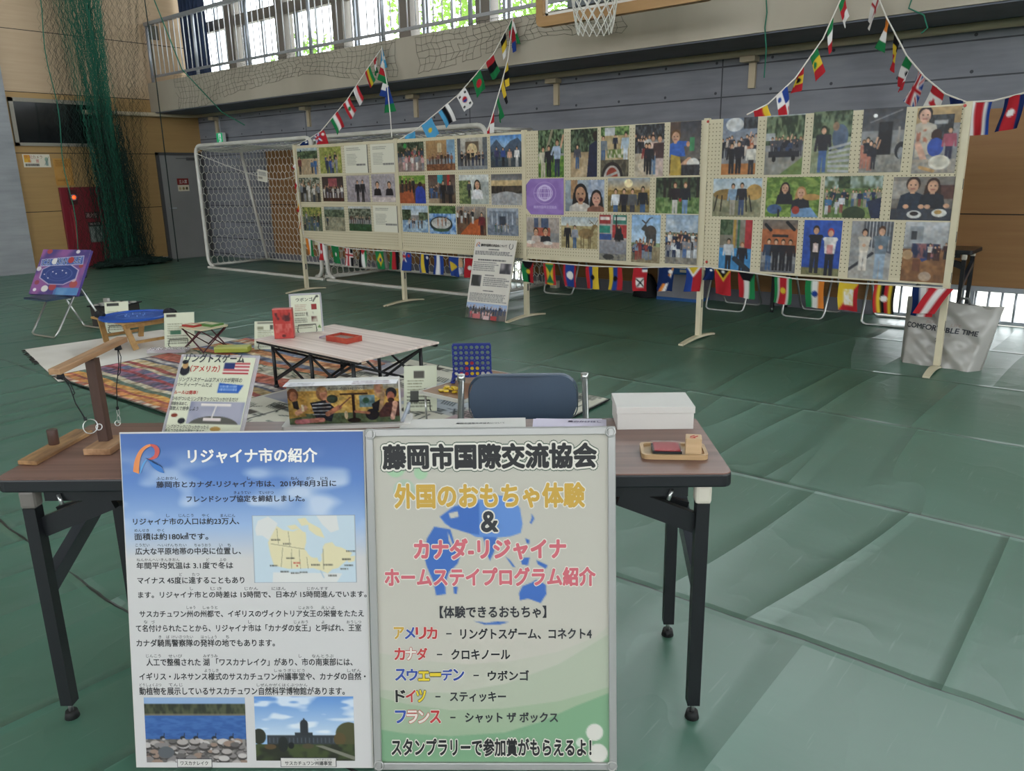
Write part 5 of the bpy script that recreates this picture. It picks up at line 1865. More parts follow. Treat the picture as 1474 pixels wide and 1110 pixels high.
m.build('lettering', [mat('ink_navy', '1b2444', .5), mat('ink_skyline', '9fb2e0', .5)], gb)

# ================================================================== MATS AND RUGS
def rug(name, lab, cat, img, corners, z, rip=.004, mname='print_cloth', th=.006, seed=1, rag=0.0):
    """corners: near-left, near-right, far-right, far-left"""
    A, B, C_, D = [np.array(c) for c in corners]
    r = random.Random(seed)
    ph = [r.uniform(0, 6) for _ in range(4)]

    def pl(u, v):
        q = A * (1 - u) * (1 - v) + B * u * (1 - v) + C_ * u * v + D * (1 - u) * v
        e = rag * (math.sin(u * 23 + ph[0]) + math.sin(u * 11 + ph[1]))
        return (q[0], q[1] + e * (1 if v in (0, 1) else 0), z + th + rip * (1 + math.sin(u * 9 + ph[2] + v * 3) * math.cos(v * 7 + ph[3])))
    img = img * .84 + img.mean(2, keepdims=True) * .13
    me = ink_mesh(name, img, pl, mname, (0, 0, -th), .02)
    o = bpy.data.objects.new(name, me)
    COL.objects.link(o)
    return tag(o, lab, cat)


p = Pic(70, 60, 'e2dcd2', 3)
p.N(0, 0, 1, 1, 'dcd5ca', 'e8e3da', 6, 6)
p.R(0, 0, .012, 1, '3a3430', .5)
rug('cream_rug', 'plain cream rug under the small wooden table', 'rug', p.get(), ((-5.44, 1.88), (-3.95, 1.58), (-3.55, 3.34), (-5.32, 3.05)), 0.0, .0015, seed=2)
fr = MB()
rf = random.Random(3)
for i in range(34):
    v = rf.uniform(.03, .5)
    x, y = -5.44 + 1.49 * v, 1.88 - .3 * v
    fr.tube([(x, y, .01), (x + rf.uniform(-.03, .01), y - rf.uniform(.012, .035), .006)], .0028, 4)
tag(fr.build('rug_fringe', mat('fringe_dark', '2a2624', .9)), 'dark tassel fringe along the near left edge of the cream rug', 'fringe')

p = Pic(190, 190, 'b05a40', 9)
H_ = 1.75


def band(t0, t1, fn):
    y0, y1 = 1 - (t1 - 1.62) / H_, 1 - (t0 - 1.62) / H_
    fn(y0, y1)


def solid(c1, c2, sx=40, sy=4):
    return lambda a, b: p.N(0, a, 1, b, c1, c2, sx, sy)


seq = [(.05, 'b8523e', 'd8c8b4'), (.05, 'c8622c', 'd89040'), (.03, '8a2f2c', 'b04a3c'), (.06, 'd8842c', 'e0a04a'), (.05, '3f5a4c', '55705e'), (.05, 'c8b48c', 'e0d4b4'), (.09, '3a4468', '8a5a7a'), (.04, 'a8343c', '7a2a3c'), (.08, '4a5a84', 'b8506a'),
       (.04, 'd0c4a4', 'b89a5c'), (.05, '8a2f34', 'a8443c'), (.08, 'd6c49a', 'b8985c'), (.03, '3a4058', '55607c'), (.05, 'd6d2cc', 'b8b4b4'), (.03, '4a3a54', '6a4a5a'), (.16, 'bc4a3a', 'cc6a54'), (.03, 'd8ccb4', 'e0d8c8'), (.14, 'cfc7ae', 'b9b49c'), (.03, '2f5a44', 'c8c0a8'),
       (.08, 'd27a44', 'c05a3c'), (.08, '4a5a7c', '6a7896'), (.05, 'c89a6a', 'd8b890'), (.1, 'c8683c', 'd88a4c'), (.08, '55688a', '8a94a8'), (.1, 'cfc3a4', 'b86a4c'), (.06, 'c04a44', 'd07a60'), (.1, '5f7288', '8a90a4'), (.1, 'd8a070', 'c86a44')]
t = 1.62
for k, (w, a, b) in enumerate(seq):
    band(t, t + w, solid(a, b, 60 if k % 3 == 0 else 34, 3))
    t += w
wv = .004 * np.sin(p.X * 30) + .006 * np.sin(p.X * 9)
img = p.a.copy()
ys = np.clip(((p.Y + wv) * p.hp).astype(int), 0, p.hp - 1)
p.a = img[ys, np.arange(p.wp)[None, :].repeat(p.hp, 0)]
for i in range(26):
    x = p.r.rand() * .9
    y = 1 - (2.66 + .1 * p.r.rand() - 1.62) / H_
    p.L(x, y, x + .05, y + .02, .006, '3f5a48')
p.R(0, 0, .008, 1, '2a2426'); p.R(.992, 0, 1, 1, '1c1a1c'); p.R(0, .992, 1, 1, '2a3a34')
p.grain(.75)
p.N(0, 0, 1, 1, '7a6a60', 'd8ccb8', 90, 110, .3, .7, .28)
rug('striped_rug', 'colourful rug striped in red, orange and blue, between the cream rug and the camping table', 'rug', p.get(), ((-4.13, 1.61), (-2.34, 1.64), (-2.34, 3.40), (-4.2, 3.32)), .0095, .0015, seed=4)


def doodle(w, h, seed, tints):
    p = Pic(w, h, 'd6d2c0', seed)
    p.N(0, 0, 1, 1, 'd0ccba', 'dedac9', 4, 4)
    r = p.r
    for c in tints:
        x, y = r.rand() * .8, r.rand() * .8
        p.N(x, y, x + .3, y + .25, c, 'cfc9b8', 5, 5)
    for i in range(90):
        x, y, a = r.rand(), r.rand(), r.rand() * 6.28
        l = .02 + .05 * r.rand()
        p.L(x, y, x + l * math.cos(a), y + l * math.sin(a), .003 + .004 * r.rand(), ('2c3230', '44504a', '3a3f48')[r.randint(3)])
    for i in range(70):
        x, y = r.rand() * .92, r.rand() * .95
        if i % 3 == 0:
            for k in range(5):
                p.L(x + k * .012, y, x + .02 + k * .012, y + .05, .004, '2f3634')
        elif i % 3 == 1:
            p.T(x, y, x + .12, y + .05, 3, '4a4f4c', .8)
        else:
            p.R(x, y, x + .05, y + .035, '55504a'); p.T(x + .055, y, x + .1, y + .035, 2, '4a4f4c', .8)
    return p


p = doodle(170, 170, 21, ['b8a8b4', 'a8b4c0', 'b4bcc4', 'c0a8ac'])
p.R(0, .0, .006, 1, '22242a'); p.R(.19, .3, .197, 1, '1f2226'); p.R(.992, 0, 1, 1, '22242a'); p.R(0, 0, 1, .006, '22242a')
for q in ((.0, .1, .18, .25), (.02, .5, .18, .7)):
    p.N(*q, 'b8b4b8', '8a90a4', 6, 6)
p.G([(0, .86), (.14, .98), (0, 1)], 'b85048')
rug('doodle_sheet', 'pale leisure sheet printed with black doodles and newspaper columns', 'picnic sheet', p.get(), ((-2.35, 1.66), (-.30, 1.62), (-.44, 3.50), (-2.36, 3.54)), .0095, .0015, seed=7)

# ================================================================== SMALL WOODEN TABLE WITH THE BLUE BOARD GAME
mat('pine', 'b08a54', .5, noise='9a7544', scale=3, stretch=(1, 8, 8))
mat('blue_board', '1f4fa6', .35)
mat('black_cloth', '16181c', .85)
wt = thing('wooden_side_table', 'low folding wooden table carrying the round blue game board', 'table', (-4.84, 2.595, .012), 0)
MB().b2((-.31, -.24, .225), (.31, .24, .243)).build('table_top', 'pine', wt, bevel=.004)
for x, y, fx, fy in ((-.24, -.19, -.30, -.14), (.22, -.19, .29, -.15), (.24, .19, .31, .16), (-.24, .19, -.29, .17)):
    MB().bar((x, y, .225), (fx, fy, 0), .045, .022, up=(1, 0, 0)).build('leg', 'pine', wt)
for x in (-.255, .245):
    MB().bar((x, -.19, .2), (x, .19, .2), .02, .03).build('cross_bar', 'pine', wt)
    MB().bar((x * 1.12, -.15, .06), (x * 1.12, .16, .06), .018, .024).build('cross_bar', 'pine', wt)
bd = thing('board_game', 'round blue wooden board game lying on the low wooden table', 'board game', (-4.76, 2.57, .258), math.radians(20))
prof = [(0, .012), (.235, .012), (.245, .008), (.262, .008), (.268, .022), (.285, .022), (.29, .016), (.288, 0), (0, 0)]
m = MB()
N_ = 48
for i in range(len(prof) - 1):
    (r0, z0), (r1, z1) = prof[i], prof[i + 1]
    m.grid(lambda u, v: (((r0 + (r1 - r0) * v) * math.cos(2 * PI * u)), ((r0 + (r1 - r0) * v) * math.sin(2 * PI * u)), z0 + (z1 - z0) * v), N_, 1, 0, False)
m.build('board', 'blue_board', bd)
m = MB()
for q in (.075, .15):
    m.tube([(q * math.cos(2 * PI * i / 40), q * math.sin(2 * PI * i / 40), .0122) for i in range(40)], .0014, 4, closed=True)
for i in range(8):
    a = 2 * PI * i / 8 + .2
    m.cyl((.08 * math.cos(a), .08 * math.sin(a), .012), .004, .014, 8)
m.build('pegs_and_rings', mat('board_line', '7f9ad0', .5), bd)
for (x, y), lab, k in (((-4.99, 2.37), 'small black pouch on the wooden table left of the blue board', 1.0), ((-4.585, 2.80), 'small black pouch on the wooden table right of the blue board', 1.2)):
    m = MB().grid(lambda u, v: (.06 * k * math.cos(2 * PI * u) * math.sin(PI * v), .045 * k * math.sin(2 * PI * u) * math.sin(PI * v), .03 + .028 * math.cos(PI * v) + .006 * math.sin(u * 25)), 18, 10)
    o = m.build('pouch', 'black_cloth', None, (x, y, .258))
    tag(o, lab, 'pouch', 'black pouches on the wooden table')

cr = thing('game_chest', 'dark low box with a black and white chequered lid behind the wooden table', 'box', (-6.05, 2.97, 0), math.radians(30))
MB().b2((-.17, -.15, 0), (.17, .15, .2)).build('body', mat('chest_dark', '2c2824', .6), cr, bevel=.004)
m = MB().b2((-.19, -.17, .2), (.19, .17, .212))
m.build('lid', 'black_cloth', cr)
m = MB()
for i in range(8):
    for j in range(6):
        if (i + j) % 2:
            m.b2((-.18 + .045 * i, -.16 + .0533 * j, .212), (-.135 + .045 * i, -.107 + .0533 * j, .214))
m.build('lid_squares', mat('square_white', 'b9b7b0', .6), cr)
t = MB().b2((-.025, -.02, 0), (.025, .02, .05)).build('white_block', 'square_white', None, (-6.13, 2.93, .2145), (0, 0, .4), bevel=.003)
tag(t, 'small white block standing on the chequered lid', 'block')


def sign_card(name, lab, loc, eul, w, h, pic, holder='bar', th=.002):
    t = thing(name, lab, 'sign', loc, eul)
    sheet('card', pic.get(), w, h, t, mname='print_gloss', th=th)
    return t


def sign_pic(w, h, seed, boxes=()):
    p = Pic(w, h, 'cdd0b8', seed)
    p.R(.06, .03, .94, .97, 'd0d3bb')
    p.T(.12, .3, .62, .62, 5, '6a6a52', .4)
    p.T(.1, .64, .9, .92, 4, '44463c', .45)
    for x0, y0, x1, y1, c in boxes:
        p.R(x0, y0, x1, y1, c)
    return p


def wire_foot(t, w, z=.06, y=-.02):
    MB().tube([(w * .18, .004, .004), (w * .18, y - .03, .004), (w * .2, y - .012, z), (w * .8, y - .012, z), (w * .82, y - .03, .004), (w * .82, .004, .004)], .0035, 6).build('wire_stand', 'black_cloth', t)


t = sign_card('game_sign', 'white game instruction card standing behind the wooden table', (-5.52, 2.62, .02), (math.radians(-20), 0, math.radians(52)), .21, .297, sign_pic(30, 42, 30, ((.1, .05, .6, .14, '3a3a36'),)))
wire_foot(t, .21)

# ================================================================== TINY FOLDING TABLE WITH STACKED GAMES
mat('frame_wine', '4a1c26', .5)
mat('cream_top', 'c9c0a0', .5)
st_ = thing('small_camp_table', 'tiny camp table with crossed wine-red legs and flat game boxes on it', 'table', (-4.04, 2.80, .019), math.radians(5))
MB().prism([(x, y, .19) for x, y in rrect(-.165, -.135, .165, .135, .03)], (0, 0, .012)).build('table_top', 'cream_top', st_)
for s in (-1, 1):
    MB().tube([(-.14, s * .115, .19), (.14, s * .12, .004)], .0065, 6).build('leg', 'frame_wine', st_)
    MB().tube([(.14, s * .115, .19), (-.14, s * .12, .004)], .0065, 6).build('leg', 'frame_wine', st_)
m = MB()
for s in (-1, 1):
    m.tube([(s * .14, -.115, .18), (s * .14, .12, .01)], .005, 6).tube([(s * .14, .115, .18), (s * .14, -.12, .01)], .005, 6)
m.build('cross_brace', 'frame_wine', st_)
for x, y, a, sz, c, lab in ((-4.10, 2.735, 8, (.15, .10, .018), 'a8342c', 'flat red game box on the tiny camp table'), (-3.99, 2.85, 6, (.15, .13, .02), '4f7a3a', 'flat green game box on the tiny camp table')):
    q = thing('flat_game_box', lab, 'game box', (x, y, .217), math.radians(a))
    MB().box((0, 0, sz[2] / 2), sz).build('box', mat('box_' + c, c, .45), q, bevel=.002)
    MB().box((0, 0, sz[2] + .0006), (sz[0] * .7, sz[1] * .5, .001)).build('label_patch', 'cream_top', q)
t = sign_card('game_sign', 'cream game instruction card leaning left of the tiny camp table', (-4.40, 2.62, .02), (math.radians(-22), 0, math.radians(48)), .25, .30, sign_pic(36, 44, 31, ((.08, .05, .4, .13, '3f3a34'), (.2, .52, .55, .64, '3f6a50'))))
wire_foot(t, .25)
t = sign_card('game_sign', 'cream game instruction card half hidden by the red box', (-3.66, 3.02, .02), (math.radians(-20), 0, math.radians(40)), .26, .24, sign_pic(36, 34, 32, ((.1, .05, .8, .1, '55554a'), (.1, .2, .3, .3, '8a8a70'), (.5, .15, .6, .3, '44463c'))))
wire_foot(t, .26)
q = thing('green_game_box', 'small lime green box lying on the striped rug', 'game box', (-3.72, 2.86, .027), math.radians(38))
MB().b2((-.14, -.05, 0), (.14, .05, .045)).build('box', mat('lime', '9aa23a', .5), q, bevel=.003)
MB().b2((-.14, -.051, .03), (.14, .051, .0465)).build('lid', mat('lime_pale', 'b2b664', .5), q, bevel=.002)
q = thing('clear_case', 'clear plastic case lying on the rug in front of the tiny camp table', 'case', (-4.16, 2.53, .027), math.radians(40))
MB().b2((-.16, -.05, 0), (.16, .05, .03)).build('case', mat('clear_plastic', 'c9c6cc', .15, alpha=.45), q, bevel=.003)
MB().b2((-.10, -.03, .001), (.10, .03, .012)).build('contents', mat('pink_dice', 'a87f88', .5), q)
q = thing('toy_cone', 'small yellow toy peg on the rug behind the ring toss sign', 'toy', (-3.28, 2.63, .027))
MB().cyl((0, 0, 0), .02, .07, 12, r2=.008).build('cone', mat('toy_yellow', 'd8a82c', .5), q)

# ================================================================== CAMPING TABLE
mat('table_laminate', 'e0d0c6', .4, noise='c4b0a6', scale=2.2, stretch=(.25, 14, 1))
mat('frame_black', '14161a', .45)
ZT = .352
ct = thing('camping_table', 'low camping table with a pale wood-grain top and black lattice legs', 'table', (-2.01, 2.68, .019), math.radians(-1))
hw, hd, zt = .555, .335, ZT - .019
MB().b2((-hw, -hd, zt - .014), (hw, hd, zt)).build('table_top', 'table_laminate', ct, bevel=.003)
MB().b2((-hw + .01, -hd + .005, zt - .03), (hw - .01, -hd + .03, zt - .014)).build('side_rail', 'frame_black', ct)
MB().b2((-hw + .01, hd - .03, zt - .03), (hw - .01, hd - .005, zt - .014)).build('side_rail', 'frame_black', ct)
xs_ = (-.43, 0.0, .43)
for s in (-1, 1):
    for x in xs_:
        g = MB().tube([(x, s * .28, zt - .03), (x, s * .28, .006)], .0125, 8).build('leg', 'frame_black', ct)
        MB().cyl((x, s * .28, 0), .017, .02, 10).build('foot', 'frame_black', g)
    m = MB()
    for a, b in zip(xs_[:-1], xs_[1:]):
        m.bar((a, s * .28, .05), (b, s * .28, zt - .06), .008, .016).bar((b, s * .28, .05), (a, s * .28, zt - .06), .008, .016)
    m.build('lattice', 'frame_black', ct)
for x in xs_:
    MB().bar((x, -.28, .06), (x, .28, zt - .06), .008, .016).bar((x, .28, .06), (x, -.28, zt - .06), .008, .016).build('cross_brace', 'frame_black', ct)

p = Pic(30, 46, 'b03a34', 12)
p.N(0, 0, 1, 1, 'a8342e', 'bc4640', 5, 6)
p.N(.12, .14, .9, .42, 'a8342e', '4a1f22', 7, 6); p.N(.1, .5, .9, .8, 'a8342e', 'c06058', 6, 5); p.R(.0, .0, 1, .03, 'd08a80'); p.E(.5, .9, .1, .05, '5a1c1c')
rb = thing('red_game_box', 'upright red game box on the left corner of the camping table', 'game box', (-2.40, 2.475, ZT + .001), math.radians(44))
MB().b2((-.065, 0, 0), (.065, .055, .205)).build('box', mat('box_red', 'a8322e', .45), rb, bevel=.002)
sheet('printed_front', p.get(), .128, .203, rb, (-.064, -.0008, .001), mname='print_gloss')
p = Pic(44, 60, 'cfd2bb', 14)
p.T(.14, .24, .55, .42, 4, '9a7a68', .5); p.T(.12, .46, .5, .56, 2, '55554a', .6); p.T(.1, .6, .55, .74, 3, '55564c', .5); p.T(.1, .8, .75, .9, 2, '3f4038', .4)
p.R(.68, .25, .86, .4, '8a3434'); p.N(.5, .46, .74, .58, 'cfd2bb', '44443c', 6, 5); p.N(.66, .58, .86, .72, 'cfd2bb', '6a4a44', 5, 5); p.L(.76, .18, .86, .06, .03, '2f2f2c'); p.E(.9, .05, .05, .03, '3a3a34'); p.G([(.84, .88), (.92, .8), (.97, .9)], '6a8a54')
us = thing('game_sign', 'clear-framed sign on the camping table', 'sign', (-2.505, 2.62, ZT + .004), (math.radians(-24), 0, math.radians(53)))
sheet('card', p.get(), .2, .27, us, mname='print_gloss')
MB().text('ウボンゴ', .035, .15, .225, .252, -.0022, 0, .02).build('lettering', 'ink_dark', us)
MB().b2((-.012, .0005, 0), (.212, .003, .285)).build('acrylic', 'clear_plastic', us)
MB().tube([(.04, .004, .004), (.035, -.045, -.0), (.04, -.02, .05), (.16, -.02, .05), (.165, -.045, 0), (.16, .004, .004)], .003, 6).build('wire_stand', 'black_cloth', us)
tr = thing('red_tray', 'red open cardboard tray on the camping table', 'tray', (-2.0, 2.665, ZT + .001), math.radians(2))
m = MB().b2((-.105, -.065, 0), (.105, .065, .006))
m.b2((-.105, -.065, .006), (.105, -.058, .036)).b2((-.105, .058, .006), (.105, .065, .036)).b2((-.105, -.058, .006), (-.098, .058, .036)).b2((.098, -.058, .006), (.105, .058, .036))
m.build('tray', mat('box_red2', '9a3026', .45, noise='b04a34', scale=20), tr)
MB().b2((-.092, -.052, .006), (.092, .052, .022)).build('contents', mat('tile_brown', '6a4a40', .5, noise='8f6a54', scale=30), tr)
q = MB().b2((-.05, -.03, 0), (.05, .03, .012)).build('card_pack', mat('violet_card', '7a5f8a', .5, noise='b8b0a0', scale=12), None, (-2.165, 2.66, ZT + .001), (0, 0, .3))
tag(q, 'small violet and white card pack beside the red tray', 'card pack')

# ================================================================== FOUR-IN-A-ROW TABLE
mat('table_oak', '9a7452', .4, noise='8a6546', scale=2, stretch=(1, 9, 9))
fc = thing('folding_tray_table', 'low folding table with a brown top and pale edge behind the navy chair', 'table', (-.79, 2.64, .019), 0)
MB().b2((-.16, -.30, .213), (.16, .30, .226)).build('table_top', 'table_oak', fc)
m = MB()
for a, b in (((-.165, -.305), (.165, -.298)), ((-.165, .298), (.165, .305)), ((-.165, -.298), (-.158, .298)), ((.158, -.298), (.165, .298))):
    m.b2((a[0], a[1], .209), (b[0], b[1], .229))
m.build('edge', mat('alu_edge', 'd0cec8', .35, .5), fc)
for x in (-.14, .14):
    for y in (-.28, .28):
        MB().tube([(x, y, .213), (x, y, 0)], .006, 8).build('leg', 'chrome', fc)
mat('c4_blue', '22307a', .35)
c4 = thing('four_in_a_row_game', 'upright blue grid game with red and yellow discs', 'game', (-.85, 2.665, .251), math.radians(39.7))
w4, h4 = .215, .215
m = MB()
nx, ny = 7, 6
cw, chh = w4 / nx, (h4 - .03) / ny
NS = 16
for yy, flip in ((-.011, False), (.011, True)):
    for i in range(nx):
        for j in range(ny):
            cx, cz = -w4 / 2 + cw * (i + .5), .03 + chh * (j + .5)
            outer, inner = [], []
            for k in range(NS):
                a = 2 * PI * k / NS + PI / NS
                ca, sa = math.cos(a), math.sin(a)
                q = max(abs(ca), abs(sa))
                outer.append((cx + ca / q * cw / 2, yy, cz + sa / q * chh / 2))
                inner.append((cx + ca * .0112, yy, cz + sa * .0112))
            m._add(outer + inner, [((k, (k + 1) % NS, NS + (k + 1) % NS, NS + k) if not flip else (NS + k, NS + (k + 1) % NS, (k + 1) % NS, k)) for k in range(NS)])
for i in range(nx):
    for j in range(ny):
        cx, cz = -w4 / 2 + cw * (i + .5), .03 + chh * (j + .5)
        m.grid(lambda u, v: (cx + .0112 * math.cos(2 * PI * u), -.011 + .022 * v, cz + .0112 * math.sin(2 * PI * u)), NS, 1)
m.b2((-w4 / 2 - .004, -.012, .0), (-w4 / 2, .012, h4)).b2((w4 / 2, -.012, .0), (w4 / 2 + .004, .012, h4)).b2((-w4 / 2, -.012, .024), (w4 / 2, .012, .03)).b2((-w4 / 2, -.012, h4), (w4 / 2, -.008, h4 + .006)).b2((-w4 / 2, .008, h4), (w4 / 2, .012, h4 + .006))
m.build('grid', 'c4_blue', c4)
for s in (-1, 1):
    MB().prism([(s * (w4 / 2 + .004) - .012, -.05, 0), (s * (w4 / 2 + .004) + .012, -.05, 0), (s * (w4 / 2 + .004) + .012, .05, 0), (s * (w4 / 2 + .004) - .012, .05, 0)], (0, 0, .012)).prism([(s * (w4 / 2 + .004) - .005, -.035, .012), (s * (w4 / 2 + .004) - .005, .035, .012), (s * (w4 / 2 + .004) - .005, .012, .05), (s * (w4 / 2 + .004) - .005, -.012, .05)], (.01, 0, 0)).build('foot', 'c4_blue', c4)
mat('disc_yellow', 'd8b41c', .35)
mat('disc_red', 'b5303a', .35)
mat('disc_white', 'cfcabc', .4)
for i, j, c in ((1, 0, 'r'), (2, 0, 'r'), (3, 0, 'y'), (4, 0, 'y'), (5, 0, 'w'), (6, 0, 'w'), (2, 1, 'r'), (3, 1, 'y'), (4, 1, 'y'), (2, 2, 'y'), (3, 2, 'r')):
    cx, cz = -w4 / 2 + cw * (i + .5), .03 + chh * (j + .5)
    nm = {'r': ('disc_red', 'red'), 'y': ('disc_yellow', 'yellow'), 'w': ('disc_white', 'pale')}[c]
    o = MB().cyl((0, 0, -.004), .0108, .008, 16).build('game_disc', nm[0], None)
    p_ = c4.matrix_basis @ Vector((cx, 0, cz)) if False else Matrix.Translation(c4.location) @ Euler(c4.rotation_euler).to_matrix().to_4x4() @ Vector((cx, 0, cz))
    o.location = p_
    o.rotation_euler = (PI / 2, 0, math.radians(39.7))
    tag(o, '%s disc in the blue grid, column %s from its left, %s row from the bottom' % (nm[1], ('one', 'two', 'three', 'four', 'five', 'six', 'seven')[i], ('lowest', 'second', 'third')[j]), 'game disc', 'discs in the blue grid')
rd = random.Random(8)
for k in range(13):
    x, y = -.80 + rd.uniform(-.05, .09), 2.415 + rd.uniform(-.035, .05)
    o = MB().cyl((0, 0, 0), .0155, .0065, 18).build('game_disc', 'disc_yellow', None, (x, y, .251 + .0068 * (k // 5)), (rd.uniform(-.1, .1), rd.uniform(-.1, .1), 0))
    tag(o, 'yellow disc in the loose pile on the brown folding table', 'game disc', 'loose yellow discs on the folding table')
for k in range(6):
    x, y = (-.735 + rd.uniform(-.03, .03), 2.60 + rd.uniform(-.03, .03)) if k < 3 else (-.745 + rd.uniform(-.03, .03), 2.84 + rd.uniform(-.03, .03))
    o = MB().cyl((0, 0, 0), .0155, .0065, 18).build('game_disc', 'disc_red', None, (x, y, .251 + .0068 * (k % 2)), (0, 0, 0))
    tag(o, 'red loose disc on the folding table %s the blue grid' % ('in front of' if k < 3 else 'behind'), 'game disc', 'loose red discs in front of the grid' if k < 3 else 'loose red discs behind the grid')
t = sign_card('game_sign', 'newsprint-like game card leaning on the doodle sheet beside the folding table', (-1.27, 2.50, .03), (math.radians(-25), 0, math.radians(40)), .2, .28, sign_pic(40, 56, 33, ((.3, .12, .62, .28, '55524a'), (.2, .55, .45, .8, '4a4a44'), (.6, .5, .9, .62, '6a655a'))))
wire_foot(t, .2)

# ================================================================== BEHIND AND BESIDE THE PANELS
q = thing('carton', 'white and blue carton by the far wall behind the middle post', 'carton', (-2.27, 7.36, 0))
MB().b2((0, 0, 0), (.52, .26, .42)).build('carton', mat('carton_grey', '9a9ba4', .6, noise='8a8890', scale=3), q, bevel=.004)
MB().b2((-.003, -.003, 0), (.523, .263, .035)).build('blue_band', mat('carton_blue', '2a62a8', .5), q)
MB().b2((.19, -.02, .30), (.40, 0, .37)).b2((.19, -.02, .36), (.22, 0, .42)).b2((.37, -.02, .36), (.40, 0, .42)).build('blue_handle', 'carton_blue', q)
MB().b2((.29, -.023, .325), (.38, -.02, .355)).b2((.04, -.003, .1), (.16, -.001, .13)).build('white_patch', 'sign_white', q)
m = MB().grid(lambda u, v: (.17 * math.cos(2 * PI * u) * (1 - .25 * v) * (math.sin(PI * (.04 + .96 * (1 - v)) / 2) ** .35), .11 * math.sin(2 * PI * u) * (math.sin(PI * (.04 + .96 * (1 - v)) / 2) ** .35), .26 * v + .01 * math.sin(u * 30)), 28, 10)
m._add([(.17 * math.cos(2 * PI * i / 28), .11 * math.sin(2 * PI * i / 28), 0) for i in range(28)], [tuple(reversed(range(28)))])
tag(m.build('black_bag', 'black_cloth', None, (-2.47, 7.46, 0)), 'slumped black bag by the far wall left of the carton', 'bag')
t = MB().b2((-.05, -.04, 0), (.05, .04, .09)).build('white_box', 'sign_white', None, (-3.82, 7.5, 0), bevel=.004)
tag(t, 'tiny white box on the floor by the far wall near the leftmost far chair', 'box')


def folding_table(lab, loc, rot, wood):
    t = thing('folding_table', lab, 'table', loc, rot)
    Wt, Dt, Ht = 1.8, .45, .70
    pts = rrect(.002, .002, Wt - .002, Dt - .002, .022, 4)
    MB().prism([(x, y, Ht - .030) for x, y in pts], (0, 0, .0305)).build('table_top', wood, t)
    pts = rrect(0, 0, Wt, Dt, .025, 4)
    MB().prism([(x, y, Ht - .036) for x, y in pts], (0, 0, .0345)).build('edge_band', 'rubber_edge', t, bevel=.005)
    MB().b2((.10, .03, Ht - .07), (Wt - .10, .055, Ht - .036)).b2((.10, Dt - .055, Ht - .07), (Wt - .10, Dt - .03, Ht - .036)).build('apron_rail', 'frame_black', t)
    for sx, x in ((1, .065), (-1, Wt - .065)):
        for y in (.03, Dt - .035):
            lg = MB().b2((x - .016, y - .016, .045), (x + .016, y + .016, Ht - .085)).build('leg', 'frame_black', t)
            MB().b2((x - .02, y - .019, Ht - .085), (x + .02, y + .019, Ht - .036)).build('corner_cap', 'cap_white' if sx < 0 else 'cap_grey', lg, bevel=.008)
            MB().cyl((x, y, .02), .006, .03, 10).build('foot_screw', 'chrome', lg)
            MB().cyl((x, y, 0), .019, .02, 16, r2=.015).build('foot', 'rubber_black', lg)
        MB().bar((x, .03, Ht - .31), (x, Dt - .035, Ht - .145), .03, .045).build('end_brace', 'brace_grey', t)
        m = MB()
        for y in (.042,):
            m.bar((x + sx * .012, y, Ht - .145), (x + sx * .20, y, Ht - .07), .02, .05)
        m.bar((x + sx * .02, .10, Ht - .12), (x + sx * .24, .10, Ht - .06), .018, .014)
        m.build('lock_plate', 'frame_black', t)
        MB().tube([(x + sx * .075, .025, Ht - .05), (x + sx * .085, .018, Ht - .075)], .005, 8).build('lock_pin', 'chrome', t)
    MB().tube([(.2, .12, Ht - .115), (Wt - .2, .12, Ht - .115)], .009, 8).tube([(.22, .16, Ht - .095), (Wt - .22, .16, Ht - .095)], .007, 8).build('lock_rod', 'frame_black', t)
    return t


mat('table_walnut', '664a40', .36, noise='866458', scale=2.0, stretch=(.35, 14, 4))
mat('rubber_edge', '17191d', .45)
mat('cap_white', 'c9c3b4', .5)
mat('cap_grey', '6f6a64', .45)
mat('brace_grey', '33363c', .32)
folding_table('folding table with black legs standing against the far wall behind the right panel', (-.93, 7.185, 0), 0, mat('table_oak2', '5a4632', .45))

# leaning poster between the second and third panels
p = Pic(96, 148, 'cfcac0', 41)
p.N(0, 0, 1, 1, 'cdc8be', 'd2cec4', 4, 4)
p.T(.36, .118, .62, .135, 1, '22242a', .9); p.T(.04, .145, .98, .2, 3, '3f4148', .55)
p.T(.14, .248, .88, .268, 1, '22242a', .9); p.T(.04, .28, .66, .4, 5, '3f4148', .5); p.N(.7, .29, .97, .42, '3a3a40', 'a8a0a4', 7, 6)
p.T(.36, .44, .62, .455, 1, '22242a', .9); p.N(.04, .45, .28, .59, '2c302f', '77747a', 7, 6); p.T(.34, .47, .97, .585, 5, '3f4148', .5)
p.T(.36, .635, .62, .65, 1, '22242a', .9); p.T(.05, .67, .97, .78, 6, '3f4148', .5)
p.V('8fa6cc', 'b4bccc', .8, .88); p.N(0, .87, 1, 1, '4a4a50', '66605c', 8, 4); p.C(0, 1, .93, .1, 14, ['2c3a5a', '26262c', '3a4a6a'])
p.C(.1, .7, .985, .085, 8, ['b0484c', 'b8585c', 'c8a8a8']); p.R(.2, .935, .38, .99, 'c06a6c'); p.R(.46, .95, .6, 1, 'd0b0b0'); p.R(.64, .945, .78, 1, 'a83c3c'); p.N(0, .87, .08, 1, '3a4438', '55604c')
ip = thing('leaning_poster', 'tall white information poster leaning against the display panels beside the third post', 'poster', (-3.30, 5.24, .002), (math.radians(-15.5), 0, math.radians(3)))
MB().b2((0, 0, 0), (.515, .012, .805)).build('board', 'sign_white', ip)
sheet('printed_sheet', p.get(), .515, .805, ip, (0, -.0005, 0))
m = MB().text('藤岡市国際交流協会について', .082, .41, .732, .76, -.0035, 0, .03)
m.build('lettering', 'ink_black', ip)


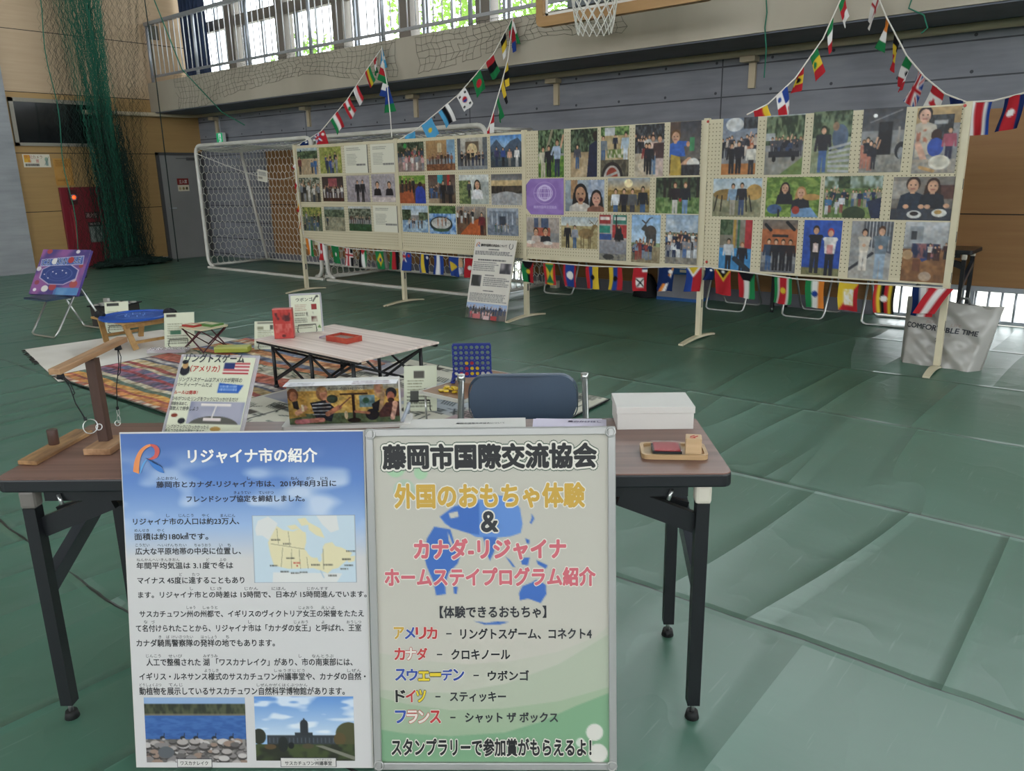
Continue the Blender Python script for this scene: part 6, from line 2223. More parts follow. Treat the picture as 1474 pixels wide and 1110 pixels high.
def r_logo(m, x, z, s):
    """the ribbon letter R: orange arch, red bowl, blue leg; material indices 0 orange, 1 red, 2 blue, 3 light blue, 4 dark"""
    def P_(*q):
        return [(x + a * s, -.004, z + b * s) for a, b in q]
    def ribbon(c0, c1, mi, n=14):
        for i in range(n):
            a, b = i / n, (i + 1) / n
            m._add(P_(c0(a), c0(b), c1(b), c1(a)), [(3, 2, 1, 0)], mi)
    def bez(*p):
        return lambda t: tuple((1 - t) ** 3 * p[0][k] + 3 * t * (1 - t) ** 2 * p[1][k] + 3 * t * t * (1 - t) * p[2][k] + t ** 3 * p[3][k] for k in (0, 1))
    ribbon(bez((.0, .08), (.04, .55), (.25, .95), (.62, 1.0)), bez((.2, 0), (.2, .45), (.3, .85), (.64, .92)), 0)
    ribbon(bez((.62, 1.0), (.9, 1.0), (1.0, .8), (.86, .58)), bez((.64, .92), (.74, .9), (.8, .78), (.74, .64)), 1)
    ribbon(bez((.86, .58), (.78, .48), (.6, .46), (.5, .48)), bez((.74, .64), (.7, .57), (.56, .5), (.5, .5)), 1)
    ribbon(bez((.5, .5), (.6, .3), (.75, .05), (1.05, .02)), bez((.5, .5), (.75, .42), (.98, .25), (1.05, .02)), 2)
    ribbon(bez((.5, .52), (.7, .45), (.9, .3), (1.03, .2)), bez((.42, .55), (.6, .4), (.85, .28), (1.03, .2)), 4)
    ribbon(bez((.2, .0), (.28, .3), (.36, .44), (.5, .5)), bez((.26, .04), (.34, .28), (.42, .4), (.5, .47)), 3)


LOGO = [mat('logo_orange', 'd8854a', .45), mat('logo_red', 'c05048', .45), mat('logo_blue', '2f6fb8', .45), mat('logo_sky', '5a9ad0', .45), mat('logo_dark', '26406a', .45)]
m = MB(); r_logo(m, .02, .725, .05)
m.build('ribbon_logo', LOGO, ip)
m = MB()
m.tube([(.463 + .022 * math.cos(a), -.004, .745 + .03 * math.sin(a)) for a in [2.2 + 4.8 * i / 20 for i in range(21)]], .0028, 5)
m.build('round_emblem', 'ink_dark', ip)

# shopping bag behind the right post
bg = thing('shopping_bag', 'big white plastic shopping bag with black lettering by the right panel post', 'bag', (.99, 5.735, 0), math.radians(-8))
mat('bag_white', '9c9a94', .3, noise='a8a6a0', scale=2, spec=.6)
rb_ = random.Random(4)
def bagf(side):
    def f(u, v):
        x = (-.27 - .02 * v) + (.54 + .06 * v) * u
        x += (.04 * v if u > .5 else 0) * (u - .5) * 2
        d = .10 * (1 - v) ** .8 + .012
        cre = .016 * math.sin(u * 7 + v * 5) * math.sin(v * 6 + u * 3) + .012 * math.sin(u * 17 + v * 9) * v + .010 * abs(math.sin(u * 9 - v * 11)) + .008 * math.sin((u + v) * 23)
        y = (-d - cre * (.25 + .75 * math.sin(PI * u))) if side < 0 else (d + cre)
        e = min(u, 1 - u)
        y *= min(1, .25 + e * 9)
        return (x, y + .035 * v, .46 * v + .012 * math.sin(u * 5 + 1) * v)
    return f
m = MB()
m.grid(bagf(-1), 44, 30)
m.grid(lambda u, v: bagf(1)(1 - u, v), 44, 30)
m.grid(lambda u, v: (lambda a, b: tuple(np.array(a) * (1 - v) + np.array(b) * v))(bagf(1)(u, 0), bagf(-1)(u, 0)), 44, 2)
for uu in (0, 1):
    m.grid(lambda u, v: (lambda a, b: tuple(np.array(a) * (1 - u) + np.array(b) * u))(bagf(1 if uu == 0 else -1)(uu, v), bagf(-1 if uu == 0 else 1)(uu, v)), 2, 30)
m.build('bag_body', 'bag_white', bg)
def on_bag(mm):
    """wrap flat lettering onto the front of the bag"""
    f = bagf(-1)
    mm.v = [(lambda q: (q[0], q[1] - .004 + p_[1], q[2]))(f(min(max((p_[0] + .29) / .58, .02), .98), min(max(p_[2] / .46, 0), 1))) for p_ in mm.v]
    return mm
m = MB().text('COMFORTABLE TIME', -.255, .215, .252, .287, 0, 0, .03)
m.text('3', -.035, -.008, .175, .205, 0, 0, .0)
m.text('BEACH', -.12, -.02, .297, .315, 0, 1).text('LIFE', .04, .10, .297, .315, 0, 1)
on_bag(m).build('lettering', ['ink_dark', mat('bag_pale_ink', '9c8a84', .5)], bg)
m = MB()
for x0, x1, y in ((-.09, .06, -.02), (.10, .16, .03)):
    pass
m.tube([(.06, .03, .45), (.075, .03, .49), (.12, .035, .49), (.135, .035, .45)], .010, 6).tube([(-.2, .03, .45), (-.18, .02, .485), (-.06, .02, .485), (-.04, .03, .45)], .008, 6)
m.build('handle', mat('handle_grey', '5f605f', .5), bg)

# ================================================================== THE FRONT TABLE AND WHAT STANDS ON IT
ft = folding_table('long folding table with a walnut top and black legs in the foreground', (0, 0, 0), A38, 'table_walnut')
ZTT = .7012

# white lidded box
q = thing('white_box', 'white lidded cardboard box on the right end of the front table', 'box', tb(1.665, .41, ZTT), A38)
mat('card_white', 'cac7c1', .5)
MB().b2((-.106, -.072, 0), (.106, .072, .058)).build('box', 'card_white', q)
MB().b2((-.109, -.075, .046), (.109, .075, .066)).build('lid', 'card_white', q, bevel=.0015)

# stamp tray
q = thing('wooden_tray', 'small pale wooden tray near the right corner of the front table', 'tray', tb(1.681, .143, ZTT), A38 + math.radians(-4))
mat('tray_wood', 'c3a379', .5, noise='b2926a', scale=4, stretch=(1, 9, 9))
o, i_ = rrect(-.083, -.05, .083, .05, .018, 5), rrect(-.074, -.041, .074, .041, .012, 5)
n = len(o)
m = MB()
vs = [(x, y, 0) for x, y in o] + [(x, y, .012) for x, y in o] + [(x, y, .012) for x, y in i_] + [(x, y, .005) for x, y in i_]
fs = []
for k in range(3):
    fs += [(k * n + j, k * n + (j + 1) % n, (k + 1) * n + (j + 1) % n, (k + 1) * n + j) for j in range(n)]
m._add(vs, fs + [tuple(range(3 * n, 4 * n)), tuple(reversed(range(n)))])
m.build('tray', 'tray_wood', q)
q = thing('ink_pad', 'red stamp pad in a clear case on the small wooden tray', 'stamp pad', tb(1.662, .136, ZTT + .0055), A38 + math.radians(-4))
MB().b2((-.036, -.034, 0), (.036, .034, .013)).build('base', 'rubber_black', q, bevel=.002)
MB().b2((-.032, -.030, .013), (.032, .030, .016)).build('pad', mat('pad_red', 'a81f2c', .7), q)
MB().b2((-.038, -.036, .0165), (.038, .036, .0185)).b2((-.038, -.036, .004), (-.0365, .036, .0165)).b2((.0365, -.036, .004), (.038, .036, .0165)).build('clear_lid', mat('clear_lid', 'e0d0d0', .08, alpha=.1), q)
q = thing('stamp_block', 'square wooden stamp block standing on the small wooden tray', 'stamp', tb(1.728, .125, ZTT + .0055), A38 + math.radians(-10))
MB().b2((-.02, -.02, 0), (.02, .02, .045)).build('block', mat('stamp_wood', 'c9ab84', .5, noise='ba9b74', scale=9, stretch=(1, 1, 6)), q, bevel=.0025)
m = MB()
m.bar((-.008, -.004, .0455), (.002, .006, .0455), .003, .001).bar((0, -.008, .0455), (.01, .003, .0455), .003, .001).bar((-.01, -.012, .0455), (.004, -.012, .0455), .002, .001)
m.build('red_mark', 'ink_red', q)

# leaflets
q = thing('leaflet_stack', 'stack of white leaflets lying on the front table behind the green poster', 'leaflets', tb(.945, .19, ZTT), A38 + math.radians(1))
MB().b2((0, 0, 0), (.36, .245, .006)).build('sheets', 'card_white', q)
m = MB().text('藤岡市国際交流協会について', .16, .30, .19, .203, 0, 0, .02)
m.v = [(x, z, .0065 - y * 0) for x, y, z in m.v]
m.build('lettering', 'ink_dark', q)
q = thing('leaflet_stack', 'lilac-tinted leaflets lying askew on the front table left of the white box', 'leaflets', tb(1.31, .19, ZTT), A38 + math.radians(-5))
MB().b2((0, 0, 0), (.205, .25, .004)).box((.1, .12, .006), (.2, .24, .003), rot=(0, 0, .06)).build('sheets', mat('paper_lilac', 'cbc3d6', .6), q)
m = MB().text('藤のかけはし', .095, .19, .205, .222, 0, 0, .02)
m.v = [(x, z, .0082) for x, y, z in m.v]
m.build('lettering', mat('ink_violet', '4a3a7a', .5), q)

# boxed game with a photo of people on its front
p = Pic(176, 72, 'b98a3c', 51)
p.V('8a97a4', 'c9b070', 0, .32); p.N(0, .2, 1, 1, 'b88a38', 'd0a850', 7, 5)
p.N(0, .74, 1, 1, '4a5a3c', '5f6a48', 8, 4)
p.E(.05, .28, .05, .16, '6a3f28'); p.E(.055, .32, .032, .12, 'a86a48'); p.G([(.0, .45), (.09, .42), (.16, .8), (.0, .85)], 'a8843c'); p.G([(.04, .45), (.09, .42), (.1, .65), (.05, .6)], '1c1a1c'); p.L(.08, .72, .15, .6, .12, 'c08a6a'); p.R(.12, .52, .14, .68, 'd8c49c')
p.E(.31, .26, .05, .17, '8a5a34'); p.E(.325, .3, .034, .125, 'b87858'); p.E(.31, .17, .045, .07, '9a7044'); p.G([(.2, .48), (.34, .42), (.42, .62), (.38, .95), (.24, .85)], '1e2028')
for k in range(4):
    p.L(.22, .52 + k * .08, .38, .5 + k * .09, .022, 'b0b0b0')
p.L(.35, .76, .46, .6, .11, 'a8684c'); p.L(.36, .45, .43, .36, .09, 'a8684c'); p.E(.4, .4, .05, .1, '2f3a2c'); p.L(.46, .6, .56, .38, .03, '6a4030')
p.R(.47, .275, .72, .315, '3a2418'); p.R(.573, .3, .6, .9, '2a1c18'); p.E(.585, .93, .06, .06, '241a16'); p.E(.515, .8, .016, .1, 'c8b08a')
p.N(.64, .33, .78, .62, '6a8a90', '4a6a6c', 5, 5); p.E(.7, .46, .03, .07, '2f5a40')
p.E(.82, .2, .045, .2, 'b08a5c'); p.E(.815, .18, .03, .12, 'b87a5c'); p.G([(.75, .55), (.84, .42), (.86, .7), (.76, .75)], '1c1c20'); p.L(.86, .25, .83, .7, .09, 'b0885c')
p.E(.93, .3, .05, .14, '26282e'); p.E(.925, .38, .034, .12, 'a8604a'); p.E(.925, .47, .03, .06, '3a241c'); p.G([(.8, .8), (.88, .52), (1, .5), (1, .85), (.82, .88)], '4a2a28'); p.E(.75, .8, .06, .14, '1c1c22'); p.L(.6, .72, .72, .76, .06, 'a8684c')
p.L(.93, .9, .965, .55, .1, 'd09a80'); p.E(.96, .56, .025, .07, 'd09a80'); p.L(.07, .93, .3, .9, .11, 'b87060'); p.E(.12, .93, .07, .06, 'b8686a')
q = thing('ring_game_box', 'game box with a photo of people around a wooden ring game, on the front table', 'game box', tb(.622, .375, ZTT + .012), A38 + math.radians(4))
MB().b2((0, 0, 0), (.318, .045, .124)).build('box', 'card_white', q, bevel=.0015)
p.grain(.55)
sheet('printed_front', p.get() * .72 + p.get().mean(2, keepdims=True) * .12, .316, .122, q, (.001, -.0008, .001), mname='print_gloss')
MB().text('Rimofussspinne', .118, .222, .099, .109, -.0028, 0).build('lettering', 'ink_dark', q)
p = Pic(60, 8, 'd9d8dc', 52); p.T(.05, .2, .3, .9, 2, '8a8a90', .8); p.T(.6, .1, .95, .9, 2, '8a7a80', .8)
sheet('printed_top', p.get(), .316, .043, q, (.001, .001, .1246), (-PI / 2 + PI, 0, 0) if False else (-PI / 2, 0, 0), z0=-.0435)
st2 = thing('display_stand', 'low white plastic stand under the game box on the front table', 'stand', tb(.60, .37, ZTT), A38 + math.radians(4))
MB().prism([(x, y, 0) for x, y in rrect(0, -.012, .37, .09, .012)], (0, 0, .010)).build('base', 'card_white', st2)
MB().tube([(.345, 0, .012), (.355, .01, .035), (.36, .03, .045), (.36, .075, .045), (.355, .085, .012)], .005, 8).build('clip', mat('clip_grey', '9fa6b0', .35), st2)

# ring toss game: a board with a peg, and a stand with two hanging rings
mat('toss_oak', 'b48d68', .5, noise='7d5a3c', scale=4, stretch=(9, 1, 9))
mat('toss_dark', '3f2a22', .4, noise='4d352b', scale=5, stretch=(8, 8, 1))
mat('toss_rough', 'ad8558', .6, noise='6f4f30', scale=10, stretch=(5, 1, 3))
q = thing('peg_board', 'narrow wooden board with a short round peg at the left end of the front table', 'peg board', tb(.027, .228, ZTT), A38)
MB().prism([(-.028, -.128, 0), (.026, -.135, 0), (.032, .12, 0), (-.026, .135, 0)], (0, 0, .011)).build('board', 'toss_rough', q, bevel=.0015)
MB().cyl((-.008, .0, .011), .0135, .042, 20).build('peg', 'toss_dark', q, bevel=.001)
q = thing('ring_toss_stand', 'wooden T-shaped ring toss stand with two hanging rings on the front table', 'ring toss game', tb(.158, .225, ZTT), A38)
MB().b2((-.024, -.060, 0), (.048, .055, .018)).build('base', 'toss_oak', q, bevel=.0015)
MB().bar((0, .012, .018), (-.006, .018, .245), .026, .026, up=(0, 1, 0)).build('post', 'toss_dark', q)
MB().bar((-.006, -.150, .250), (-.006, .185, .263), .030, .015).build('cross_bar', 'toss_oak', q, bevel=.0015)


def ring_string(y, lean, loops):
    sq = Vector((-.006, y, .243 + (y + .15) / .335 * .013))
    e = sq + Vector((lean[0], lean[1], lean[2]))
    s = MB()
    s.tube([sq + Vector((0, 0, .002)), sq + (e - sq) * .33 + Vector((.003, .002, 0)), sq + (e - sq) * .66 + Vector((-.003, 0, 0)), e], .0016, 6)
    s.tube([sq + (e - sq) * .05, sq + (e - sq) * .2 + Vector((.008, .004, 0)), sq + (e - sq) * .45 + Vector((.006, .004, 0)), sq + (e - sq) * .5], .0013, 6)
    c = s.cyl(sq - Vector((0, 0, .016)), .010, .016, 10, r2=.007)
    c.cyl(e - Vector((0, 0, .004)), .004, .008, 8)
    k = s.build('string', 'black_cloth', q)
    m = MB()
    for (dx, dy, dz, r, ax) in loops:
        ctr = e + Vector((dx, dy, dz))
        m.tube([ctr + (Vector((r * math.cos(t), r * .35 * math.sin(t), r * .9 * math.sin(t))) if ax else Vector((r * .4 * math.cos(t), 0, r * math.sin(t)))) for t in [2 * PI * i / 20 for i in range(20)]], .0013, 6, closed=True)
    m.build('metal_ring', 'chrome', k)


ring_string(-.128, (.032, .02, -.128), ((.010, 0, -.02, .019, 1), (.032, .0, -.022, .008, 1)))
ring_string(.155, (-.022, -.012, -.185), ((0, 0, -.012, .009, 0), (0, -.002, -.032, .011, 0), (-.006, 0, -.045, .008, 1)))

# acrylic sign of the ring toss game
sg = thing('game_sign', 'cream ring toss instruction sheet in a clear stand on the front table', 'sign', tb(.329, .164, ZTT), (-.666, 0, A38 - .114))
PLs = Plane(sg.location, sg.rotation_euler)
p = Pic(84, 112, 'ccceb6', 61)
PW, PH = .211, .285


def sgm(u, w):
    a, b = PLs.px(u, w)
    return a, b


def rel(u, w):
    a, b = sgm(u, w)
    return (a - .008) / PW, 1 - (b + 0.0) / PH


def boxr(u0, w0, u1, w1):
    a, b = rel(u0, w0), rel(u1, w1)
    return a[0], a[1], b[0], b[1]


x0, y0, x1, y1 = boxr(276, 578, 346, 612)
p.R(x0, y0, x1, y1, '8f90a0'); p.N(x0, y0, x1, y1, '83869a', '9a9aa8', 4, 4)
p.E((x0 + x1) / 2, y1 + .02, (x1 - x0) * .46, .1, '55544e'); p.R(x0 - .02, y1, x1 + .02, y1 + .13, 'ccceb6')
p.R(x0 + .2 * (x1 - x0), y0 + .02, x0 + .75 * (x1 - x0), y0 + .045, 'd8d0c8'); p.L((x0 + x1) / 2 - .01, y0 + .04, (x0 + x1) / 2 - .04, y1 - .05, .012, 'd8d0c8'); p.R(x0 + .3 * (x1 - x0), y1 - .06, x0 + .62 * (x1 - x0), y1 - .03, 'd0c4c0')
x0, y0, x1, y1 = boxr(324, 523, 357, 540)
for k in range(7):
    p.R(x0, y0 + (y1 - y0) * k / 7, x1, y0 + (y1 - y0) * (k + 1) / 7, 'a83a44' if k % 2 == 0 else 'd6d2c8')
p.R(x0, y0, x0 + (x1 - x0) * .42, y0 + (y1 - y0) * .55, '2a3464')
p.E(*rel(267, 534), .07, .055, '26262e'); p.E(*rel(268, 527), .04, .035, 'b08a5c'); p.E(*rel(268, 522), .045, .022, '1c1c22')
x0, y0, x1, y1 = boxr(316, 552, 348, 567)
p.G([(x0, y0), (x1, y0 + .02), (x1 - .05, y1), (x0, y1)], '2f5aa8'); p.T(x0 + .02, y0 + .02, x1 - .04, y1 - .02, 2, '9ab4d8', .8)
p.E(*rel(252, 598), .045, .02, '7a3a2c'); p.E(*rel(262, 606), .05, .03, '26282c'); p.E(*rel(310, 618), .07, .025, 'a8864c')
sheet('card', p.get(), PW, PH, sg, (.008, -.001, 0), mname='print_gloss')
m = MB()


def sline(s, u0, w0, u1, w1, mi=0, bold=.01):
    (a0, b0), (a1, b1) = sgm(u0, w1), sgm(u1, w0)
    m.text(s, a0, a1, b0, b1, -.0035, mi, bold)


sline('リングトスゲーム', 267, 511, 354, 522, 0, .03)
sline('（アメリカ）', 274, 527, 318, 536, 1, .02)
sline('リングトスゲームはアメリカが発祥の', 258, 545, 350, 550, 0)
sline('パーティーゲームだよ', 254, 552, 307, 557, 0)
sline('ルールは簡単！', 251, 563, 286, 568, 1, .02)
sline('ひもがついたリングをフックにひっかけるだけ', 248, 573, 344, 577, 0)
sline('視線を決めて、', 246, 579, 272, 584, 0)
sline('複数人で競争しよう', 244, 586, 287, 591, 0)
sline('リングがフックにひっかかったら', 238, 613, 302, 617, 0)
sline('景品コマを自分の陣地に進めて', 237, 619, 295, 624, 0)
m.build('lettering', ['ink_dark', 'ink_red'], sg)
MB().b2((-.002, .0005, -.001), (.229, .003, .294)).build('acrylic', 'clear_plastic', sg)

# ================================================================== THE TWO POSTERS IN FRONT
def board(lab, x, name):
    t = thing(name, lab, 'poster', tb(x, -.162, .003), (math.radians(-10.8), 0, A38))
    return t, Plane(t.location, t.rotation_euler)


# ---- left: introduction of the sister city
lb, LP = board('blue-topped white poster introducing a Canadian city, leaning on the front table', .336, 'information_poster')
LW, LH = .588, .832
MB().b2((0, 0, 0), (LW, .007, LH)).build('board', 'card_white', lb)
p = Pic(150, 212, 'c6c4c2', 71)
p.V('43639f', '587dba', 0, .14); p.V('587dba', '94aed2', .14, .27); p.V('94aed2', 'c6c4c2', .27, .37)
f = np.clip((p.field(5, 16) * .5 + p.field(11, 34) * .5 - .54) / .22, 0, 1) * np.clip((p.Y - .04) * 9, 0, 1) * np.clip((.34 - p.Y) * 9, 0, 1)
p.a = p.a * (1 - f[..., None] * .75) + hx('c9d2dc') * f[..., None] * .75
sheet('printed_sheet', p.get(), LW - .006, LH - .006, lb, (.003, -.0006, .003))


def pic_on(parent, PL, name, pic, u0, w0, u1, w1, lab=None, y=-.0026):
    (a0, b1), (a1, b0) = PL.px(u0, w0), PL.px(u1, w1)
    o = sheet(name, pic, a1 - a0, b1 - b0, parent, (a0, y + .001, b0), th=.001)
    if lab:
        o['label'] = lab
    return o


# map of Canada
p = Pic(150, 96, 'b9c9d2', 72)
land, us_, ln_ = 'd6cda6', 'd0d0cc', '6a6a5a'
p.G([(.03, .2), (.06, .08), (.16, .02), (.25, .12), (.17, .38), (.1, .3), (.04, .3)], us_)
p.G([(.19, .84), (.86, .86), (.8, 1), (.18, 1)], us_)
p.G([(.62, 0), (.82, 0), (.84, .22), (.76, .26), (.68, .14)], us_)
cn = [(.24, .16), (.3, .22), (.4, .24), (.46, .2), (.52, .28), (.52, .4), (.5, .5), (.55, .58), (.62, .62), (.66, .68), (.65, .54), (.7, .42), (.77, .4), (.8, .46), (.86, .48), (.96, .56), (.92, .66), (.88, .7), (.82, .78), (.76, .8), (.72, .86), (.66, .82), (.58, .78), (.34, .79), (.2, .74), (.17, .58), (.15, .4)]
p.G(cn, land)
for q in ([(.34, .16), (.42, .14), (.46, .2), (.38, .22)], [(.44, .06), (.52, .04), (.56, .14), (.48, .16)], [(.54, .1), (.66, .2), (.7, .34), (.62, .3), (.55, .22)], [(.4, .24), (.52, .25), (.5, .32), (.42, .3)], [(.9, .62), (.99, .6), (.98, .68), (.92, .7)]):
    p.G(q, land)
p.E(.6, .5, .08, .13, 'b9c9d2'); p.E(.645, .63, .02, .06, 'b9c9d2')
for a, b, c, d in ((.24, .2, .25, .42), (.18, .42, .5, .5), (.29, .48, .27, .76), (.375, .5, .37, .79), (.45, .5, .455, .79), (.52, .62, .53, .79), (.68, .5, .68, .8), (.35, .24, .36, .46)):
    p.L(a, b, c, d, .006, ln_)
for x, y in ((.22, .35), (.33, .41), (.36, .62), (.6, .72), (.72, .72), (.2, .73), (.3, .82), (.4, .84), (.49, .83), (.94, .52), (.9, .64), (.92, .73), (.88, .78), (.76, .88)):
    p.T(x - .04, y, x + .05, y + .025, 1, '44443c', 1.0)
p.T(.39, .69, .47, .715, 1, 'b0342c', 1.0); p.E(.425, .745, .008, .012, 'b0342c'); p.L(.65, .82, .68, .92, .02, 'a8b8c4')
for e in ((0, 0, 1, .012), (0, .988, 1, 1), (0, 0, .008, 1), (.992, 0, 1, 1)):
    p.R(*e, '8a9098')
pic_on(lb, LP, 'canada_map', p.get(), 363, 742, 514, 838)
# lake photo
p = Pic(150, 96, '4a6a9a', 73)
p.V('8fa8c8', '7f9cc4', 0, .16); p.N(0, .1, 1, .3, '2a2f24', '4a4f3a', 30, 8)
p.V('3f66a4', '33568f', .27, .66); p.N(0, .28, 1, .66, '2f548e', '456ca6', 14, 30, k=.6); p.R(0, .25, 1, .28, '7a705c', .7)
f = (p.field(26, 26) > .0)
p.N(0, .64, 1, 1, '4f4c4a', '8a8580', 22, 14)
for i in range(130):
    x, y = p.r.rand(), .66 + .36 * p.r.rand()
    c = ('a59d98', 'b8b2ae', '7f7a78', '605c5a', '8f7a6c')[p.r.randint(5)]
    s = .01 + .03 * p.r.rand()
    p.E(x, y + s, s * 1.5, s * 1.2, '3c3836'); p.E(x, y, s * 1.5, s * 1.2, c)
p.E(.2, .84, .08, .09, '565a5e')
for x in (.17, .37, .5, .68, .85):
    p.E(x, .62, .025, .03, '22242a'); p.L(x + .015, .6, x + .02, .55, .012, '22242a'); p.E(x + .01, .64, .018, .015, 'a8a4a0')
pic_on(lb, LP, 'lake_photo', p.get(), 207.5, 1003.5, 356.5, 1097)
# parliament photo
p = Pic(150, 96, '8fb0d4', 74)
p.V('5f8cc8', 'b8cbdc', 0, .6); f = np.clip((p.field(4, 9) * .6 + p.field(10, 22) * .4 - .48) / .2, 0, 1) * (p.Y < .6)
p.a = p.a * (1 - f[..., None] * .8) + hx('dfe4e8') * f[..., None] * .8
p.R(.12, .6, .86, .76, '33383c'); p.R(.4, .56, .58, .74, '2f3438'); p.R(.455, .42, .535, .6, '2c3034'); p.E(.495, .43, .04, .07, '2a2e32'); p.R(.487, .34, .503, .4, '2a2e32')
for k in range(18):
    p.R(.14 + k * .04, .64, .15 + k * .04, .72, '4a5056')
p.E(.04, .62, .07, .12, '2c2f24'); p.E(.94, .58, .13, .18, '4a4a30'); p.E(.85, .66, .06, .1, '55482c'); p.N(0, .74, 1, 1, '262a1e', '3f4a2a', 10, 8)
p.E(.28, .74, .05, .12, '1e2220'); p.G([(.6, .76), (.68, .76), (1, .93), (1, .99)], '77776a'); p.E(.15, .78, .06, .04, '55442c'); p.E(.53, .77, .06, .04, '4a4430'); p.E(.36, .76, .03, .05, '15181a')
pic_on(lb, LP, 'parliament_photo', p.get(), 366, 1002, 511.5, 1094.5)
m = MB()
for u0, w0, u1, w1 in ((256.5, 1092, 305.5, 1103), (405, 1090.5, 484, 1102.5)):
    (a0, b1), (a1, b0) = LP.px(u0, w0), LP.px(u1, w1)
    m.b2((a0 - .0015, -.0029, b0 - .0015), (a1 + .0015, -.0026, b1 + .0015), 1)
    m.b2((a0, -.0034, b0), (a1, -.0029, b1), 0)
    m.build('caption_box', ['card_white', 'ink_dark'], lb)
    m = MB()
m = MB()
Z7, Z8 = (170, 620, 4.038), (170, 860, 3.984)


def put(z, s, X0, Y0, X1, Y1, mi=0, bold=.012, outline=(), PL=LP, mm=None, y=-.002):
    (a0, b0), (a1, b1) = PL.px(z[0] + X0 / z[2], z[1] + Y1 / z[2]), PL.px(z[0] + X1 / z[2], z[1] + Y0 / z[2])
    bl, br = PL.px(z[0] + X0 / z[2], z[1] + (Y0 + Y1) / 2 / z[2]), PL.px(z[0] + X1 / z[2], z[1] + (Y0 + Y1) / 2 / z[2])
    (mm or m).text(s, bl[0], br[0], b0, b1, y, mi, bold, outline)


put(Z7, 'リジャイナ市の紹介', 410, 100, 1158, 188, 1, .03, ((.012, 2),))
put(Z7, '藤岡市とカナダ-リジャイナ市は、2019年8月3日に', 225, 286, 1268, 331, 3, .03)
for s, a, b in (('ふじおかし', 225, 350), ('し', 752, 770), ('ねん', 1005, 1050), ('がつ', 1095, 1137), ('にち', 1178, 1220)):
    put(Z7, s, a, 267, b, 285, 3, .02)
put(Z7, 'フレンドシップ協定を締結しました。', 400, 373, 1085, 415, 3, .03)
for s, a, b in (('きょうてい', 675, 772), ('ていけつ', 818, 905)):
    put(Z7, s, a, 350, b, 368, 3, .02)
BODY7 = [('リジャイナ市の人口は約23万人、', 90, 505, 705, 547, (('し', 282, 302), ('じんこう', 355, 440), ('やく', 488, 530), ('まんにん', 597, 682))),
         ('面積は約180㎢です。', 98, 592, 525, 635, (('めんせき', 97, 182), ('やく', 228, 270))),
         ('広大な平原地帯の中央に位置し、', 103, 677, 715, 720, (('こうだい', 103, 185), ('へいげんちたい', 230, 400), ('ちゅうおう', 445, 540), ('い', 590, 608), ('ち', 638, 656))),
         ('年間平均気温は 3.1度で冬は', 110, 762, 670, 803, (('ねんかんへいきんきおん', 110, 360), ('ど', 515, 532), ('ふゆ', 590, 630))),
         ('マイナス 45度に達することもあり', 115, 847, 735, 889, (('ど', 358, 375), ('たつ', 432, 475))),
         ('ます。リジャイナ市との時差は 15時間で、日本が 15時間進んでいます。', 120, 929, 1445, 972, (('し', 420, 438), ('じさ', 540, 605), ('じかん', 738, 815), ('にほん', 895, 975), ('じかんすす', 1100, 1222)))]
BODY8 = [('サスカチュワン州の州都で、イギリスのヴィクトリア女王の栄誉をたたえ', 125, 70, 1410, 113, (('しゅう', 395, 445), ('しゅうと', 488, 572), ('じょおう', 1037, 1118), ('えいよ', 1165, 1245))),
         ('て名付けられたことから、リジャイナ市は「カナダの女王」と呼ばれ、王室', 105, 152, 1395, 196, (('な', 150, 172), ('づ', 192, 212), ('し', 748, 765), ('じょおう', 1010, 1090), ('よ', 1168, 1185), ('おうしつ', 1312, 1395))),
         ('カナダ騎馬警察隊の発祥の地でもあります。', 108, 238, 900, 281, (('き', 235, 250), ('ば', 278, 297), ('けいさつたい', 310, 432), ('はっしょう', 478, 567), ('ち', 620, 638))),
         ('人工で整備された 湖 「ワスカナレイク」があり、市の南東部には、', 165, 347, 1345, 391, (('じんこう', 163, 247), ('せいび', 290, 370), ('みずうみ', 490, 572), ('し', 1037, 1053), ('なんとうぶ', 1113, 1237))),
         ('イギリス・ルネサンス様式のサスカチュワン州議事堂や、カナダの自然・', 125, 430, 1420, 473, (('ようしき', 497, 578), ('しゅうぎじどう', 897, 1072), ('しぜん', 1315, 1395))),
         ('動植物を展示しているサスカチュワン自然科学博物館があります。', 125, 513, 1300, 557, (('どうしょくぶつ', 125, 250), ('てんじ', 292, 372), ('しぜんかがくはくぶつかん', 797, 1087)))]
for Z, B in ((Z7, BODY7), (Z8, BODY8)):
    for s, x0, y0, x1, y1, furi in B:
        put(Z, s, x0, y0, x1, y1, 0, .027)
        for fs_, a, b in furi:
            put(Z, fs_, a, y0 - 22, b, y0 - 4, 0, .012)
put(Z8, 'ワスカナレイク', 362, 935, 520, 957, 0, .02, y=-.0038)
put(Z8, 'サスカチュワン州議事堂', 960, 935, 1228, 958, 0, .02, y=-.0038)
put(Z8, 'しゅうぎじどう', 1128, 921, 1225, 930, 0, .01, y=-.0038)
m.build('lettering', ['ink_black', 'ink_white', mat('ink_slate', '55617a', .5), mat('ink_navy2', '161c30', .5)], lb)
m = MB()
a, b = LP.px(193, 682)
r_logo(m, a, b, .072)
m.build('ribbon_logo', LOGO, lb)

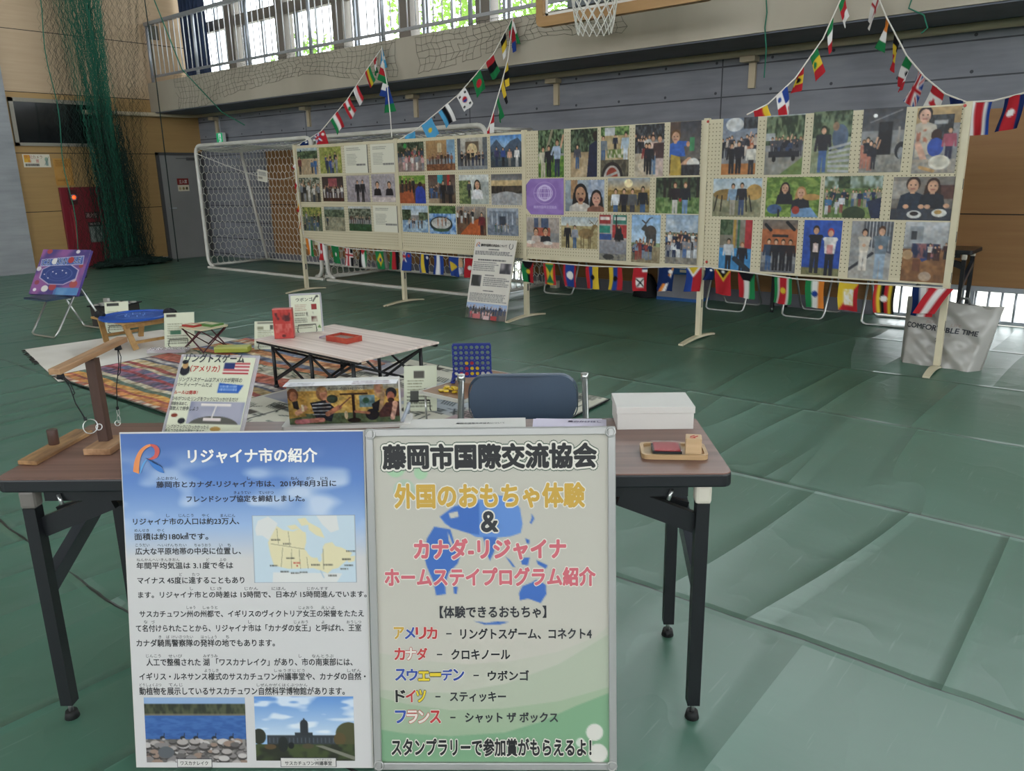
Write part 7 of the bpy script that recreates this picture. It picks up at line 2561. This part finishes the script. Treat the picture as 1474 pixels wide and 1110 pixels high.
# ---- right: framed poster of the exchange association
rb2, RP = board('framed green and cream poster of the exchange association, leaning on the front table', .928, 'framed_poster')
RW, RH = .588, .835
mat('poster_frame', 'aeadaa', .3, .5)
m = MB()
for a, b in (((0, 0), (.018, RH)), ((RW - .018, 0), (RW, RH)), ((.018, RH - .018), (RW - .018, RH)), ((.018, 0), (RW - .018, .018))):
    m.b2((a[0], -.010, a[1]), (b[0], .008, b[1]))
m.build('frame', 'poster_frame', rb2, bevel=.002)
m = MB()
for x, z in ((.012, RH - .012), (RW - .012, RH - .012), (.012, .012), (RW - .012, .012)):
    MB().tube([(x + .011 * math.cos(2 * PI * i / 16), -.0105, z + .011 * math.sin(2 * PI * i / 16)) for i in range(16)], .0022, 6, closed=True).build('corner_joint', 'poster_frame', rb2)
MB().b2((.016, -.0005, .016), (RW - .016, .005, RH - .016)).build('backing', 'card_white', rb2)
SW, SH, SX, SZ = RW - .034, RH - .034, .017, .017
p = Pic(190, 274, 'c4c0b4', 81)


def rp(X, Y, z=(520, 610, 3.879)):
    a, b = RP.px(z[0] + X / z[2], z[1] + Y / z[2])
    return (a - SX) / SW, 1 - (b - SZ) / SH


ZR1, ZR2 = (520, 610, 3.879), (520, 860, 3.879)
p.V('b8b4a8', 'bcb8ac', 0, 1)
def wave(pts, c, k=1.0):
    q = [rp(*t, ZR2) for t in pts]
    p.G(q + [(1.05, 1.05), (-.05, 1.05)], c, k)
wave([(1420, 120), (1300, 220), (1100, 300), (850, 350), (600, 370), (350, 350), (60, 300)][::1][::-1], 'b0b4a2', .55)
wave([(60, 505), (200, 520), (500, 530), (800, 480), (1100, 370), (1300, 250), (1430, 170)], 'a6af9a', .8)
wave([(60, 540), (250, 590), (500, 625), (800, 615), (1100, 575), (1300, 520), (1430, 480)], '98aa8e', .9)
wave([(60, 725), (250, 755), (500, 770), (800, 750), (1000, 690), (1200, 600), (1430, 510)], '7ba07e', 1)
p.a = p.a * (1 - .28 * np.clip((p.Y - .86) / .14, 0, 1)[..., None]) + hx('6f9a74') * .28 * np.clip((p.Y - .86) / .14, 0, 1)[..., None]


def pe(X, Y, r, c, z):
    x, y = rp(X, Y, z)
    p.E(x, y, r / 3.879 / 338, r / 3.879 / 470, c)


pe(195, 245, 55, '9fbf9c', ZR1); pe(335, 275, 38, '9fbf9c', ZR1); pe(245, 375, 62, 'a9b8a4', ZR1)
pe(1300, 748, 48, 'd0cdc4', ZR2); pe(1318, 865, 55, 'd0cdc4', ZR2); pe(1222, 805, 26, 'c9cfc2', ZR2)
blu, bl2 = '3f68b0', '5f86c4'


def land_(pts, c=blu, z=ZR1):
    p.G([rp(*t, z) for t in pts], c)


land_([(440, 520), (520, 460), (640, 430), (760, 400), (830, 410), (885, 470), (900, 560), (890, 610), (830, 630), (720, 640), (640, 632), (600, 610), (560, 600), (500, 575), (470, 560)], bl2)
land_([(440, 520), (520, 465), (660, 440), (660, 620), (600, 612), (500, 580)], blu)
land_([(490, 500), (540, 490), (545, 520), (500, 530)], 'bcb8ac')
land_([(410, 575), (500, 590), (520, 660), (560, 720), (540, 780), (490, 830), (470, 900), (475, 950), (420, 958), (405, 880), (370, 800), (350, 730), (370, 640)])
land_([(485, 600), (500, 640), (520, 690), (510, 700), (490, 650)], 'bcb8ac')
land_([(680, 630), (760, 635), (740, 720), (718, 765), (700, 720)])
land_([(515, 905), (540, 910), (535, 950), (520, 948)])
land_([(950, 500), (965, 530), (950, 560), (938, 555), (950, 530)]); land_([(915, 640), (940, 650), (935, 672), (922, 665)]); land_([(805, 740), (830, 760), (860, 800), (845, 798)]); land_([(890, 750), (940, 745), (930, 790), (895, 785)]); land_([(975, 760), (1040, 790), (1030, 810), (985, 785)])
land_([(880, 945), (900, 905), (950, 885), (975, 870), (1000, 880), (1030, 900), (1032, 950), (1000, 1000), (960, 985), (930, 975), (885, 985)])
land_([(630, 130), (700, 140), (760, 132), (825, 136), (770, 150), (690, 150)], blu, ZR2)
sheet('printed_sheet', p.get(), SW, SH, rb2, (SX, -.0012, SZ), mname='print_gloss')
m = MB()


def pr(z, s, X0, Y0, X1, Y1, mi=0, bold=.03, outline=()):
    put(z, s, X0, Y0, X1, Y1, mi, bold, outline, RP, m, -.0032)


RM = ['ink_black', mat('ink_cream', 'd6d2c6', .5), mat('ink_forest', '2f4a38', .5), mat('ink_gold', 'c09a3c', .5), mat('ink_rose', 'c4606a', .5), mat('ink_charcoal', '26282e', .5), mat('ink_royal', '2f4a9a', .5), mat('ink_scarlet', 'b8383a', .5), mat('ink_lemon', 'd8c030', .5)]
pr(ZR1, '藤岡市国際交流協会', 125, 108, 1310, 250, 0, .05, ((.11, 2), (.075, 1)))
pr(ZR1, '外国のおもちゃ体験', 190, 330, 1245, 468, 3, .045, ((.045, 1),))
pr(ZR1, '&', 672, 490, 762, 600, 5, .03, ((.05, 1),))
pr(ZR1, 'カナダ-リジャイナ', 298, 640, 1140, 755, 4, .05, ((.045, 1),))
pr(ZR1, 'ホームステイプログラム紹介', 135, 800, 1305, 905, 4, .045, ((.045, 1),))
pr(ZR2, '【体験できるおもちゃ】', 440, 45, 1032, 112, 5, .03)
ROWS = [('アメリカ', (3, 6, 7, 7), 180, 425, 165, 228, 475, 505, 'リングトスゲーム、コネクト4', 555, 1285, 170, 230), ('カナダ', (7, 1, 7), 183, 370, 280, 345, 423, 453, 'クロキノール', 505, 830, 288, 343),
        ('スウェーデン', (6, 6, 8, 8, 6, 6), 187, 575, 398, 460, 627, 657, 'ウボンゴ', 708, 935, 405, 460), ('ドイツ', (0, 7, 8), 190, 362, 515, 580, 415, 443, 'スティッキー', 497, 807, 525, 578), ('フランス', (6, 1, 1, 7), 187, 445, 630, 697, 498, 527, 'シャット ザ ボックス', 582, 1097, 640, 695)]
for s, cs, x0, x1, y0, y1, d0, d1, s2, a0, a1, b0, b1 in ROWS:
    w = (x1 - x0) / len(s)
    for k, (chh_, c) in enumerate(zip(s, cs)):
        g = w * .08
        yy0, yy1 = (y0, y1)
        if chh_ == 'ー':
            yy0, yy1 = y0 + 24, y1 - 26
        if chh_ in 'ェャッィ':
            yy0 = y0 + 14
        pr(ZR2, chh_, x0 + w * k + g, yy0, x0 + w * (k + 1) - g * .3, yy1, c, .035, ((.035, {1: 7, 8: 5}.get(c, 1)),))
    pr(ZR2, '-', d0, (y0 + y1) / 2 + 1, d1, (y0 + y1) / 2 + 7, 5, .01)
    pr(ZR2, s2, a0, b0, a1, b1, 5, .03)
pr(ZR2, 'スタンプラリーで参加賞がもらえるよ！', 172, 787, 1283, 880, 0, .035, ((.06, 1),))
m.build('lettering', RM, rb2)
